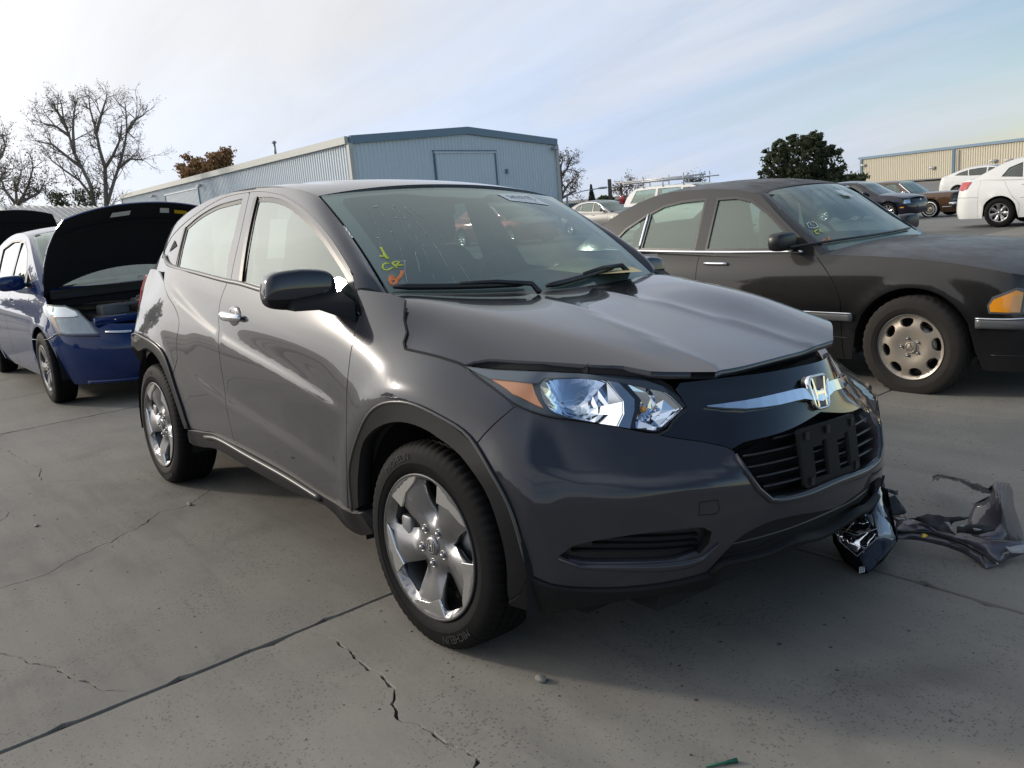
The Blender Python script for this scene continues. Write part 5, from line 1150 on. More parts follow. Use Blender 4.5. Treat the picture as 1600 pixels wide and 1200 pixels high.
# dirt bed under the nearest joints
mb = MB(); mb.add([(XL + GX * -4, YL + GY * -3, -.014), (XL + GX * 2, YL + GY * -3, -.014), (XL + GX * 2, YL + GY * 4, -.014), (XL + GX * -4, YL + GY * 4, -.014)], [(0, 1, 2, 3)])
struct(mb.build('soil_bed', M['joint']))
# ================================================================== generic road car (nose towards +x, near side is its right, w > 0)
def tab(P): P = sorted(P); return lambda x: np.interp(x, [p[0] for p in P], [p[1] for p in P])
def stab(P):
    if len(P) < 3: return tab(P)
    P = sorted(P); f = nspline([p[0] for p in P], [p[1] for p in P]); return lambda x: f(np.clip(x, P[0][0], P[-1][0]))
def make_car(name, label, loc, rz, S, group=None):
    root = thing(name, label, name.split('_')[-1], loc, rz, group or 'vehicles parked on the lot'); pm = S['paint']; W, xf, xr, wb = S['W'], S['xf'], S['xr'], S['wb']; sill = S['sill']; det = S.get('detail', 1)
    zt = stab(S['zt']); si = stab(S['side']); fi = stab(S['front']); ri = stab(S['rear']); g0 = S.get('grid', .07)
    lf, lr, n = S.get('lf', .55), S.get('lr', .5), S.get('n', 2.6)
    O = []
    for a in np.linspace(-.25, math.pi / 2, 60):
        c_, s_ = max(math.cos(a), 0), math.sin(a); O.append((xf - lf + lf * c_ ** (2 / n), math.copysign(abs(s_) ** (2 / n), s_) * W))
    O += [(x, W * (1 + .0 * x)) for x in np.linspace(xf - lf, xr + lr, 60)[1:-1]]
    for a in np.linspace(math.pi / 2, -.25, 60):
        c_, s_ = max(math.cos(a), 0), math.sin(a); O.append((xr + lr - lr * c_ ** (2 / n), math.copysign(abs(s_) ** (2 / n), s_) * W))
    O = np.array(O); xm = (xf + xr) / 2; L2 = (xf - xr) / 2; O[:, 1] *= 1 - S.get('barrel', .06) * np.clip(np.abs((O[:, 0] - xm) / L2), 0, 1) ** 2.5
    ar = np.concatenate([[0], np.cumsum(np.linalg.norm(np.diff(O, axis=0), axis=1))]); i0 = np.argmin(np.abs(O[60:118, 0] - 0)) + 60; s_ = -(ar - ar[i0]) + O[i0, 0]
    o_ = np.argsort(s_); s_ = s_[o_]; O = O[o_]; G = np.linspace(s_[0], s_[-1], 500); X = np.interp(G, s_, O[:, 0]); Y = np.interp(G, s_, O[:, 1])
    k = np.ones(9) / 9; X = np.convolve(np.pad(X, 4, 'reflect', reflect_type='odd'), k, 'valid'); Y = np.convolve(np.pad(Y, 4, 'reflect', reflect_type='odd'), k, 'valid')
    tx, ty = np.gradient(X), np.gradient(Y); l = np.hypot(tx, ty); nx, ny = -ty / l, tx / l       # s grows towards the nose, outward normal
    if ny[250] < 0: nx, ny = -nx, -ny
    SC_ = float(np.interp(0, Y[::-1][:120], G[::-1][:120])); SR_ = float(np.interp(0, Y[:120], G[:120]))
    flare = S.get('flare', .012); ra = S['ra']; R = S['R']
    def rf(s, z):
        s = np.asarray(s, float); z = np.asarray(z, float); x = np.interp(s, G, X); y = np.interp(s, G, Y); a = np.interp(s, G, nx); b = np.interp(s, G, ny)
        e = np.where(a > 0, fi(z), ri(z)); ins = si(z) * b * b + e * a * a
        for cx in (0, -wb):
            rr = np.hypot(s - cx, z - R); ins = ins - flare * np.exp(-((rr - ra - .01) / .05) ** 2)
        return np.stack([x - a * ins, y - b * ins, z], -1)
    RG = Surf(rf, (SR_ - .02, SC_ + .02), (.1, 1.3), 150, 40, 1)
    if RG.Nn(np.array([-.8, .6]))[1] < 0: RG.sign = -1
    ztS = lambda s: float(zt(float(np.interp(s, G, X))))
    def bottom(a, b):
        """bottom edge from a down to b (a > b) with the wheel arches cut out"""
        P = []; x = a
        def inarch(x): 
            for cx in (0, -wb):
                if abs(x - cx) < ra: return cx
            return None
        for x in np.arange(a, b, -.04).tolist() + [b]:
            cx = inarch(x); z = float(sill(x)) if callable(sill) else sill
            if cx is not None: z = max(z, R + math.sqrt(max(ra * ra - (x - cx) ** 2, 0)) * S.get('aspect', 1.0))
            P.append((x, z))
        return P
    def top(b, a): return [(x, ztS(x) if not callable(S.get('cutz')) else ztS(x)) for x in np.arange(b, a, .06).tolist() + [a]]
    def side_panel(nm, a, b, cuta=None, cutb=None, mat=pm, **k):
        bo = bottom(a, b); to = top(b, a)
        if cutb: to = [p for p in to if p[0] > cutb(p[1])]; bo = [p for p in bo if p[0] > cutb(p[1])]
        seg = []
        # side edges follow the cut lines
        zb_ = bo[-1][1]; zt_ = to[0][1]; eb = [(cutb(z) if cutb else b, z) for z in np.linspace(zb_, zt_, 10)]
        zb_ = bo[0][1]; zt2 = to[-1][1]; ea = [(cuta(z) if cuta else a, z) for z in np.linspace(zt2, zb_, 10)]
        if cuta: to = [p for p in to if p[0] < cuta(p[1])]; bo = [p for p in bo if p[0] < cuta(p[1])]
        out = np.array(bo[1:-1] + eb + to[1:-1] + ea)
        return panel(nm, RG, out, mat, root, grid=g0, mirror=True, **k)
    cuts = S['cuts']     # x of: front bumper/fender, fender/door, [door/door], door/quarter, quarter/rear bumper ; each a number or a table in z
    C = [(lambda z, c=c: float(tab(c)(z)) if isinstance(c, list) else c) for c in cuts]
    xs = [c if not isinstance(c, list) else float(np.mean([p[1] for p in c])) for c in cuts]
    xr_ = [(min(p[1] for p in c), max(p[1] for p in c)) if isinstance(c, list) else (c, c) for c in cuts]
    names = ['front_fender'] + ['front_door', 'rear_door'][:len(cuts) - 3] + ['quarter_panel']
    side_panel('front_bumper', SC_, xr_[0][0], None, C[0] if isinstance(cuts[0], list) else None, gap_=None) if False else None
    fbz = S.get('fbz')   # the bumper top, with fender and lamps above
    if not S.get('onepiece'): side_panel('front_bumper', SC_, xr_[0][0], cutb=C[0] if isinstance(cuts[0], list) else None)
    for i, nm in enumerate(names): side_panel(nm, xr_[i][1] if not (i == 0 and S.get('onepiece')) else SC_, xr_[i + 1][0], C[i] if isinstance(cuts[i], list) and not (i == 0 and S.get('onepiece')) else None, C[i + 1] if isinstance(cuts[i + 1], list) else None)
    side_panel('rear_bumper', xr_[-1][1], SR_, cuta=C[-1] if isinstance(cuts[-1], list) else None)
    # ---- decks
    def deck(nm, x0, x1, crown, open_=False):
        def f(x, b):
            x = np.asarray(x, float); b = np.asarray(b, float); s = np.interp(x, X[np.argsort(X)], G[np.argsort(X)]); e = rf(s, zt(x)); q = 1 - np.abs(b) ** 2.2
            return np.stack([e[..., 0] + 0 * q, e[..., 1] * b, zt(x) + crown * q * np.clip((e[..., 1] / W) * 1.2, 0, 1)], -1)
        D = Surf(f, (min(x0, x1), max(x0, x1)), (-1, 1), 20, 16, 1)
        if D.Nn(np.array([(x0 + x1) / 2, 0.]))[2] < 0: D.sign = -1
        return D
    xh0 = S['cab'][0][0]; xt0 = S['cab'][-1][0]; xl = xf - fi(zt(xf)) ; 
    def xmax(z): return xf - fi(z) - .004
    hx = [xh0 - .12, float(xf - fi(zt(xf)) - .012)]
    HD = deck('hood', hx[0], hx[1], S.get('hcrown', .05))
    hood_out = loop([(hx[0], .985), (hx[1], .985)], [(hx[1], .985), (hx[1], -.985)], [(hx[1], -.985), (hx[0], -.985)], [(hx[0], -.985), (hx[0], .985)], d=.08)
    S['_HD'] = HD; S['_ring'] = RG; S['_rf'] = rf
    if not S.get('nohood'): panel('hood', HD, hood_out, pm, root, grid=(.08, .12), thick=.01, gap=.002)
    if S.get('trunk', True):
        tx_ = [float(xr + ri(zt(xr)) + .012), xt0 + .10]; TD = deck('trunk', tx_[0], tx_[1], S.get('tcrown', .03))
        panel('boot_lid', TD, loop([(tx_[0], .985), (tx_[1], .985)], [(tx_[1], .985), (tx_[1], -.985)], [(tx_[1], -.985), (tx_[0], -.985)], [(tx_[0], -.985), (tx_[0], .985)], d=.08), pm, root, grid=(.08, .12), thick=.01, gap=.002)
    # ---- cabin
    cab = S['cab']; wtab = stab(S['wcab']); kk = S.get('tumble', .42); zb = S['zb']
    gfn = lambda x, z: np.stack([np.asarray(x, float) + 0 * z, wtab(x) - kk * (z - zb) - .18 * np.clip(z - zb, 0, 1) ** 2, z + 0 * x], -1)
    GS_ = Surf(lambda x, z: gfn(np.asarray(x, float), np.asarray(z, float)), (xt0, xh0), (zb - .1, zb + .6), 20, 10, 1)
    if GS_.Nn(np.array([-1., zb + .2]))[1] < 0: GS_.sign = -1
    rl = cat([(p[0], p[1]) for p in cab], .05); T_ = np.linspace(0, 1, len(rl)); rl = np.array(rl)
    i1 = int(np.argmin(np.hypot(rl[:, 0] - cab[S['iw']][0], rl[:, 1] - cab[S['iw']][1]))); i2 = int(np.argmin(np.hypot(rl[:, 0] - cab[S['ir']][0], rl[:, 1] - cab[S['ir']][1])))
    belt_b = [(x, float(zt(x)) - .02) for x in np.arange(xt0, xh0, .08).tolist() + [xh0]]
    outl = np.array(belt_b + [tuple(p) for p in rl])
    wins = [np.array(loop(*w)) if S.get('wseg') else np.array(loop(w + [w[0]], d=.03)) if S.get('wsm') else np.array(w, float) for w in S['wins']]
    panel('cabin_side', GS_, outl, pm, root, holes=[w for w in wins], grid=.10, mirror=True, thick=.02)
    for w in wins:
        panel('side_window', GS_, inset(w, -.003), S['glass'], root, off=-.010, thick=0, gap=0, grid=.12, mirror=True)
        panel('window_seal', GS_, inset(w, -.012 if det > 1 else -.004), M['satin_black'], root, holes=[inset(w, .006)], off=.0015, thick=0, gap=0, grid=.2, mirror=True)
    def cabf(t, b):
        t = np.asarray(t, float); b = np.asarray(b, float); x = np.interp(t, T_, rl[:, 0]); z = np.interp(t, T_, rl[:, 1]); e = gfn(x, z); q = 1 - np.abs(b) ** 2.4
        bx = np.interp(t, [0, T_[i1], (T_[i1] + T_[i2]) / 2, T_[i2], 1], [.10, .05, 0, -.05, -.08]); bz = np.interp(t, [0, T_[i1], (T_[i1] + T_[i2]) / 2, T_[i2], 1], [.0, .035, .05, .035, .0])
        return np.stack([x + bx * q, e[..., 1] * b, z + bz * q], -1)
    CB = Surf(cabf, (0, 1), (-1, 1), 40, 16, 1)
    if CB.Nn(np.array([.5, 0.]))[2] < 0: CB.sign = -1
    def cut(nm, a, b_, mat, bw=1.0, **k): return panel(nm, CB, loop([(a, bw), (b_, bw)], [(b_, bw), (b_, -bw)], [(b_, -bw), (a, -bw)], [(a, -bw), (a, bw)], d=.06), mat, root, grid=(.04, .2), **k)
    t1, t2 = T_[i1], T_[i2]
    cut('windshield', .005, t1 - .004, S.get('glassf', S['glass']), .93, thick=0, gap=0, off=-.004)
    panel('windshield_surround', CB, loop([(0.0, 1.0), (t1, 1.0)], [(t1, 1.0), (t1, -1.0)], [(t1, -1.0), (0, -1.0)], [(0, -1.0), (0, 1.0)], d=.06), pm, root, holes=[np.array([(.012, .91), (t1 - .008, .92), (t1 - .008, -.92), (.012, -.91)])], grid=(.05, .2), thick=0, gap=0)
    panel('windshield_seal', CB, np.array([(.006, .925), (t1 - .004, .935), (t1 - .004, -.935), (.006, -.925)]), M['frit'], root, holes=[np.array([(.03, .89), (t1 - .02, .895), (t1 - .02, -.895), (.03, -.89)])], grid=(.05, .3), thick=0, gap=0, off=.001)
    cut('roof', t1 + .001, t2 - .001, pm, 1.0, thick=.01, gap=0)
    panel('rear_surround', CB, loop([(t2, 1.0), (1, 1.0)], [(1, 1.0), (1, -1.0)], [(1, -1.0), (t2, -1.0)], [(t2, -1.0), (t2, 1.0)], d=.06), pm, root, holes=[np.array([(t2 + .01, .88), (.985, .86), (.985, -.86), (t2 + .01, -.88)])], grid=(.05, .2), thick=0, gap=0)
    cut('rear_window', t2 + .004, .99, S['glass'], .90, thick=0, gap=0, off=-.004)
    # ---- inside
    mb = MB(); mb.box(((xf + xr) / 2, 0, .30), (xf - xr - .7, W * 1.55, .10)); mb.box(((-ra - .05 + -wb + ra) / 2, 0, (.3 + zb - .25) / 2), (wb - 2 * ra, W * 1.75, zb - .55)); mb.box((.1, 0, .5), (.9, W * 1.1, .45)); mb.box((-wb - .1, 0, .5), (.9, W * 1.1, .45)); mb.build('underbody', M['dark'], root)
    for cx in (0, -wb):
        for s in (-1, 1):
            mb = MB(); P = [(cx + (ra + .02) * math.cos(t), R + (ra + .02) * math.sin(t)) for t in np.linspace(-.2, math.pi + .2, 16)]; wi = W - .30
            mb.add([(x, s * (W - .05), z) for x, z in P] + [(x, s * wi, z) for x, z in P], [(i, i + 1, 17 + i, 16 + i) for i in range(15)], True); mb.add([(x, s * wi, z) for x, z in P], [tuple(range(16))]); mb.build('wheel_well', M['dark'], root)
    for y in (-.36, .36):
        V, F = superq((xh0 - 1.05, y, zb + .05), (.16, .46, .62), .5, 14, 8); mb = MB(); mb.add(V, F, True); st = mb.build('front_seat', M['cloth'], root); V, F = superq((xh0 - 1.13, y, zb + .40), (.09, .24, .15), .6, 12, 8); mb = MB(); mb.add(V, F, True); mb.build('headrest', M['cloth'], st)
    V, F = superq((max(-wb + .25, xt0 + .2), 0, zb - .02), (.18, 1.2, .50), .4, 14, 8); mb = MB(); mb.add(V, F, True); mb.build('rear_seat', M['cloth'], root)
    mb = MB(); mb.box((xh0 - .32, 0, zb - .06), (.62, W * 1.6, .12)); mb.build('dashboard', M['interior'], root, bevel=.03)
    mb = MB(); c = np.array([xh0 - .62, .36, zb - .02]); mb.tube([c + .18 * np.array([-.4 * math.cos(t), math.sin(t), .9 * math.cos(t)]) for t in np.linspace(0, 2 * math.pi, 21)], .014, 6, cap=False); mb.build('steering_wheel', M['interior'], root)
    # ---- wheels, mirrors, lamps
    tr = W - S.get('track_in', .11)
    for i, (x, s) in enumerate(((0, -1), (-wb, -1), (0, 1), (-wb, 1))): put_wheel(S['style'], root, (x, s * tr, R), 0 if s < 0 else math.pi, rad(37 * i))
    mx, mz = S['mirror']; mw = float(gfn(mx, np.array(mz))[1])
    for s in (-1, 1):
        V, F = superq((mx, s * (mw + .14), mz), S.get('mdim', (.10, .19, .12)), .55, 20, 12); mb = MB(); mb.add(V, F, True); mb.tube([(mx, s * (mw - .02), mz - .03), (mx, s * (mw + .08), mz - .02)], .022, 6); mb.build('door_mirror', S.get('mmat', pm), root)
    for (nm, px, mt, off, mir_) in S.get('patch', []):
        q = np.array(px, float); panel(nm, RG, loop(*[[q[i], q[(i + 1) % len(q)]] for i in range(len(q))], d=.06), mt, root, off=off, thick=max(off, .001), gap=0, grid=.08, mirror=mir_)
    for (nm, ln, w, mt, off, h) in S.get('ribbons', []): ribbon(nm, RG, ln, w, mt, root, off=off, hgt=h, mirror=True)
    for (nm, ln, w, mt, off, h) in S.get('gribbons', []): ribbon(nm, GS_, ln, w, mt, root, off=off, hgt=h, mirror=True)
    for (x, z) in S.get('handles', []):
        p = rf(np.array(x), np.array(z))
        for s in (-1, 1): mb = MB(); mb.box((p[0], s * (p[1] + .012), z), (.17, .02, .025)); mb.build('door_handle', S.get('hmat', pm), root, bevel=.006)
    S['_root'] = root; S['_CB'] = CB; S['_GS'] = GS_; S['_SC'] = SC_; return root
# ================================================================== the other vehicles
M['navy'] = paint('dark_blue_paint', (.002, .021, .105), metal=.0, rough=.25, dust=.05, dustcol=(.2, .2, .2))
M['black_dusty'] = paint('dusty_black_paint', (.008, .008, .009), metal=.0, rough=.3, dust=.85, dustcol=(.115, .106, .095), coatr=.03)
M['white_p'] = paint('white_paint', (.72, .72, .70), metal=0, rough=.4, dust=.15); M['silver_p'] = paint('silver_paint', (.20, .20, .20), metal=.7, rough=.4, dust=.6)
simple_mats['prius_ref'] = simple('grey_blue_lamp_bowl', (.22, .26, .31), .18, metal=.8, var=.5, vscale=30)
M['navy2'] = paint('dark_navy_paint', (.008, .010, .022), metal=.2, rough=.3, dust=.15); M['brown_p'] = paint('faded_brown_paint', (.095, .052, .028), metal=.2, rough=.5, dust=.35); M['red_p'] = paint('maroon_paint', (.16, .015, .02), metal=.4, rough=.3, dust=.1)
M['grey_strip'] = simple('grey_rub_strip', (.10, .105, .11), .35, coat=.3)
merc = dict(onepiece=True, W=.86, xf=.80, xr=-3.62, wb=2.69, R=.317, ra=.365, aspect=1.0, style='merc', paint=M['black_dusty'], glass=M['glass_dusty'], sill=.20, lf=.42, lr=.40, n=3.2, barrel=.07, flare=.008, grid=.035, detail=2,
    zt=[(-3.7, .86), (-3.4, .93), (-2.9, .955), (-2.2, .935), (-1.3, .895), (-.85, .885), (-.4, .875), (0.1, .84), (.5, .775), (.85, .69)], side=[(.1, .07), (.2, .035), (.35, .008), (.47, .002), (.55, .0), (.66, .008), (.78, .028), (.86, .060), (.90, .085), (.96, .13), (1.1, .2)],
    front=[(.1, .10), (.22, .03), (.35, 0), (.48, 0), (.55, .05), (.7, .09), (.9, .2)], rear=[(.1, .08), (.3, 0), (.5, 0), (.58, .04), (.9, .07), (1.1, .2)],
    cuts=[.40, [(.2, -.45), (.6, -.46), (.72, -.52), (.84, -.62), (.90, -.70)], [(.2, -1.62), (.9, -1.64)], [(.2, -2.28), (.5, -2.26), (.62, -2.32), (.75, -2.62), (.96, -2.72)], -3.05],
    cab=[(-.64, .885), (-.90, 1.07), (-1.12, 1.24), (-1.24, 1.315), (-1.5, 1.360), (-1.9, 1.375), (-2.2, 1.352), (-2.45, 1.28), (-2.70, 1.16), (-3.02, .96)], iw=3, ir=6, wcab=[(-3.4, .70), (-3.0, .755), (-2.3, .785), (-1.2, .785), (-.6, .76)], zb=.90, tumble=.33,
    wins=[[(-.88, .925), (-1.575, .930), (-1.565, 1.290), (-1.40, 1.290), (-1.27, 1.262), (-1.10, 1.165), (-.93, 1.03)],
          [(-1.69, .932), (-2.23, .945), (-2.20, 1.215), (-2.08, 1.262), (-1.90, 1.288), (-1.68, 1.295)], [(-2.265, .947), (-2.60, .962), (-2.44, 1.10), (-2.235, 1.205)]],
    mirror=(-.86, .985), mdim=(.12, .24, .125), mmat=M['satin_black'], hcrown=.045, handles=[], track_in=.10,
    gribbons=[('belt_trim', [(-.78, .905), (-1.4, .910), (-2.2, .926), (-2.66, .944)], .018, M['chrome'], .004, .008), ('pillar_trim', [(-2.25, .945), (-2.225, 1.21)], .016, M['chrome'], .004, .006)],
    ribbons=[
             ('rub_strip', [(-.375, .485), (-.80, .487), (-1.59, .489)], .055, M['grey_strip'], .002, .016), ('rub_strip', [(-1.65, .489), (-1.9, .490), (-2.27, .490)], .055, M['grey_strip'], .002, .016), ('chrome_line', [(-.375, .512), (-.80, .514), (-1.59, .516)], .012, M['chrome'], .016, .006), ('chrome_line', [(-1.65, .516), (-1.9, .517), (-2.27, .517)], .012, M['chrome'], .016, .006),
             ('bumper_strip', [(.37, .487), (.6, .487), (.85, .487), (1.2, .487), (1.6, .487)], .065, M['grey_strip'], .004, .02), ('bumper_chrome', [(.37, .516), (.6, .516), (.85, .516), (1.2, .516), (1.6, .516)], .010, M['chrome'], .022, .006),
             ('door_pull', [(-1.36, .825), (-1.46, .826), (-1.56, .828)], .022, M['chrome'], .006, .016), ('skirt_line', [(.45, .30), (.8, .30), (1.3, .30)], .006, M['satin_black'], .001, .003), ('skirt_line', [(-.40, .35), (-1.3, .35), (-2.2, .35)], .006, M['satin_black'], .001, .003)],
    patch=[('indicator_lamp', [(.445, .555), (.59, .55), (.605, .66), (.57, .675), (.46, .625), (.438, .59)], M['orange'], .010, True), ('headlight', [(.605, .55), (1.02, .55), (1.02, .67), (.63, .68), (.615, .66)], M['lamp_haze'], .012, True), ('lamp_reflector', [(.635, .555), (1.02, .555), (1.02, .665), (.66, .67)], simple_mats['reflector'], .004, True), ('grille', [(1.1, .55), (1.55, .55), (1.55, .70), (1.1, .70)], M['satin_black'], .006, True), ('indicator_clear', [(.54, .555), (.59, .553), (.603, .655), (.55, .64)], M['lamp_haze'], .013, True), ('lamp_rim', [(.435, .545), (.61, .54), (.625, .68), (.57, .69), (.45, .64), (.425, .59)], M['grey_strip'], .005, True)])
make_car('saloon_car', 'dusty black saloon with dull eight hole alloy wheels and black door mirror', (-.31, 3.83, -.030), 0, merc)
prius = dict(W=.86, xf=.86, xr=-3.58, wb=2.70, R=.310, ra=.36, style='prius', paint=M['navy'], glass=M['glass_side'], glassf=M['glass_dusty'], sill=.19, lf=.75, lr=.45, n=2.3, barrel=.08, grid=.06, detail=2,
    zt=[(-3.6, 1.12), (-3.0, 1.08), (-2.0, 1.0), (-1.0, .95), (-.5, .945), (-.2, .93), (.1, .90), (.4, .80), (.6, .72), (.9, .64)], side=[(.1, .08), (.2, .04), (.35, .012), (.5, .0), (.65, .002), (.78, .022), (.88, .060), (.95, .10), (1.05, .15), (1.2, .22)],
    front=[(.1, .12), (.22, .06), (.35, .01), (.45, 0), (.55, .02), (.65, .09), (.75, .20), (.9, .42), (1.1, .6)], rear=[(.1, .08), (.3, 0), (.6, 0), (.8, .05), (1.2, .15)],
    cuts=[[(.2, .43), (.5, .40), (.62, .36), (.9, .2)], [(.2, -.40), (.75, -.42), (.95, -.50)], -1.42, [(.2, -2.25), (.5, -2.22), (.7, -2.40), (1.2, -2.60)], -3.1], trunk=False,
    cab=[(-.12, .955), (-.50, 1.16), (-.95, 1.36), (-1.25, 1.44), (-1.7, 1.475), (-2.2, 1.45), (-2.7, 1.36), (-3.1, 1.23), (-3.5, 1.10)], iw=3, ir=6, wcab=[(-3.6, .70), (-3.0, .745), (-2.0, .77), (-1.0, .77), (-.4, .75), (0, .72)], zb=.98, tumble=.36,
    wins=[[(-.72, .985), (-1.38, .99), (-1.40, 1.385), (-1.22, 1.375), (-.98, 1.29), (-.78, 1.12)], [(-1.46, .992), (-2.25, 1.03), (-2.35, 1.33), (-1.9, 1.395), (-1.48, 1.395)], [(-.40, .985), (-.67, .985), (-.72, 1.12)]],
    mirror=(-.62, 1.03), mdim=(.11, .22, .135), nohood=True, track_in=.10, hmat=M['chrome'], handles=[(-1.30, .86)],
    patch_=[('lamp_reflector', [(.50, .63), (.86, .61), (.78, .70), (.62, .83), (.38, .87), (.32, .85)], simple_mats['reflector'], .003, True), ('headlight', [(.49, .62), (.88, .605), (.79, .70), (.63, .84), (.38, .88), (.30, .86)], M['lamp_haze'], .014, True), ('lamp_amber', [(.40, .76), (.52, .74), (.56, .64), (.51, .635)], M['amber'], .008, True), ('lamp_shade', [(.40, .75), (.74, .745), (.73, .755), (.40, .762)], M['satin_black'], .009, True), ('lower_grille', [(1.1, .24), (1.9, .24), (1.9, .34), (1.2, .34)], M['dark'], .003, True)],
    ribbons=[('bumper_lip', [(.60, .21), (.9, .205), (1.3, .20), (1.9, .20)], .03, M['navy'], .002, .012), ('chrome_strip', [(1.15, .655), (1.5, .66), (1.9, .66)], .02, M['chrome'], .01, .012)])
PLOC = (-5.93, .09, 0)
prius_root = make_car('hatchback_car', 'dark blue hatchback with its bonnet raised behind the grey crossover', PLOC, 0, prius)
def MR(S_, root, pts):
    mo = np.array(root.location); out = []
    for p in pts: o, d = ray_w(*p); o = o - mo; out.append(S_.hit(o * [1, -1, 1], d * [1, -1, 1]))
    return out
def px_patch(nm, S, pts, mat, off, rib=None, **k):
    q = np.array(MR(S['_ring'], S['_root'], pts))
    if rib: return ribbon(nm, S['_ring'], list(q), rib, mat, S['_root'], off=off, hgt=.006, mirror=True)
    return panel(nm, S['_ring'], loop(*[[q[i], q[(i + 1) % len(q)]] for i in range(len(q))], d=.06), mat, S['_root'], off=off, thick=max(off, .001), gap=0, grid=.05, mirror=True)
zp = lambda L_: [(50 + x / 5.456, 420 + y / 5.456) for x, y in L_]
px_patch('headlight', prius, zp([(102, 330), (112, 316), (140, 308), (290, 315), (400, 362), (500, 460), (575, 555), (545, 562), (300, 562), (230, 550), (190, 480), (130, 400)]), M['lamp_haze'], .012)
px_patch('lamp_reflector', prius, zp([(125, 335), (145, 320), (285, 325), (385, 365), (480, 460), (545, 550), (300, 552), (240, 540), (200, 475), (140, 395)]), simple_mats['prius_ref'], .003)
px_patch('lamp_upper', prius, zp([(135, 335), (160, 322), (285, 328), (370, 365), (392, 400), (200, 405), (150, 380)]), simple_mats['reflector'], .0045)
px_patch('lamp_amber', prius, zp([(150, 400), (200, 420), (245, 545), (235, 545), (200, 480)]), M['amber'], .006)
px_patch('lamp_divider', prius, zp([(190, 412), (395, 408)]), M['alloy_mach'], .006, rib=.012)
px_patch('bumper_seam', prius, zp([(0, 600), (60, 606), (140, 600), (210, 556), (300, 572), (580, 574)]), M['satin_black'], .001, rib=.008)
px_patch('chrome_strip', prius, zp([(630, 540), (740, 540), (850, 534)]), M['chrome'], .01, rib=.022)
def open_hood(root, S, hinge, ang, mat, label_papers=True, wid=.70, length=1.02):
    """raised bonnet: outer skin, dark inner lining and stickers"""
    hx, hz = hinge; ca, sa = math.cos(ang), math.sin(ang)
    def f(a, b):
        a = np.asarray(a, float); b = np.asarray(b, float); w = wid * np.interp(a, [0, .18, .40, .62, .85, 1.0], [.98, 1.0, .99, .96, .90, .82]); u = length * a + .17 * (1 - b * b) * (1 - a) + .07 * (1 - b * b) * a; d = .10 * (1 - a * .3) * np.abs(b) ** 2.5 + .10 * a * a
        return np.stack([hx + u * ca + d * sa, w * b, hz + u * sa - d * ca], -1)
    HS = Surf(f, (0, 1), (-1, 1), 10, 10, 1)
    if HS.Nn(np.array([.5, 0.]))[0] > 0: HS.sign = -1
    o = loop([(0, 1), (1, 1)], [(1, 1), (1, -1)], [(1, -1), (0, -1)], [(0, -1), (0, 1)], d=.06)
    hd = panel('hood', HS, o, mat, root, grid=(.07, .12), thick=.012, gap=0, side=1)
    panel('hood_lining', HS, inset(o, .004), simple_mats['lining'], hd, grid=(.07, .12), thick=.004, off=-.016, gap=0, side=1)
    ribbon('hood_inner_frame', HS, [(.80, -.9), (.76, -.5), (.755, 0), (.76, .5), (.80, .9)], .03, simple_mats['lining'], hd, off=-.045, hgt=.01, side=1)
    if label_papers:
        for (b0, b1, a0, a1, mt) in ((-.36, -.12, .86, .935, M['paper']), (.26, .38, .875, .955, M['paper']), (.45, .62, .875, .935, M['yellow'])):
            panel('sticker', HS, np.array([(a0, b0), (a1, b0), (a1, b1), (a0, b1)]), mt, hd, grid=.1, thick=0, off=-.040, gap=0, side=1)
    return hd
simple_mats['lining'] = simple('hood_lining_felt', (.006, .007, .010), .95, var=.4, vscale=8); M['yellow'] = simple('yellow_label', (.75, .50, .02), .6)
open_hood(prius_root, prius, (-.22, .985), rad(47), M['navy'], length=.90, wid=.74)
def engine_bay(root):
    mb = MB(); mb.box((.05, 0, .62), (.75, 1.20, .10)); mb.box((-.20, 0, .88), (.06, 1.34, .16)); mb.build('engine_bay', M['dark'], root)
    mb = MB(); mb.box((.28, -.30, .72), (.22, .22, .16)); mb.build('fuse_box', simple_mats['greyp'], root, bevel=.02)
    mb = MB(); mb.box((.32, .12, .76), (.40, .46, .12)); mb.tube([(.30, -.10, .82), (.40, .1, .84), (.42, .3, .82)], .03, 8); mb.build('engine_cover', simple_mats['greyp'], root, bevel=.03)
    mb = MB(); mb.box((.46, .0, .80), (.04, .5, .03)); mb.build('intake_duct', simple_mats['greyp'], root, bevel=.01)
    mb = MB(); mb.box((.50, -.10, .735), (.03, .12, .015)); mb.build('warning_label', M['yellow'], root)
    mb = MB(); mb.box((-.14, 0, .945), (.06, 1.36, .03)); mb.build('cowl_grille', M['satin_black'], root)
    mb = MB(); mb.tube([(-.10, -.60, .97), (-.16, -.1, .985)], .012, 6); mb.build('wiper', M['satin_black'], root); mb = MB(); mb.tube([(-.10, .05, .985), (-.18, .6, .99)], .012, 6); mb.build('wiper', M['satin_black'], root)
    mb = MB(); mb.box((.62, 0, .70), (.10, 1.1, .06)); mb.build('slam_panel', M['navy'], root, bevel=.01)
simple_mats['greyp'] = simple('bay_grey_plastic', (.09, .095, .10), .6, var=.4, vscale=9)
engine_bay(prius_root)
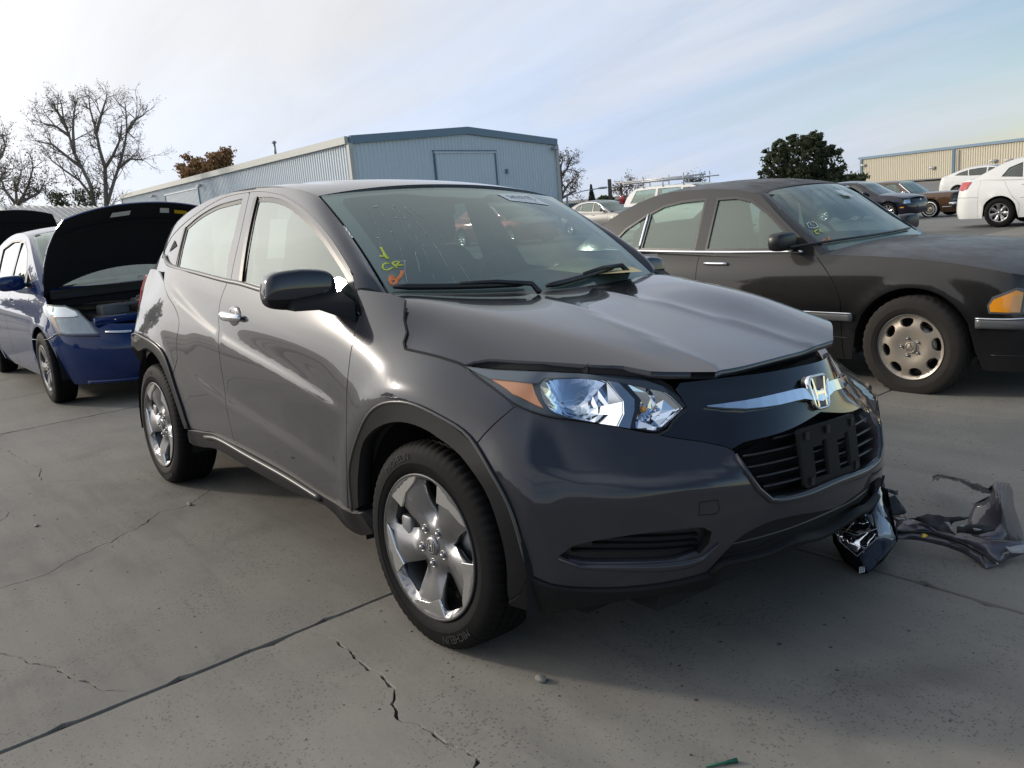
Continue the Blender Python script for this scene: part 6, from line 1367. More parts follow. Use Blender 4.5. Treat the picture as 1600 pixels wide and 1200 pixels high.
def generic(**k):
    d = dict(W=.86, xf=.85, xr=-3.55, wb=2.62, R=.315, ra=.36, style='cover', paint=M['white_p'], glass=M['glass_side'], sill=.20, lf=.5, lr=.45, n=2.7, barrel=.07, grid=.11, detail=1,
        zt=[(-3.7, .98), (-3.3, 1.03), (-2.7, 1.03), (-1.5, .96), (-.6, .93), (-.1, .90), (.4, .80), (.85, .70)], side=[(.1, .07), (.2, .035), (.35, .01), (.6, .0), (.78, .02), (.9, .06), (1.0, .12), (1.2, .2)],
        front=[(.1, .10), (.25, .02), (.45, 0), (.6, .03), (.75, .12), (.9, .25)], rear=[(.1, .1), (.25, .02), (.5, 0), (.7, .02), (.95, .08), (1.2, .2)],
        cuts=[.42, -.42, -1.42, [(.2, -2.22), (.5, -2.2), (.65, -2.35), (1.1, -2.62)], -3.05],
        cab=[(-.30, .93), (-.7, 1.14), (-1.05, 1.34), (-1.35, 1.42), (-1.8, 1.45), (-2.3, 1.43), (-2.6, 1.36), (-2.95, 1.20), (-3.2, 1.06)], iw=3, ir=6, wcab=[(-3.4, .68), (-2.9, .74), (-2.0, .77), (-1.0, .77), (-.3, .74)], zb=.98, tumble=.36,
        wins=[[(-.75, 1.0), (-1.38, 1.01), (-1.40, 1.37), (-1.27, 1.355), (-1.05, 1.26)], [(-1.45, 1.01), (-2.15, 1.04), (-2.2, 1.36), (-1.8, 1.39), (-1.47, 1.385)], [(-2.2, 1.045), (-2.62, 1.08), (-2.5, 1.25), (-2.25, 1.345)]],
        mirror=(-.78, 1.05), track_in=.10, handles=[(-1.30, .86), (-2.12, .90)])
    d.update(k); return d
cor = generic(xf=.87, xr=-3.68, wb=2.60, style='cover', zt=[(-3.8, .98), (-3.4, 1.045), (-2.8, 1.04), (-2.0, 1.0), (-.6, .94), (-.1, .90), (.4, .80), (.85, .70)],
    patch=[('tail_lamp', [(-3.24, 1.0), (-3.32, .86), (-3.46, .82), (-3.62, .84), (-3.64, .98), (-3.5, 1.01)], M['red_lens'], .012, True), ('headlight', [(.5, .62), (.9, .6), (.85, .72), (.42, .78)], M['lamp_haze'], .01, True)],
    ribbons=[('rub_strip', [(-.45, .60), (-1.3, .61), (-2.2, .63)], .02, M['white_p'], .004, .012), ('bumper_seam', [(-3.05, .66), (-3.4, .67), (-3.9, .67)], .006, M['satin_black'], .001, .002)])
make_car('saloon_car', 'white saloon with seven spoke wheels and red tail lamp at the right edge', (-2.88, 18.72, 0), 0, cor)
golf = generic(W=.855, xf=.80, xr=-3.30, wb=2.51, style='ten', paint=M['navy2'], xf_=0, lf=.42, n=3.0, trunk=False, zt=[(-3.4, 1.0), (-2.8, .98), (-1.5, .93), (-.6, .91), (-.1, .88), (.4, .80), (.8, .70)],
    cab=[(-.42, .915), (-.85, 1.14), (-1.15, 1.32), (-1.4, 1.39), (-1.9, 1.42), (-2.6, 1.40), (-2.9, 1.36), (-3.1, 1.2), (-3.25, 1.0)], iw=3, ir=6, zb=.94, mirror=(-.85, 1.0),
    wins=[[(-.88, .96), (-1.50, .97), (-1.52, 1.34), (-1.38, 1.33), (-1.12, 1.2)], [(-1.58, .97), (-2.3, .99), (-2.35, 1.34), (-1.6, 1.35)], [(-2.42, 1.0), (-2.85, 1.04), (-2.8, 1.28), (-2.45, 1.33)]],
    cuts=[.40, -.45, -1.52, [(.2, -2.15), (.5, -2.13), (.65, -2.25), (1.1, -2.5)], -2.9],
    patch=[('headlight', [(.52, .56), (.80, .56), (.80, .70), (.56, .71), (.50, .64)], M['lamp_haze'], .012, True), ('lamp_reflector', [(.54, .575), (.78, .575), (.78, .69), (.57, .695)], simple_mats['reflector'], .006, True), ('side_marker', [(.42, .42), (.55, .42), (.55, .46), (.42, .46)], M['orange'], .01, True), ('grille', [(.86, .58), (1.5, .58), (1.5, .69), (.86, .69)], M['satin_black'], .006, True), ('number_plate', [(1.15, .38), (1.5, .38), (1.5, .48), (1.15, .48)], simple_mats['plate_blue'] if 'plate_blue' in simple_mats else M['navy'], .02, True)])
gp = gnd(1388, 345, -.30)
golf_root = make_car('hatchback_car', 'dark navy compact hatchback parked nose out before the brown saloon', (gp[0], gp[1] + .80, gp[2]), 0, golf)
mb = MB(); mb.lathe([(.045, 0), (.055, .0), (.055, .012), (.045, .012)], 20, 'x', (.755, 0, .645)); 
for (a, b_) in (((-.035, .03), (-.012, -.035)), ((-.012, -.035), (0, .0)), ((0, .0), (.012, -.035)), ((.012, -.035), (.035, .03))): mb.tube([(.765, a[0], .645 + a[1]), (.765, b_[0], .645 + b_[1])], .006, 4)
mb.build('badge', M['chrome'], golf_root)
brown = generic(W=.93, xf=.95, xr=-4.2, wb=2.95, R=.34, ra=.385, style='wire', paint=M['brown_p'], glass=M['glass_dusty'], lf=.25, lr=.25, n=5, barrel=.04, zt=[(-4.3, .90), (-3.6, .93), (-2.0, .92), (-.5, .93), (.2, .93), (.6, .925), (.95, .90)], hcrown=.03,
    side=[(.1, .07), (.2, .05), (.35, .02), (.6, .0), (.75, .005), (.88, .03), (.95, .06), (1.2, .12)], front=[(.1, .06), (.3, .03), (.38, -.02), (.5, -.03), (.52, .03), (.9, .05), (1.1, .1)], rear=[(.1, .1), (.3, 0), (.5, 0), (.9, .05), (1.2, .1)],
    cab=[(-.75, .95), (-1.05, 1.18), (-1.3, 1.36), (-1.45, 1.40), (-1.9, 1.43), (-2.5, 1.42), (-2.8, 1.38), (-3.1, 1.15), (-3.25, .98)], iw=3, ir=6, zb=.94, mirror=(-1.0, 1.0), mmat=M['chrome'], wcab=[(-3.4, .76), (-2.9, .79), (-2.0, .81), (-1.0, .81), (-.7, .80)],
    wins=[[(-1.12, .98), (-1.85, .98), (-1.85, 1.36), (-1.42, 1.35)], [(-1.92, .98), (-2.65, .98), (-2.70, 1.33), (-1.92, 1.36)]], cuts=[.55, -.60, -1.88, [(.2, -2.5), (.6, -2.5), (1.1, -2.7)], -3.6],
    patch=[('headlight', [(.98, .62), (1.22, .62), (1.22, .80), (.98, .80)], M['lamp_haze'], .02, True), ('grille', [(1.3, .55), (2.1, .55), (2.1, .84), (1.3, .84)], M['grey_strip'], .02, True), ('lamp_surround', [(.92, .56), (1.26, .56), (1.26, .86), (.92, .86)], M['satin_black'], .008, True)],
    ribbons=[('chrome_bumper', [(.72, .50), (.95, .50), (1.3, .50), (2.1, .50)], .13, M['chrome'], .02, .05), ('sill_trim', [(.45, .40), (.8, .40)], .03, M['chrome'], .003, .008)], gribbons=[('pillar_chrome', [(-.80, .97), (-1.08, 1.18), (-1.32, 1.36)], .035, M['chrome'], .002, .008)])
bp = gnd(1453, 341, -.44)
make_car('saloon_car', 'old brown saloon with whitewall tyres and chrome bumper behind the navy hatchback', (bp[0], bp[1] + .88, bp[2]), 0, brown)
ws = generic(xf=1.0, xr=-3.9, wb=2.8, W=.92, style='ten', cab=[(-.25, .98), (-.7, 1.20), (-1.1, 1.38), (-1.4, 1.44), (-1.8, 1.47), (-2.4, 1.43), (-2.75, 1.36), (-3.2, 1.22), (-3.55, 1.10)], zt=[(-3.9, 1.06), (-3.3, 1.06), (-2.0, 1.0), (-.6, .98), (-.1, .95), (.4, .85), (1.0, .72)], glass=M['glass_dark'],
    wins=[[(-.72, 1.03), (-1.52, 1.04), (-1.52, 1.385), (-1.3, 1.375), (-1.0, 1.24)], [(-1.58, 1.045), (-2.35, 1.07), (-2.4, 1.345), (-1.9, 1.39), (-1.6, 1.39)], [(-2.41, 1.075), (-3.05, 1.12), (-2.8, 1.24), (-2.46, 1.33)]], mirror=(-.78, 1.09), mdim=(.14, .22, .14))
make_car('saloon_car', 'pearl white saloon half hidden behind the old brown saloon', (-13.6, 42.5, -.15), 0, ws)
sil = generic(xf=.95, xr=-3.75, wb=2.8, W=.9, paint=M['silver_p'], glass=M['glass_dusty'], style='ten', gribbons=[('window_chrome', [(-.62, .99), (-1.0, 1.27), (-1.35, 1.385), (-1.8, 1.405), (-2.25, 1.37), (-2.6, 1.22), (-2.75, 1.06)], .03, M['chrome'], .004, .01)])
make_car('saloon_car', 'dusty grey saloon with chrome window line behind the black saloon roof', (-23.6, 25.8, -.25), 0, sil)
sil2 = generic(paint=M['silver_p'], style='ten')
make_car('saloon_car', 'pale grey car just visible beyond the crossover windshield edge', (-29.0, 27.0, -.25), 0, sil2)
redc = generic(xf=.9, xr=-3.8, wb=2.75, W=.91, paint=M['red_p'], style='ten', R=.33, ra=.375, patch=[('headlight', [(.5, .66), (.9, .62), (.85, .72), (.38, .80)], M['lamp_haze'], .01, True)], gribbons=[('window_chrome', [(-.62, .99), (-1.0, 1.27), (-1.35, 1.385), (-1.8, 1.405)], .025, M['chrome'], .004, .01)])
rp_ = gnd(800, 386, -.05)
make_car('saloon_car', 'maroon saloon seen through the crossover windshield', (rp_[0], rp_[1] + .85, -.05), 0, redc)
# car hidden behind the blue hatchback with its bonnet up
blk = generic(paint=M['navy2'], style='ten', nohood=True)
b2 = make_car('hatchback_car', 'dark car with raised bonnet at the left edge behind the blue hatchback', (-12.6, .2, 0), 0, blk)
open_hood(b2, blk, (-.35, 1.0), rad(52), M['navy2'], label_papers=False, length=1.12, wid=.72)
# ================================================================== buildings
M['wall_blue'] = simple('pale_blue_sheet_steel', (.61, .67, .72), .45, metal=.0, var=.06, vscale=.8); M['trim_blue'] = simple('slate_blue_trim', (.14, .22, .30), .45)
M['trim_pale'] = simple('pale_grey_trim', (.48, .49, .46), .5); M['wall_tan'] = simple('tan_sheet_steel', (.50, .46, .36), .55, var=.05, vscale=.6); M['roof_grey'] = simple('grey_standing_seam', (.26, .28, .29), .35, metal=.4, var=.08, vscale=.7)
M['siding'] = simple('cream_siding', (.42, .42, .36), .7); M['shed_blue'] = simple('teal_shed_boards', (.10, .15, .18), .7); M['galv'] = simple('galvanised_steel', (.35, .36, .37), .45, metal=.6)
def wall_frame(p0, p1):
    p0 = np.array(p0[:2]); p1 = np.array(p1[:2]); d = p1 - p0; L = np.linalg.norm(d); d /= L; n = np.array([d[1], -d[0]])
    if n @ (CAMW[:2] - p0) < 0: n = -n
    return p0, d, n, L
def sheet_wall(root, ro, p0, p1, h0, h1, mat, hpk=None, pitch=.305, name='wall_panel', per=3, depth=.035, z0=-.05, rib=(.32, .42, .58, .68)):
    """ribbed steel sheets, each its own part; hpk = ridge height of a gable"""
    o, d, n, L = wall_frame(p0, p1); W = pitch * per; N = int(math.ceil(L / W)); shared = {}
    for i in range(N):
        u0, u1 = i * W, min((i + 1) * W, L)
        def H(u): t = u / L; h = h0 + (h1 - h0) * t; return h + (hpk - (h0 + h1) / 2) * (1 - abs(2 * t - 1)) if hpk else h
        us = []
        for k in range(per):
            for f_, dp in ((0, 0), (rib[0], 0), (rib[1], depth), (rib[2], depth), (rib[3], 0)): us.append((k * pitch + f_ * pitch, dp))
        us.append((W, 0)); us = [(u, dp) for u, dp in us if u <= u1 - u0 + 1e-6]
        key = (round(H(u0), 3), round(H(u1), 3), len(us))
        if key in shared: ob = bpy.data.objects.new(name, shared[key]); link(ob, root)
        else:
            V = []
            for u, dp in us: V += [(u, dp, z0), (u, dp, H(u0 + u))]
            F = [(2 * j, 2 * j + 1, 2 * j + 3, 2 * j + 2) for j in range(len(us) - 1)]; mb = MB(); mb.add(V, F); ob = mb.build(name, mat, root); shared[key] = ob.data
        P = o + d * u0; ob.matrix_local = Matrix(((d[0], n[0], 0, P[0] - ro[0]), (d[1], n[1], 0, P[1] - ro[1]), (0, 0, 1, 0), (0, 0, 0, 1)))
    return o, d, n, L
def on_wall(px, fr):
    o, d, n, L = fr; C, r = ray_w(*px); t = ((o - C[:2]) @ n) / (r[:2] @ n); P = C + r * t; return P, (P[:2] - o) @ d
def beam(root, ro, a, b, w, h, mat, name, off=(0, 0)):
    a = np.array(a, float); b = np.array(b, float); d = b - a; L = np.linalg.norm(d); d /= L; s = np.cross(d, [0, 0, 1.]); s /= np.linalg.norm(s) + 1e-9; u = np.cross(s, d); c = (a + b) / 2 - np.array([ro[0], ro[1], 0])
    mb = MB(); mb.box(c, (L, w, h), np.stack([d, s, u], 1)); return mb.build(name, mat, root)
def warehouse():
    hh = 5.5; b0, b1, b2 = (far_h(p, hh) for p in ((190, 305), (544, 213), (867, 218))); rp = far_h((722, 197), 6.15)
    root = thing('warehouse', 'long pale blue corrugated steel warehouse with a low gable end', 'building', (b1[0], b1[1], 0)); ro = (b1[0], b1[1])
    f1 = sheet_wall(root, ro, b1, b0, hh - .35, hh - .35, M['wall_blue'], depth=.05); f2 = sheet_wall(root, ro, b1, b2, hh - .35, hh - .35, M['wall_blue'], hpk=6.15 - .35 + .0, depth=.04)
    o, d, n, L = f2; mid = (b1 + b2) / 2; mid[2] = 6.12; nn = np.array([n[0], n[1], 0]) * .12; up = np.array([0, 0, -.18])
    beam(root, ro, b1 + nn + up, mid + nn + up, .16, .42, M['trim_blue'], 'gable_trim'); beam(root, ro, mid + nn + up, b2 + nn + up, .16, .42, M['trim_blue'], 'gable_trim')
    n1 = np.array([f1[2][0], f1[2][1], 0]) * .14; beam(root, ro, b1 + n1 + up, b0 + n1 + up, .20, .38, M['trim_pale'], 'eave_gutter')
    for p in (b1, b2, b0): mb = MB(); mb.box((p[0] - ro[0] + .04, p[1] - ro[1], 2.55), (.26, .26, 5.2)); mb.build('corner_trim', M['trim_pale'], root)
    # roof planes
    bk = b0 - b1; e1, e2 = b1 + bk, b2 + bk; mb = MB(); V = [b1, b0, mid + bk, mid, b2, e2]; V = [np.array(v) - [ro[0], ro[1], .02] for v in V]; mb.add(V, [(0, 1, 2, 3), (3, 2, 5, 4)]); mb.build('roof', M['roof_grey'], root)
    # big sliding door on the gable, door on the side, downpipe, lamps, vent
    def door(fr, pa, pb, name):
        P0, u0 = on_wall(pa, fr); P1, u1 = on_wall(pb, fr); z = (P0[2] + P1[2]) / 2; o, d, n, L = fr; W = abs(u1 - u0); N = max(3, int(W / .305)); V = []; pit = W / N; us = [(k * pit + q * pit, dp) for k in range(N) for q, dp in ((0, 0), (.35, 0), (.45, .03), (.6, .03), (.7, 0))] + [(W, 0)]
        for u, dp in us: V += [(u, .07 + dp, 0), (u, .07 + dp, z)]
        mb = MB(); mb.add(V, [(2 * j, 2 * j + 1, 2 * j + 3, 2 * j + 2) for j in range(len(us) - 1)]); mb.box((W / 2, .09, z + .05), (W + .1, .12, .10)); ob = mb.build(name, M['wall_blue'], root)
        q = o + d * min(u0, u1); mt = Matrix(((d[0], n[0], 0, q[0] - ro[0]), (d[1], n[1], 0, q[1] - ro[1]), (0, 0, 1, 0), (0, 0, 0, 1))); ob.matrix_local = mt
        for u in (-.03, W + .03): mb = MB(); mb.box((u, .10, z / 2), (.07, .10, z)); e = mb.build('door_trim', M['trim_blue'], root); e.matrix_local = mt
        mb = MB(); mb.box((W / 2, .10, z + .13), (W + .3, .10, .09)); e = mb.build('door_track', M['trim_blue'], root); e.matrix_local = mt
    door(f2, (677, 240), (771, 239), 'sliding_door'); door(f1, (311, 294), (260, 306), 'side_door')
    P, u = on_wall((335, 271), f1); beam(root, ro, P + n1 * 1.2, np.array([P[0], P[1], 0]) + n1 * 1.2, .14, .14, M['trim_pale'], 'downpipe')
    for px, fr in (((245, 307), f1), ((319, 291), f1), ((861, 234), f2)):
        P, u = on_wall(px, fr); q = P - [ro[0], ro[1], 0] + np.array([fr[2][0], fr[2][1], 0]) * .35; mb = MB(); mb.lathe([(.02, .18), (.10, .14), (.26, -.02), (.24, -.04)], 12, 'z', tuple(q)); mb.tube([q + [0, 0, .15], q - np.array([fr[2][0], fr[2][1], -.25]) * .35], .03, 6); mb.build('wall_lamp', M['galv'], root)
    P, u = on_wall((790, 268), f2); mb = MB(); mb.box(P - [ro[0], ro[1], 0] + np.array([f2[2][0], f2[2][1], 0]) * .1, (.18, .14, .3)); mb.build('meter_box', M['trim_blue'], root)
    v = far_h((430, 236), 5.6, D=62); mb = MB(); q = v - [ro[0], ro[1], 0]; mb.tube([q - [0, 0, .5], q + [0, 0, .55]], .09, 8); mb.lathe([(.001, .75), (.16, .68), (.18, .55), (.10, .55)], 10, 'z', tuple(q)); mb.build('roof_vent', M['galv'], root)
def far_h(p, h, D=None):
    o, d = ray_w(*p)
    if D: return o + d * D
    return o + d * (h - o[2]) / d[2]
warehouse()
def tan_building():
    hh = 4.4; t0, t1, t2 = (far_h(p, hh) for p in ((1345, 247.5), (1492, 230), (1600, 217.5))); dirn = (t2 - t0) / np.linalg.norm(t2 - t0); t3 = t0 + dirn * 75; ro = (t0[0], t0[1])
    root = thing('warehouse', 'tan ribbed steel warehouse with dark blue eave trim at the right', 'building', (ro[0], ro[1], 0))
    f = sheet_wall(root, ro, t0, t3, hh - .2, hh - .2, M['wall_tan'], pitch=.5, per=3, depth=.09, rib=(.25, .40, .55, .70)); n = np.array([f[2][0], f[2][1], 0])
    back = t0 - n * 25; sheet_wall(root, ro, t0, back, hh - .2, hh - .2, M['wall_tan'], pitch=.5, per=3, depth=.09)
    beam(root, ro, t0 + n * .2 - dirn * .3, t3 + n * .2, .3, .38, M['trim_blue'], 'eave_trim')
    for p, m_ in ((t0 + dirn * .5, 'trim_blue'), (t0 - n * .3, 'trim_pale'), (t1, 'trim_blue')): mb = MB(); q = p + n * .15 - [ro[0], ro[1], 0]; mb.box((q[0], q[1], (hh - .3) / 2), (.4, .4, hh - .3)); mb.build('corner_trim', M[m_], root)
    mb = MB(); V = [t0, t3, t3 - n * 25 + [0, 0, .6], t0 - n * 25 + [0, 0, .6]]; mb.add([v - [ro[0], ro[1], 0] for v in V], [(0, 1, 2, 3)]); mb.build('roof', M['roof_grey'], root)
    for px in ((1352, 258), (1460, 262), (1527, 264), (1556, 251), (1580, 250)):
        P, u = on_wall(px, f); q = P + n * .35 - [ro[0], ro[1], 0]; mb = MB(); mb.box(q, (.9, .5, .35)); mb.box(q - n * .2 + [0, 0, .1], (.3, .4, .2)); mb.build('wall_lamp', M['galv'], root, bevel=.05)
tan_building()
def shed():
    e0 = np.array([-36, 4.36, 2.2]); u = np.array([-.82, .572, 0]); u /= np.linalg.norm(u); e1 = e0 + u * 26; r0 = far_h((-2, 321), 0, D=38.5); h = r0[2]; r1 = r0 + u * 26; ro = (e0[0], e0[1])
    root = thing('shed', 'low shed with grey standing seam roof behind the raised bonnet', 'building', (ro[0], ro[1], 0)); R0 = np.array([ro[0], ro[1], 0])
    N = 34; nrm = np.cross(u, r0 - e0); nrm /= np.linalg.norm(nrm); nrm *= np.sign(nrm[2]); first = None
    for i in range(N):
        a, b = e0 + u * 26 * i / N, e0 + u * 26 * (i + 1) / N; c, d_ = r0 + u * 26 * (i + 1) / N, r0 + u * 26 * i / N; w = u * .035
        if first is None:
            mb = MB(); A0 = a - R0; mb.add([a - R0, b - R0, c - R0, d_ - R0], [(0, 1, 2, 3)]); P = [a - R0 - w, a - R0 + w, d_ - R0 + w, d_ - R0 - w]; mb.add(P + [p + nrm * .07 for p in P], [(4, 5, 6, 7), (0, 3, 7, 4), (1, 2, 6, 5), (0, 1, 5, 4)]); first = mb.build('roof_panel', M['roof_grey'], root)
        else:
            ob = first.copy(); COL.objects.link(ob); ob.parent = root; ob.location = tuple(u * 26 * i / N)
    bdir = (r0 - e0) * [1, 1, 0]; b0_, b1_ = e0 + 2 * bdir, e1 + 2 * bdir
    mb = MB(); mb.add([r0 - R0, r1 - R0, b1_ - R0, b0_ - R0], [(0, 1, 2, 3)]); mb.build('roof_slope', M['roof_grey'], root)
    off = (bdir / np.linalg.norm(bdir)) * .4
    for k in range(8):
        z = .14 + k * .25; a = e0 + off; b = e1 + off; mb = MB(); c = (a + b) / 2 - R0; L = 26; mb.box((c[0], c[1], z), (L, .03, .235), np.stack([u, np.cross([0, 0, 1.], u), [0, 0, 1.]], 1)); mb.build('wall_board', M['shed_blue'], root)
    # gable wall boards at the left end
    A = e0 + off + u * .35; B_ = b0_ - off + u * .35; g = (B_ - A) * [1, 1, 0]; Lg = np.linalg.norm(g); gd = g / Lg
    for k in range(14):
        z = .12 + k * .22; t = 0 if z < 2.15 else min(.49, (z - 2.15) / (h - 2.15) * .5); a = A + gd * Lg * t; b = A + gd * Lg * (1 - t); c = (a + b) / 2 - R0
        if Lg * (1 - 2 * t) < .3: continue
        mb = MB(); mb.box((c[0], c[1], z), (Lg * (1 - 2 * t), .03, .21), np.stack([gd, np.cross([0, 0, 1.], gd), [0, 0, 1.]], 1)); mb.build('siding_board', M['siding'], root)
    beam(root, ro, e0 - u * .05 + [0, 0, .0], r0 - u * .05, .10, .22, M['trim_pale'], 'rake_trim'); beam(root, ro, e0 - off * .1 - [0, 0, .08], e1 - off * .1 - [0, 0, .08], .12, .20, M['trim_pale'], 'gutter')
shed()
# low dark fence far behind, poles, street lamp, mesh fence
a, b = far(862, 318, 75), far(1010, 307, 75); a[2] = b[2] = 0; rt = thing('fence', 'long low dark fence across the back of the lot', 'fence', tuple(a)); d = (b - a); L = np.linalg.norm(d); d /= L
fp = None
for i in range(int(L / 1.2)):
    if fp is None: mb = MB(); mb.box((0, 0, .52), (1.17, .05, 1.04), np.stack([d, np.cross([0, 0, 1.], d), [0, 0, 1.]], 1)); fp = mb.build('fence_panel', M['shed_blue'], rt); ob = fp
    else: ob = fp.copy(); COL.objects.link(ob); ob.parent = rt
    ob.location = tuple(d * (i + .5) * 1.2)
M['bark'] = simple('grey_brown_bark', (.19, .165, .14), .9, var=.3, vscale=6); M['wood_pole'] = simple('weathered_wood_pole', (.10, .085, .07), .85, var=.2)  # bark lightened, glare of the bright sky put into its colour
p = far(954, 314, 60); q = far(953, 280, 60); mb = MB(); mb.tube([(0, 0, -p[2]), (0, 0, q[2] - p[2] + 0.0)], [.17, .13], 10); po = mb.build('wooden_pole', M['wood_pole'], loc=tuple(p)); po.location.z = p[2]; tag(po, 'plain upright wooden pole between the conifer and the ladder rack', 'pole')
p = far(886, 318, 55); p[2] = 0; t_ = thing('street_lamp', 'street lamp with long bare arm reaching over the small conifer', 'lamp post', tuple(p)); mb = MB(); top_ = far(886, 306, 55) - p; hd = far(942, 293.5, 55) - p; mb.tube([(0, 0, 0), top_], [.10, .07], 8); mb.build('pole', M['galv'], t_); mb = MB(); mb.tube([top_, top_ * .5 + hd * .5 + [0, 0, .08], hd], .035, 6); mb.build('arm', M['galv'], t_)
V, F = superq(tuple(hd), (.30, .75, .14), .6, 14, 8); mb = MB(); mb.add(V, F, True); mb.build('lamp_head', M['galv'], t_)
p = far(971, 310, 95); q = far(970, 284.5, 95); p0 = p.copy(); p0[2] = 0; t_ = thing('utility_pole', 'distant utility pole with a crossarm beyond the parked cars', 'pole', tuple(p0)); mb = MB(); mb.tube([(0, 0, 0), q - p0], .13, 8); mb.build('pole', M['wood_pole'], t_)
for dz, w in ((.55, 3.0), (1.6, 1.6)): mb = MB(); c = q - p0 - [0, 0, dz]; mb.box(c, (1.0 * w * .6, w * .75, .12)); mb.build('crossarm', M['wood_pole'], t_)
rt = thing('mesh_fence', 'wire mesh fence with thin posts behind the white saloons', 'fence', (0, 0, 0)); A, B = far(1515, 272, 42), far(1625, 262, 42); rt.location = (A[0], A[1], 0)
mb = MB(); mb.tube([(0, 0, A[2]), (B[0] - A[0], B[1] - A[1], A[2])], .03, 6); mb.build('top_rail', M['galv'], rt)
for i in range(6): mb = MB(); f_ = i / 5; mb.tube([((B[0] - A[0]) * f_, (B[1] - A[1]) * f_, 0), ((B[0] - A[0]) * f_, (B[1] - A[1]) * f_, A[2] + .12)], .04, 6); mb.build('post', M['galv'], rt)
mb = MB()
for i in range(60): f_ = i / 59; mb.tube([((B[0] - A[0]) * f_, (B[1] - A[1]) * f_, 0), ((B[0] - A[0]) * f_, (B[1] - A[1]) * f_, A[2])], .006, 3, smooth=False)
wm = mb.build('wire_mesh', M['galv'], rt); wm['kind'] = 'stuff'
# ================================================================== trees
def leaf_mat(name, c1, c2):
    m = new_mat(name); b = NB(m); g = b.node('ShaderNodeNewGeometry'); n = b.noise(g.outputs['Position'], .8, 3, .6); c = b.mix(b.math('MULTIPLY_ADD', g.outputs['Random Per Island'], .6, b.math('MULTIPLY', n, .4)), c4(c1), c4(c2))
    p = b.pbsdf(Base_Color=c, Roughness=.7); tr = b.node('ShaderNodeBsdfTranslucent'); b.L.new(c, tr.inputs[0]); mx = b.node('ShaderNodeMixShader'); mx.inputs[0].default_value = .3; b.L.new(p.outputs[0], mx.inputs[1]); b.L.new(tr.outputs[0], mx.inputs[2]); return b.out(mx.outputs[0])
M['leaf_dry'] = leaf_mat('sparse_dry_leaves', (.10, .065, .035), (.17, .13, .08)); M['leaf_brown'] = leaf_mat('brown_autumn_leaves', (.20, .11, .05), (.34, .20, .09)); M['leaf_dark'] = leaf_mat('dark_evergreen_leaves', (.030, .044, .022), (.10, .12, .055)); M['leaf_conifer'] = leaf_mat('blue_green_needles', (.02, .035, .03), (.05, .07, .06)); M['leaf_green'] = leaf_mat('olive_leaves', (.04, .05, .02), (.09, .10, .04))
def leaves_mesh(name, P, size, mat, parent, r):
    n = len(P); a = r.normal(0, 1, (n, 3)); a /= np.linalg.norm(a, axis=1)[:, None]; b = r.normal(0, 1, (n, 3)); b -= a * (a * b).sum(1)[:, None]; b /= np.linalg.norm(b, axis=1)[:, None]; s = (size * r.uniform(.6, 1.4, n))[:, None]
    V = np.stack([P + a * s, P + b * s * .55, P - a * s, P - b * s * .55], 1).reshape(-1, 3); me = bpy.data.meshes.new(name); me.vertices.add(4 * n); me.vertices.foreach_set('co', V.astype(np.float32).ravel()); me.loops.add(4 * n); me.loops.foreach_set('vertex_index', np.arange(4 * n, dtype=np.int32)); me.polygons.add(n); me.polygons.foreach_set('loop_start', np.arange(0, 4 * n, 4, dtype=np.int32)); me.update(calc_edges=True); me.materials.append(mat)
    o = bpy.data.objects.new(name, me); link(o, parent); return o
def tree(name, label, base, limbs, twig_len, levels, seed, leaf, leaf_n, leaf_s, r0=.28, group=None, tw=6, twr=.011):
    """limbs: world polylines; twigs branch off along them"""
    r = np.random.default_rng(seed); root = thing(name, label, 'shrub' if name == 'shrub' else 'tree', tuple(base), 0, group or {'bare_tree': 'bare winter trees behind the lot', 'shrub': 'shrubs at the back of the lot'}.get(name)); B = np.array(base, float); mb = MB(); tips = []
    tk = MB()
    for li, P in enumerate(limbs):
        P = np.array(cat(np.array(P, float), .8)) - B; n = len(P); rr = np.linspace(r0 * (1 if li == 0 else .6), .045, n); tk.tube(P, rr, 7)
        for i in range(1, n):
            f_ = i / n
            for _ in range(tw if f_ > .2 else 1):
                T = P[i] - P[i - 1]; T /= np.linalg.norm(T); d = T * r.uniform(.2, 1.0) + r.normal(0, .75, 3); d[2] += .35; d /= np.linalg.norm(d); L = twig_len * r.uniform(.5, 1.2) * (1 - .45 * f_)
                st = [(P[i], d, L, min(.05, rr[i] * .7), levels)]
                while st:
                    p, d_, L_, rad_, lv = st.pop(); seg = [p]; dd = d_
                    for k in range(3): dd = dd + r.normal(0, .16, 3) + [0, 0, .04]; dd /= np.linalg.norm(dd); seg.append(seg[-1] + dd * L_ / 3)
                    mb.tube(seg, [rad_, rad_ * .8, rad_ * .6, max(twr * .6, rad_ * .4)], 3, cap=False, smooth=False); tips += seg[1:]
                    if lv > 0:
                        for k in range(3): q = seg[r.integers(1, 4)]; d2 = dd + r.normal(0, .65, 3); d2 /= np.linalg.norm(d2); st.append((q, d2, L_ * .62, max(twr, rad_ * .55), lv - 1))
    tk.build('trunk', M['bark'], root); o = mb.build('twigs', M['bark'], root); o['kind'] = 'stuff'
    tips = np.array(tips); k = r.integers(0, len(tips), leaf_n); Pl = tips[k] + r.normal(0, .15, (leaf_n, 3)); o = leaves_mesh('crown', Pl, leaf_s, leaf, root, r); return root
def L(D, *pts): return [far(x, y, D) for x, y in pts]
def base_of(D, x, y): p = far(x, y, D); p[2] = 0; return p
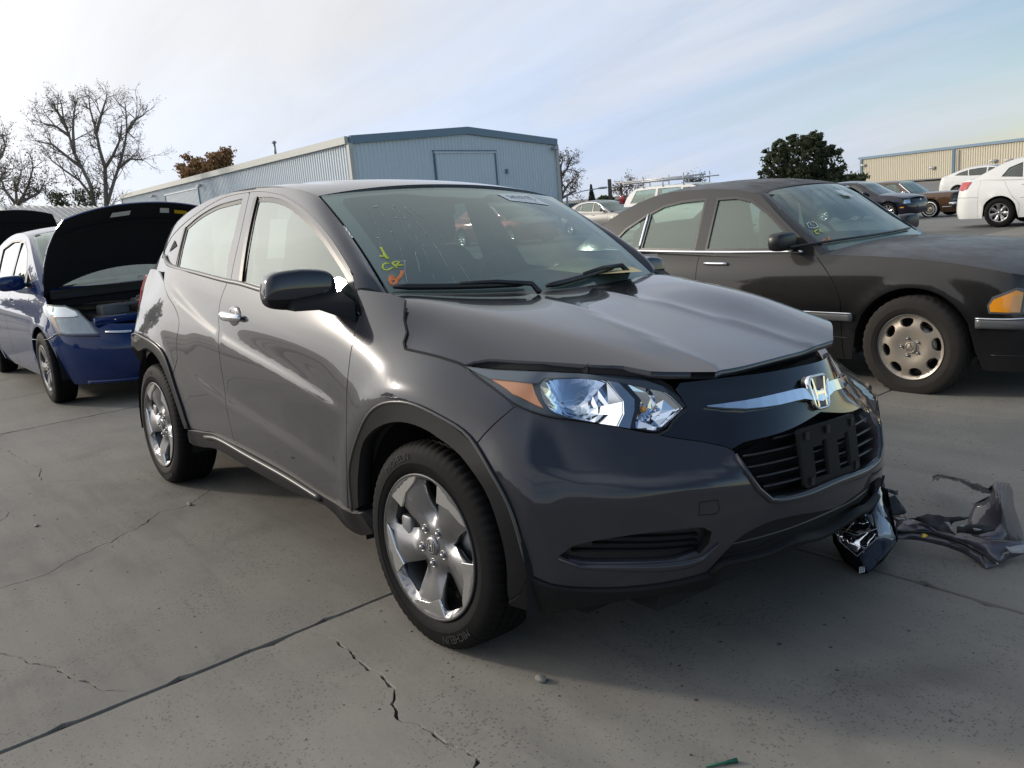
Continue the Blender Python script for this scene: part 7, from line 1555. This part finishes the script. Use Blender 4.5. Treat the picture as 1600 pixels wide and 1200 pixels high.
tree('bare_tree', 'tall bare tree leaning left behind the shed roof', base_of(62, 148, 372), [L(62, (152, 372), (147, 320), (142, 290), (128, 262), (116, 240), (108, 212), (99, 185), (96, 162)), L(62, (128, 262), (104, 244), (82, 226), (56, 220)), L(62, (116, 240), (114, 200), (117, 166)), L(62, (146, 312), (124, 282), (98, 264), (80, 250)), L(62, (108, 212), (88, 198), (66, 192)), L(62, (104, 200), (90, 175), (82, 162))], 1.5, 3, 3, M['leaf_dry'], 1500, .055, r0=.22, tw=3, twr=.008)
tree('bare_tree', 'tallest bare tree with forked trunk beside the leaning one', base_of(64, 167, 372), [L(64, (168, 372), (166, 318), (165, 290), (164, 262), (156, 235), (149, 200), (141, 172), (139, 156)), L(64, (164, 262), (176, 244), (186, 222), (190, 196)), L(64, (167, 320), (178, 284), (190, 246), (198, 206), (196, 168)), L(64, (150, 208), (158, 180), (166, 154)), L(64, (198, 206), (212, 186), (224, 180)), L(64, (185, 262), (204, 248), (222, 250))], 1.5, 3, 4, M['leaf_dry'], 1500, .055, r0=.24, tw=3, twr=.008)
tree('bare_tree', 'bare tree cut off by the left edge of the view', base_of(55, -25, 380), [L(55, (-25, 380), (-22, 300), (-14, 250), (-6, 215)), L(55, (-18, 280), (-2, 250), (8, 230)), L(55, (-22, 300), (-4, 285), (6, 270))], 1.5, 2, 5, M['leaf_dry'], 1200, .055, r0=.25, tw=4)
tree('bare_tree', 'small rusty twigged tree standing left of the two tall trees', base_of(58, 28, 378), [L(58, (28, 378), (27, 330), (25, 300), (33, 268)), L(58, (27, 322), (44, 290), (52, 262)), L(58, (27, 322), (8, 298), (2, 280)), L(58, (27, 318), (60, 302), (66, 292))], 1.4, 2, 6, M['leaf_dry'], 2000, .06, r0=.20, tw=4)
tree('shrub', 'low dry scrub between the small tree and the tall trees', base_of(60, 105, 376), [L(60, (100, 376), (100, 340), (96, 318)), L(60, (112, 376), (116, 335), (124, 314)), L(60, (90, 376), (84, 335), (80, 316)), L(60, (126, 376), (136, 330), (142, 318))], 1.2, 2, 7, M['leaf_green'], 3200, .085, r0=.10, tw=3)
tree('bare_tree', 'bare tree beside the right corner of the blue warehouse', base_of(72, 876, 335), [L(72, (877, 335), (876, 310), (877, 285), (876, 262), (879, 250)), L(72, (877, 306), (888, 288), (898, 280)), L(72, (877, 292), (868, 276), (868, 260)), L(72, (877, 310), (892, 302), (900, 298)), L(72, (876, 276), (886, 264), (890, 254))], 1.05, 2, 8, M['leaf_dry'], 1500, .07, r0=.22, tw=4)
tree('bare_tree', 'pale thin bare tree behind the utility pole', base_of(98, 982, 318), [L(98, (980, 318), (979, 300), (983, 292)), L(98, (980, 310), (972, 302), (968, 298)), L(98, (980, 308), (990, 300), (992, 295))], 1.6, 1, 9, M['leaf_dry'], 700, .10, r0=.14, tw=4)
tree('shrub', 'dark twiggy shrub showing above the white van roof', base_of(46, 1086, 318), [L(46, (1084, 318), (1083, 296), (1082, 286)), L(46, (1088, 318), (1090, 296), (1093, 286)), L(46, (1084, 310), (1078, 296), (1079, 290))], .45, 1, 10, M['leaf_green'], 900, .05, r0=.06, tw=4)
def leafy(name, label, base, blobs, leaf, n, size, seed, trunk=True, jag=.25, group=None):
    r = np.random.default_rng(seed); root = thing(name, label, 'shrub' if name == 'shrub' else 'tree', tuple(base), 0, group or {'shrub': 'shrubs at the back of the lot', 'street_tree': 'street trees left of the view'}.get(name)); B = np.array(base, float); vol = np.array([b[1] * b[1] * b[2] for b in blobs]); k = r.choice(len(blobs), n, p=vol / vol.sum()); C = np.array([b[0] for b in blobs]) - B; Rr = np.array([[b[1], b[1], b[2]] for b in blobs])
    d = r.normal(0, 1, (n, 3)); d /= np.linalg.norm(d, axis=1)[:, None]; rad_ = r.uniform(.25, 1, n) ** .45
    # clump structure: pull leaves to random clump centres
    m = max(40, n // 90); cc = r.normal(0, 1, (m, 3)); cc /= np.linalg.norm(cc, axis=1)[:, None]; ck = r.choice(len(blobs), m, p=vol / vol.sum()); cp = C[ck] + cc * Rr[ck] * (r.uniform(.4, 1.08, m) ** .5)[:, None]
    P = C[k] + d * Rr[k] * rad_[:, None] * .82; j = r.integers(0, m, n); use = r.random(n) < .86; P[use] = cp[j[use]] + r.normal(0, 1, (use.sum(), 3)) * np.array([.42, .42, .30]) * np.mean([b[1] for b in blobs]) * jag * 1.2
    leaves_mesh('crown', P, size, leaf, root, r)
    mb = MB()
    for b in blobs[:4]: c = np.array(b[0]) - B; mb.tube([(0, 0, 0), (c * [.3, .3, .5]), c], [.25, .16, .06], 7)
    mb.build('trunk', M['bark'], root); return root
def blob(D, x, y, rx, ry): p = far(x, y, D); return (p, rx * D / FPX, ry * D / FPX)
leafy('evergreen_tree', 'large dark bushy evergreen tree between the black saloon roof and the tan warehouse', base_of(60, 1250, 330), [blob(60, 1252, 250, 46, 42), blob(60, 1262, 226, 24, 20), blob(60, 1212, 262, 28, 34), blob(60, 1298, 262, 28, 34), blob(60, 1232, 290, 44, 30), blob(60, 1285, 292, 44, 30), blob(60, 1218, 236, 14, 16), blob(60, 1302, 244, 16, 14), blob(60, 1276, 216, 10, 11), blob(60, 1244, 216, 10, 12), blob(60, 1318, 262, 10, 10), blob(60, 1194, 254, 9, 12), blob(60, 1200, 238, 6, 9)], M['leaf_dark'], 30000, .13, 11, jag=.17)
leafy('shrub', 'low dark shrub at the foot of the tan warehouse corner', base_of(64, 1335, 300), [blob(64, 1326, 284, 20, 12), blob(64, 1343, 279, 12, 6), blob(64, 1312, 288, 16, 12)], M['leaf_dark'], 3500, .14, 12, jag=.4)
leafy('autumn_tree', 'brown leaved tree rising over the warehouse eave', base_of(98, 325, 360), [blob(98, 345, 258, 26, 24), blob(98, 300, 264, 22, 20), blob(98, 325, 275, 40, 22), blob(98, 352, 246, 14, 12)], M['leaf_brown'], 9000, .20, 13, jag=.30)
r_ = np.random.default_rng(5); bs = base_of(110, 925, 316); tp = far(924, 289, 110) - bs; root = thing('conifer_tree', 'small pointed conifer standing right of the bare tree', 'tree', tuple(bs)); n = 5200; hgt = tp[2]; h = r_.uniform(0, 1, n) ** 1.25; lay = (h * 12) % 1.0; rr = (1 - h) * hgt * .27 * (1.05 - .55 * lay) * np.sqrt(r_.uniform(.2, 1, n)); an = r_.uniform(0, 6.283, n)
leaves_mesh('crown', np.stack([rr * np.cos(an), rr * np.sin(an), h * hgt], 1), .13, M['leaf_conifer'], root, r_); mb = MB(); mb.tube([(0, 0, 0), (0, 0, hgt)], [.22, .03], 6); mb.build('trunk', M['bark'], root)
leafy('shrub', 'low dark bush right of the pointed conifer', base_of(90, 946, 315), [blob(90, 946, 312, 12, 4)], M['leaf_dark'], 900, .2, 14)
# trees to the left of the view, seen in the window reflections
leafy('street_tree', 'leafy street tree far left outside the fence', (-42, -9.5, 0), [((-42, -9.5, 3.6), 3.0, 2.4), ((-43, -7.5, 3.0), 2.0, 1.6)], M['leaf_green'], 7000, .2, 15)
leafy('street_tree', 'rounded street tree left of the parked hatchback', (-34, -24, 0), [((-34, -24, 3.4), 2.8, 2.6)], M['leaf_green'], 5000, .2, 16)
# ================================================================== white van with ladder rack
M['rack'] = simple('galvanised_rack', (.45, .46, .47), .4, metal=.5)
van = generic(W=.92, xf=1.0, xr=-4.2, wb=3.0, R=.35, ra=.40, zt=[(-4.3, 1.05), (-2, 1.05), (-.3, 1.05), (.3, 1.0), (1.0, .9)], trunk=False, cab=[(-.25, 1.07), (-.6, 1.30), (-.95, 1.55), (-1.25, 1.63), (-2.0, 1.66), (-3.2, 1.66), (-3.7, 1.62), (-4.0, 1.4), (-4.15, 1.1)], iw=3, ir=6, zb=1.08, tumble=.22, wcab=[(-4.3, .82), (-3, .86), (-1, .86), (-.2, .84)],
    wins=[[(-.75, 1.12), (-1.5, 1.12), (-1.5, 1.56), (-1.2, 1.55), (-1.0, 1.42)], [(-1.6, 1.12), (-2.6, 1.12), (-2.6, 1.58), (-1.6, 1.57)], [(-2.72, 1.12), (-3.85, 1.14), (-3.62, 1.56), (-2.72, 1.58)]], glass=M['glass_dusty'], patch=[('tail_lamp', [(-4.0, 1.0), (-4.25, 1.0), (-4.25, .7), (-4.0, .7)], M['red_lens'], .01, True)], mirror=(-.8, 1.15), cuts=[.45, -.45, -1.55, [(.2, -2.6), (1.1, -2.65)], -3.6])
VL = (-15.0, 21.6, -.10)
make_car('van', 'white van with ladder rack behind the black saloon', VL, 0, van)
rk = thing('ladder_rack', 'metal ladder rack with upright stops on the white van roof', 'rack', (VL[0] - 2.4, VL[1], VL[2] + 1.70))
for y in (-.70, .70):
    mb = MB(); mb.tube([(-1.9, y, .16), (1.3, y, .16)], .022, 6); mb.build('side_rail', M['rack'], rk)
for x in (-1.8, -.9, 0, .9):
    mb = MB(); mb.tube([(x, -.72, .14), (x, .72, .14)], .022, 6); mb.build('cross_bar', M['rack'], rk)
    for y in (-.7, .7): mb = MB(); mb.tube([(x, y, -.06), (x, y, .34 if x in (-.9, .9) else .24)], .02, 6); mb.build('rack_post', M['rack'], rk)
mb = MB(); mb.tube([(-2.6, -.3, .20), (1.5, -.3, .20)], .03, 6); ld = tag(mb.build('pipe', M['rack'], None, loc=(VL[0] - 2.4, VL[1], VL[2] + 1.72)), 'long grey pipe lying along the ladder rack', 'pipe')
rp = far(974, 312, 33); mb = MB(); V, F = superq((0, 0, 0), (.3, .22, .34), .3, 16, 10); mb.add(V, F, True); tag(mb.build('tonneau_cover', M['red_p'], None, loc=tuple(rp)), 'dark red corner of a vehicle cover behind the white van', 'cover')
# ================================================================== marks on the windshields
M['chalk_y'] = simple('yellow_paint_marker', (.55, .62, .06), .7); M['chalk_o'] = simple('orange_paint_marker', (.72, .20, .06), .7); M['crackline'] = simple('glass_crack', (.42, .48, .47), .5); M['ink'] = simple('grey_ink', (.16, .16, .18), .6)
def Wp(pts): return PX(WSH, pts)
z1 = lambda L_: [(560 + x / 8, 340 + y / 8) for x, y in L_]
z2 = lambda L_: [(480 + x / 7.273, 280 + y / 7.273) for x, y in L_]
for st in ([(280, 370), (300, 410), (330, 460), (382, 522)], [(262, 482), (290, 484), (322, 492)], [(318, 440), (324, 480), (350, 505), (382, 522)]): ribbon('marker_letter', WSH, Wp(z1(st)), .0085, M['chalk_y'], hero, off=.001, hgt=.0008)
for st in ([(390, 582), (350, 568), (310, 590), (300, 630), (325, 656), (375, 656), (430, 622)], [(420, 565), (450, 600), (492, 636)], [(430, 562), (470, 552), (512, 556), (490, 580), (460, 600), (510, 598), (562, 594)]): ribbon('marker_letter', WSH, Wp(z1(st)), .0075, M['chalk_y'], hero, off=.001, hgt=.0008)
for st in ([(550, 665), (545, 700), (520, 740), (480, 790)], [(400, 738), (392, 790), (412, 830), (450, 838), (478, 800), (462, 772), (430, 768), (398, 790)], [(388, 742), (420, 732), (458, 762)]): ribbon('marker_letter', WSH, Wp(z1(st)), .012, M['chalk_o'], hero, off=.001, hgt=.0008)
for cr in ([(680, 300), (700, 370), (750, 460), (815, 600), (825, 720), (845, 800), (862, 850)], [(780, 305), (830, 370), (910, 490), (965, 600), (1010, 700), (1060, 800), (1100, 930), (1112, 1060), (1150, 1230)], [(960, 330), (1030, 430), (1100, 560), (1180, 690), (1240, 870), (1270, 1020), (1330, 1230)], [(1040, 360), (1110, 440), (1190, 580), (1260, 700), (1330, 830), (1400, 990), (1450, 1160)],
           [(1110, 310), (1200, 440), (1310, 570), (1400, 690), (1500, 830), (1570, 960), (1640, 1100), (1700, 1210)], [(1170, 310), (1300, 430), (1400, 540), (1500, 640), (1600, 770), (1710, 950), (1800, 1080), (1890, 1240)]):
    P = np.array(cat(np.array(Wp(z2(cr))), .03)); P = P + rng.normal(0, .0018, P.shape); 
    i = 0
    while i < len(P) - 2:
        k = int(rng.integers(3, 8)); seg = P[i:i + k + 1]
        if len(seg) > 1: ribbon('glass_crack', WSH, seg, float(rng.choice([.0006, .0009, .0016])), M['crackline'], hero, off=.0008, hgt=.0004)
        i += k + int(rng.integers(0, 4))
for (x, y) in ((775, 315), (800, 310), (815, 312), (990, 302), (1030, 440), (1115, 440), (1000, 320), (1130, 330), (965, 605), (815, 670)):
    q = Wp(z2([(x, y)]))[0]; ribbon('glass_chip', WSH, [q, q + np.array([.006, .008])], .007, M['crackline'], hero, off=.0008, hgt=.0006)
def quad_map(S_, corners, V, side, off):
    """V in [-.5,.5]^2 mapped into the quad corners (tl, tr, br, bl)"""
    tl, tr, br, bl = [np.array(c) for c in corners]; u = V[:, 0] + .5; v = V[:, 1] + .5; q = (tl * (1 - u)[:, None] + tr * u[:, None]) * v[:, None] + (bl * (1 - u)[:, None] + br * u[:, None]) * (1 - v)[:, None]; return (S_.P(q) + S_.Nn(q) * off) * [1, side, 1]
def sticker(S_, corners, lines, parent, side, mat=None, off=.002, name='sticker'):
    g = np.array([(x, y) for y in np.linspace(-.5, .5, 5) for x in np.linspace(-.5, .5, 9)]); V = quad_map(S_, corners, g, side, off); F = [(j * 9 + i, j * 9 + i + 1, (j + 1) * 9 + i + 1, (j + 1) * 9 + i) for j in range(4) for i in range(8)]; mb = MB(); mb.add(V, F, True); st = mb.build(name, mat or M['paper'], parent)
    for (s_, yc, h, w) in lines:
        TV, TF = text_geo(s_, 1.0, 0, 1); c = (TV.max(0) + TV.min(0)) / 2; e = TV.max(0) - TV.min(0); T2 = np.stack([(TV[:, 0] - c[0]) / e[0] * w, (TV[:, 1] - c[1]) / e[1] * h + yc], 1); mb = MB(); mb.add(quad_map(S_, corners, T2, side, off + .0015), TF); mb.build('printed_line', M['ink'], st)
    return st
sticker(WSH, Wp([(776, 303.5), (822, 304.0), (860, 321.5), (797, 313.8)]), [('58767175', .04, .40, .72), ('|||| || ||| ||||', -.34, .08, .5)], hero, -1)
# paper behind the front window
pq = PX(SIDEG, [(419, 341), (445, 340), (440, 401), (413, 403)]); panel('window_paper', SIDEG, np.array(pq), M['paper'], hero, off=-.0125, thick=0, gap=0, grid=.05)
# black saloon: marks, wipers, seals
mroot = merc['_root']; mc = merc['_CB']; mo = np.array(mroot.location)
def MX(S_, pts):
    out = []
    for p in pts: o, d = ray_w(*p); o = o - mo; out.append(S_.hit(o * [1, -1, 1], d * [1, -1, 1]))
    return out
zm = lambda L_: [(1190 + x / 9.233, 270 + y / 9.233) for x, y in L_]
for st, mt, w in (([(690, 712), (655, 740), (680, 790), (760, 802), (812, 775), (780, 725), (720, 705)], 'crackline', .010), ([(705, 730), (700, 755), (760, 765)], 'crackline', .008), ([(800, 820), (765, 845), (790, 885), (830, 875)], 'chalk_y', .010), ([(815, 820), (850, 820), (835, 850), (885, 855)], 'chalk_y', .010), ([(960, 930), (985, 990), (930, 1018), (880, 1000), (900, 965), (960, 975)], 'chalk_o', .011)):
    ribbon('marker_letter', mc, MX(mc, zm(st)), w, M[mt], mroot, off=.003, hgt=.001)
sticker(mc, MX(mc, zm([(1050, 250), (1170, 262), (1350, 345), (1200, 330)])), [], mroot, -1, off=.003)
w_ = MX(mc, [(1235, 388), (1300, 378), (1380, 366), (1420, 358)]); ribbon('wiper', mc, w_, .016, M['satin_black'], mroot, off=.006, hgt=.012)
# ================================================================== broken parts on the ground
def shard(name, pts, mat, parent, thick=.004, noise=.0012, seed=1, d=.018):
    """sheet through picture-traced points lifted to their own height: (x, y, z)"""
    r = np.random.default_rng(seed); P = np.array([gnd(x, y, z) for x, y, z in pts]); Q = P[:, :2]; n = len(Q); out = []; zo = []
    for i in range(n):
        a, b = P[i], P[(i + 1) % n]; m = max(1, int(np.linalg.norm(b - a) / d))
        for k in range(m): out.append(a + (b - a) * k / m + r.normal(0, noise * .5, 3) * (k > 0))
    out = np.array(out)
    # project on the mean plane
    c = out.mean(0); u, s_, vt = np.linalg.svd(out - c); e1, e2, nn = vt; q2 = np.stack([(out - c) @ e1, (out - c) @ e2], 1); hz = (out - c) @ nn
    lo, hi = q2.min(0), q2.max(0); G = np.stack(np.meshgrid(np.arange(lo[0], hi[0], .025), np.arange(lo[1], hi[1], .025), indexing='ij'), -1).reshape(-1, 2); G = G[pip(q2, G)]; 
    if len(G): G = G[pdist(q2, G) > .008]
    if len(G): w = 1 / (((G[:, None] - q2[None]) ** 2).sum(2) + .0015) ** 1.6; gh = (w * hz[None]).sum(1) / w.sum(1) + r.normal(0, noise, len(G)); A = np.vstack([q2, G]); H = np.concatenate([hz, gh])
    else: A, H = q2, hz
    E = [(i, (i + 1) % len(q2)) for i in range(len(q2))]; vo, eo, fo, *_ = delaunay_2d_cdt([Vector(a) for a in A], E, [], 0, 1e-6, True); vq = np.array([tuple(v) for v in vo]); idx = ((vq[:, None] - A[None]) ** 2).sum(2).argmin(1); V = c + vq[:, :1] * e1 + vq[:, 1:] * e2 + H[idx][:, None] * nn
    tri = np.array([f for f in fo]); tri = tri[pip(q2, vq[tri].mean(1))]; V[:, 2] = np.maximum(V[:, 2], .006); me = MB(); me.add(V, [tuple(t) for t in tri], True); o = me.build(name, mat, parent); md = o.modifiers.new('thickness', 'SOLIDIFY'); md.thickness = thick; return o
M['torn'] = paint('scraped_grey_paint', (.085, .082, .105), metal=.55, rough=.42, dust=.35); M['raw'] = simple('torn_dark_plastic', (.02, .02, .022), .6); M['scuff'] = simple('pale_scuff', (.30, .30, .31), .6)
zd = lambda x, y: (1290 + x / 5.161, 730 + y / 5.161)
def sp(L_): return [(*zd(x, y), z) for x, y, z in L_]
fr = thing('fender_fragment', 'torn dark grey fender panel lying in shards on the ground', 'car part', tuple(gnd(1500, 850)))
mi = fr.matrix_basis
def keep(o, root): o.location = -np.array(root.location); return o
def sh(nm, L_, mt, root, **k): return keep(shard(nm, sp(L_), M[mt], root, **k), root)
sh('fender_sheet', [(520, 380, .09), (640, 385, .10), (660, 425, .10), (760, 440, .11), (830, 470, .10), (900, 515, .08), (1000, 545, .07), (1160, 560, .08), (1300, 590, .08), (1450, 600, .07), (1600, 590, .06), (1640, 690, .03), (1500, 730, .02), (1410, 775, .02), (1300, 700, .04), (1150, 620, .06), (1000, 560, .07), (860, 525, .08), (700, 515, .08), (560, 515, .08)], 'torn', fr, seed=2, noise=.0008)
sh('fender_sheet', [(560, 520, .07), (700, 525, .07), (860, 532, .07), (1000, 570, .06), (1150, 630, .05), (1290, 705, .03), (1400, 780, .01), (1330, 800, .01), (1290, 815, .005), (1230, 765, .01), (1100, 690, .02), (950, 635, .03), (800, 600, .04), (700, 585, .04), (585, 580, .05)], 'torn', fr, seed=3, noise=.0008)
sh('fender_sheet', [(1160, 400, .10), (1210, 300, .14), (1290, 275, .17), (1365, 215, .20), (1310, 170, .22), (1390, 115, .25), (1425, 300, .20), (1445, 480, .12), (1480, 590, .07), (1300, 585, .08), (1180, 555, .08), (1150, 470, .08)], 'torn', fr, seed=4, noise=.0006)
sh('fender_sheet', [(1392, 115, .25), (1480, 130, .20), (1510, 190, .17), (1520, 300, .13), (1560, 420, .08), (1600, 540, .03), (1600, 600, .03), (1480, 588, .07), (1445, 480, .12), (1425, 300, .20)], 'torn', fr, seed=5, noise=.0006)
sh('torn_strip', [(860, 75, .10), (900, 55, .13), (940, 58, .14), (1100, 92, .17), (1200, 120, .19), (1310, 165, .22), (1365, 212, .20), (1290, 205, .18), (1210, 180, .16), (1110, 125, .13), (1000, 92, .11), (930, 75, .10), (905, 108, .06), (888, 85, .08), (862, 110, .05)], 'torn', fr, seed=6, noise=.003)
sh('torn_strip', [(1210, 298, .13), (1260, 270, .15), (1330, 235, .17), (1362, 212, .20), (1355, 240, .17), (1300, 275, .13), (1215, 300, .12)], 'raw', fr, seed=7)
sh('torn_liner', [(660, 420, .11), (760, 395, .13), (820, 375, .14), (960, 400, .13), (1160, 400, .12), (1120, 420, .12), (1040, 440, .11), (1000, 500, .10), (1050, 540, .09), (900, 510, .10), (830, 465, .11), (760, 435, .12)], 'raw', fr, seed=8, noise=.005)
sh('torn_liner', [(1060, 470, .13), (1180, 465, .14), (1370, 490, .12), (1365, 515, .11), (1290, 530, .11), (1180, 540, .10), (1060, 530, .11)], 'raw', fr, seed=9, noise=.004)
for i, L_ in enumerate(([(960, 440, .16), (1000, 445, .16), (1045, 525, .13), (1000, 490, .14)], [(1450, 640, .07), (1600, 625, .06), (1600, 690, .05), (1500, 690, .05)], [(1190, 490, .15), (1260, 500, .15), (1200, 510, .14)], [(1060, 480, .15), (1130, 470, .15), (1110, 480, .15)])): sh('scuffed_edge', L_, 'scuff', fr, seed=20 + i, noise=.004)
sh('dark_edge', [(560, 512, .085), (700, 510, .09), (860, 520, .09), (1000, 560, .08), (1150, 622, .07), (1300, 700, .05), (1390, 785, .03), (1370, 780, .03), (1290, 715, .045), (1150, 640, .06), (1000, 574, .07), (860, 534, .08), (700, 524, .08), (560, 522, .08)], 'raw', fr, seed=30, noise=.001)
sh('clip', [(778, 535, .10), (800, 535, .10), (822, 548, .10), (800, 560, .10), (778, 560, .10)], 'yellow', fr, seed=31, noise=0)
sh('torn_bracket', [(470, 230, .16), (560, 222, .17), (600, 280, .14), (655, 365, .11), (640, 375, .11), (520, 390, .11), (480, 340, .13)], 'raw', fr, seed=32, noise=.006); sh('torn_bracket', [(440, 125, .22), (500, 170, .18), (585, 185, .16), (560, 215, .16), (520, 205, .16), (460, 215, .17)], 'raw', fr, seed=33, noise=.012)
hl = thing('broken_headlight', 'smashed headlight with cracked clear lens standing on the concrete', 'car part', tuple(gnd(1345, 880)))
def sh2(nm, L_, mt, **k): return keep(shard(nm, sp(L_), mt, hl, **k), hl)
def P3(x, y, z): p = gnd(*zd(x, y), z); return p
# housing: a closed dark shell behind the lens
mb = MB(); ring_ = [(40, 395, .12), (120, 330, .18), (250, 290, .22), (400, 130, .26), (500, 180, .24), (560, 480, .15), (582, 590, .11), (470, 745, .05), (340, 855, .012), (280, 862, .010), (150, 760, .02), (60, 600, .05)]
T_ = [P3(*p) for p in ring_]; c_ = np.mean(T_, 0); Bk = [np.array([p[0] + (c_[0] - p[0]) * .25 - .03, p[1] + (c_[1] - p[1]) * .25 + .05, max(.004, p[2] * .25)]) for p in T_]; n = len(T_); c2 = np.mean(Bk, 0)
mb.add([t - np.array(hl.location) for t in T_ + Bk + [c2]], [(i, (i + 1) % n, n + (i + 1) % n, n + i) for i in range(n)] + [(n + i, n + (i + 1) % n, 2 * n) for i in range(n)]); mb.build('housing', M['gloss_black'], hl)
sh2('inner_face', [(p[0], p[1], p[2] - .012) for p in ring_], M['satin_black'], seed=40, noise=.002)
sh2('reflector_shards', [(100, 345, .185), (190, 325, .20), (250, 300, .215), (300, 350, .20), (330, 400, .18), (350, 450, .17), (230, 455, .17), (110, 435, .16)], simple_mats['reflector'], seed=41, noise=.020, d=.01)
sh2('reflector_shards', [(110, 500, .14), (250, 540, .14), (390, 495, .16), (410, 560, .14), (260, 700, .07), (150, 630, .09)], simple_mats['reflector'], seed=42, noise=.022, d=.01)
sh2('dark_band', [(100, 445, .17), (230, 462, .18), (350, 455, .19), (390, 500, .175), (250, 545, .155), (110, 500, .15)], M['gloss_black'], seed=43, noise=.003)
M['lens_pale'] = simple('milky_lens_edge', (.30, .36, .42), .15, coat=1.0); M['lens_blue_lit'] = simple('blue_lit_lens', (.03, .045, .075), .06, coat=1.0)  # blue light on the lens face is put into its colour
sh2('lens_shard', [(225, 180, .25), (262, 178, .255), (300, 230, .25), (352, 300, .235), (385, 420, .20), (392, 480, .185), (360, 440, .19), (300, 350, .21), (250, 270, .23)], M['lens_pale'], seed=44, noise=.004)
sh2('lens_shard', [(300, 205, .255), (370, 185, .265), (400, 300, .24), (470, 400, .21), (530, 470, .18), (565, 570, .14), (430, 560, .165), (400, 440, .20), (355, 300, .235)], M['lens_pale'], seed=45, noise=.002)
sh2('lens_shard', [(385, 150, .27), (440, 125, .27), (455, 230, .25), (470, 340, .225), (500, 400, .205), (470, 400, .21), (400, 300, .24), (372, 186, .265)], M['lens_pale'], seed=46, noise=.003)
sh2('lens_face', [(430, 562, .165), (566, 575, .14), (572, 610, .12), (470, 725, .075), (345, 850, .03), (320, 820, .04), (270, 725, .08)], M['lens_blue_lit'], seed=47, noise=.001)
sh2('lens_window', [(370, 690, .09), (410, 628, .12), (452, 640, .115), (415, 690, .09), (385, 705, .085)], M['lens_pale'], seed=48, noise=0)
for i in range(3):
    for j in range(3): x, y = 272 + i * 17, 805 + j * 17 - i * 4; sh2('moulded_mark', [(x, y, .047), (x + 9, y - 3, .047), (x + 10, y + 9, .045), (x + 1, y + 12, .045)], M['paper'], seed=50, noise=0, d=.01)
for i, L_ in enumerate(([(165, 515, .19), (230, 440, .22)], [(105, 500, .17), (250, 550, .18), (415, 495, .19)], [(100, 500, .17), (115, 600, .13), (255, 718, .09), (425, 562, .17)], [(220, 155, .27), (290, 115, .29), (350, 165, .27)])):
    mb = MB(); mb.tube([P3(*p) - np.array(hl.location) for p in L_], .0018, 4); mb.build('loose_wire', M['scuff'], hl)
# ---------------- small things on the ground
def stone(px, s, label, seed, mat):
    r = np.random.default_rng(seed); V, F = superq((0, 0, 0), (1, 1, 1), .85, 14, 9); V = V * (1 + r.normal(0, .05, (len(V), 1))) * np.array(s); p = gnd(*px); mb = MB(); mb.add(V, F, True); o = mb.build('stone', mat, None, loc=(p[0], p[1], s[2] * .42)); return tag(o, label, 'stone', 'small stones on the concrete')
M['stone'] = simple('grey_stone', (.20, .19, .17), .9, var=.25, vscale=60)
stone((845, 1064), (.038, .026, .018), 'small grey pebble lying in front of the crossover bumper', 1, M['stone']); stone((296, 789), (.045, .020, .014), 'small stone chip beside the thin crack below the rear wheel', 2, M['stone']); stone((1040, 640) if False else (57, 822), (.04, .02, .01), 'flat pale chip on the concrete at the left', 3, M['stone'])
a, b = gnd(1103, 1200), gnd(1152, 1191); mb = MB(); mb.tube([(0, 0, .004), tuple((b - a) * .6 + [0, 0, .005]), tuple(b - a + [0, 0, .006])], [.003, .0035, .006], 6); tag(mb.build('plastic_strip', simple('green_plastic', (.01, .10, .06), .5), None, loc=tuple(a)), 'thin dark green plastic strip at the bottom edge', 'litter')
r = np.random.default_rng(77); mb = MB()
for i in range(260):
    x, y = r.uniform(-3.5, 2.0), r.uniform(-2.2, .6); s = r.uniform(.0008, .003) * r.choice([1, 1, 1.6]); V, F = superq((x, y, s * .3), (s * 2, s * r.uniform(1, 2.4), s), .8, 6, 4); mb.add(V, F)
o = mb.build('grit', M['stone']); o['kind'] = 'stuff'

# ---------------- more of the lot to the left of the view (seen in the paint and window reflections)
for (src, x, y, lab) in ((sil, -13.5, -11.5, 'grey saloon parked left of the view on the open lot'), (golf, -6.5, -12.0, 'navy hatchback parked left of the view beside the grey saloon'), (ws, .8, -12.2, 'white saloon parked left of the view nearest the camera side')):
    c_ = copy_tree(src['_root']); c_.location = (x, y, 0); c_.rotation_euler = (0, 0, math.pi / 2 + .1); c_['label'] = lab
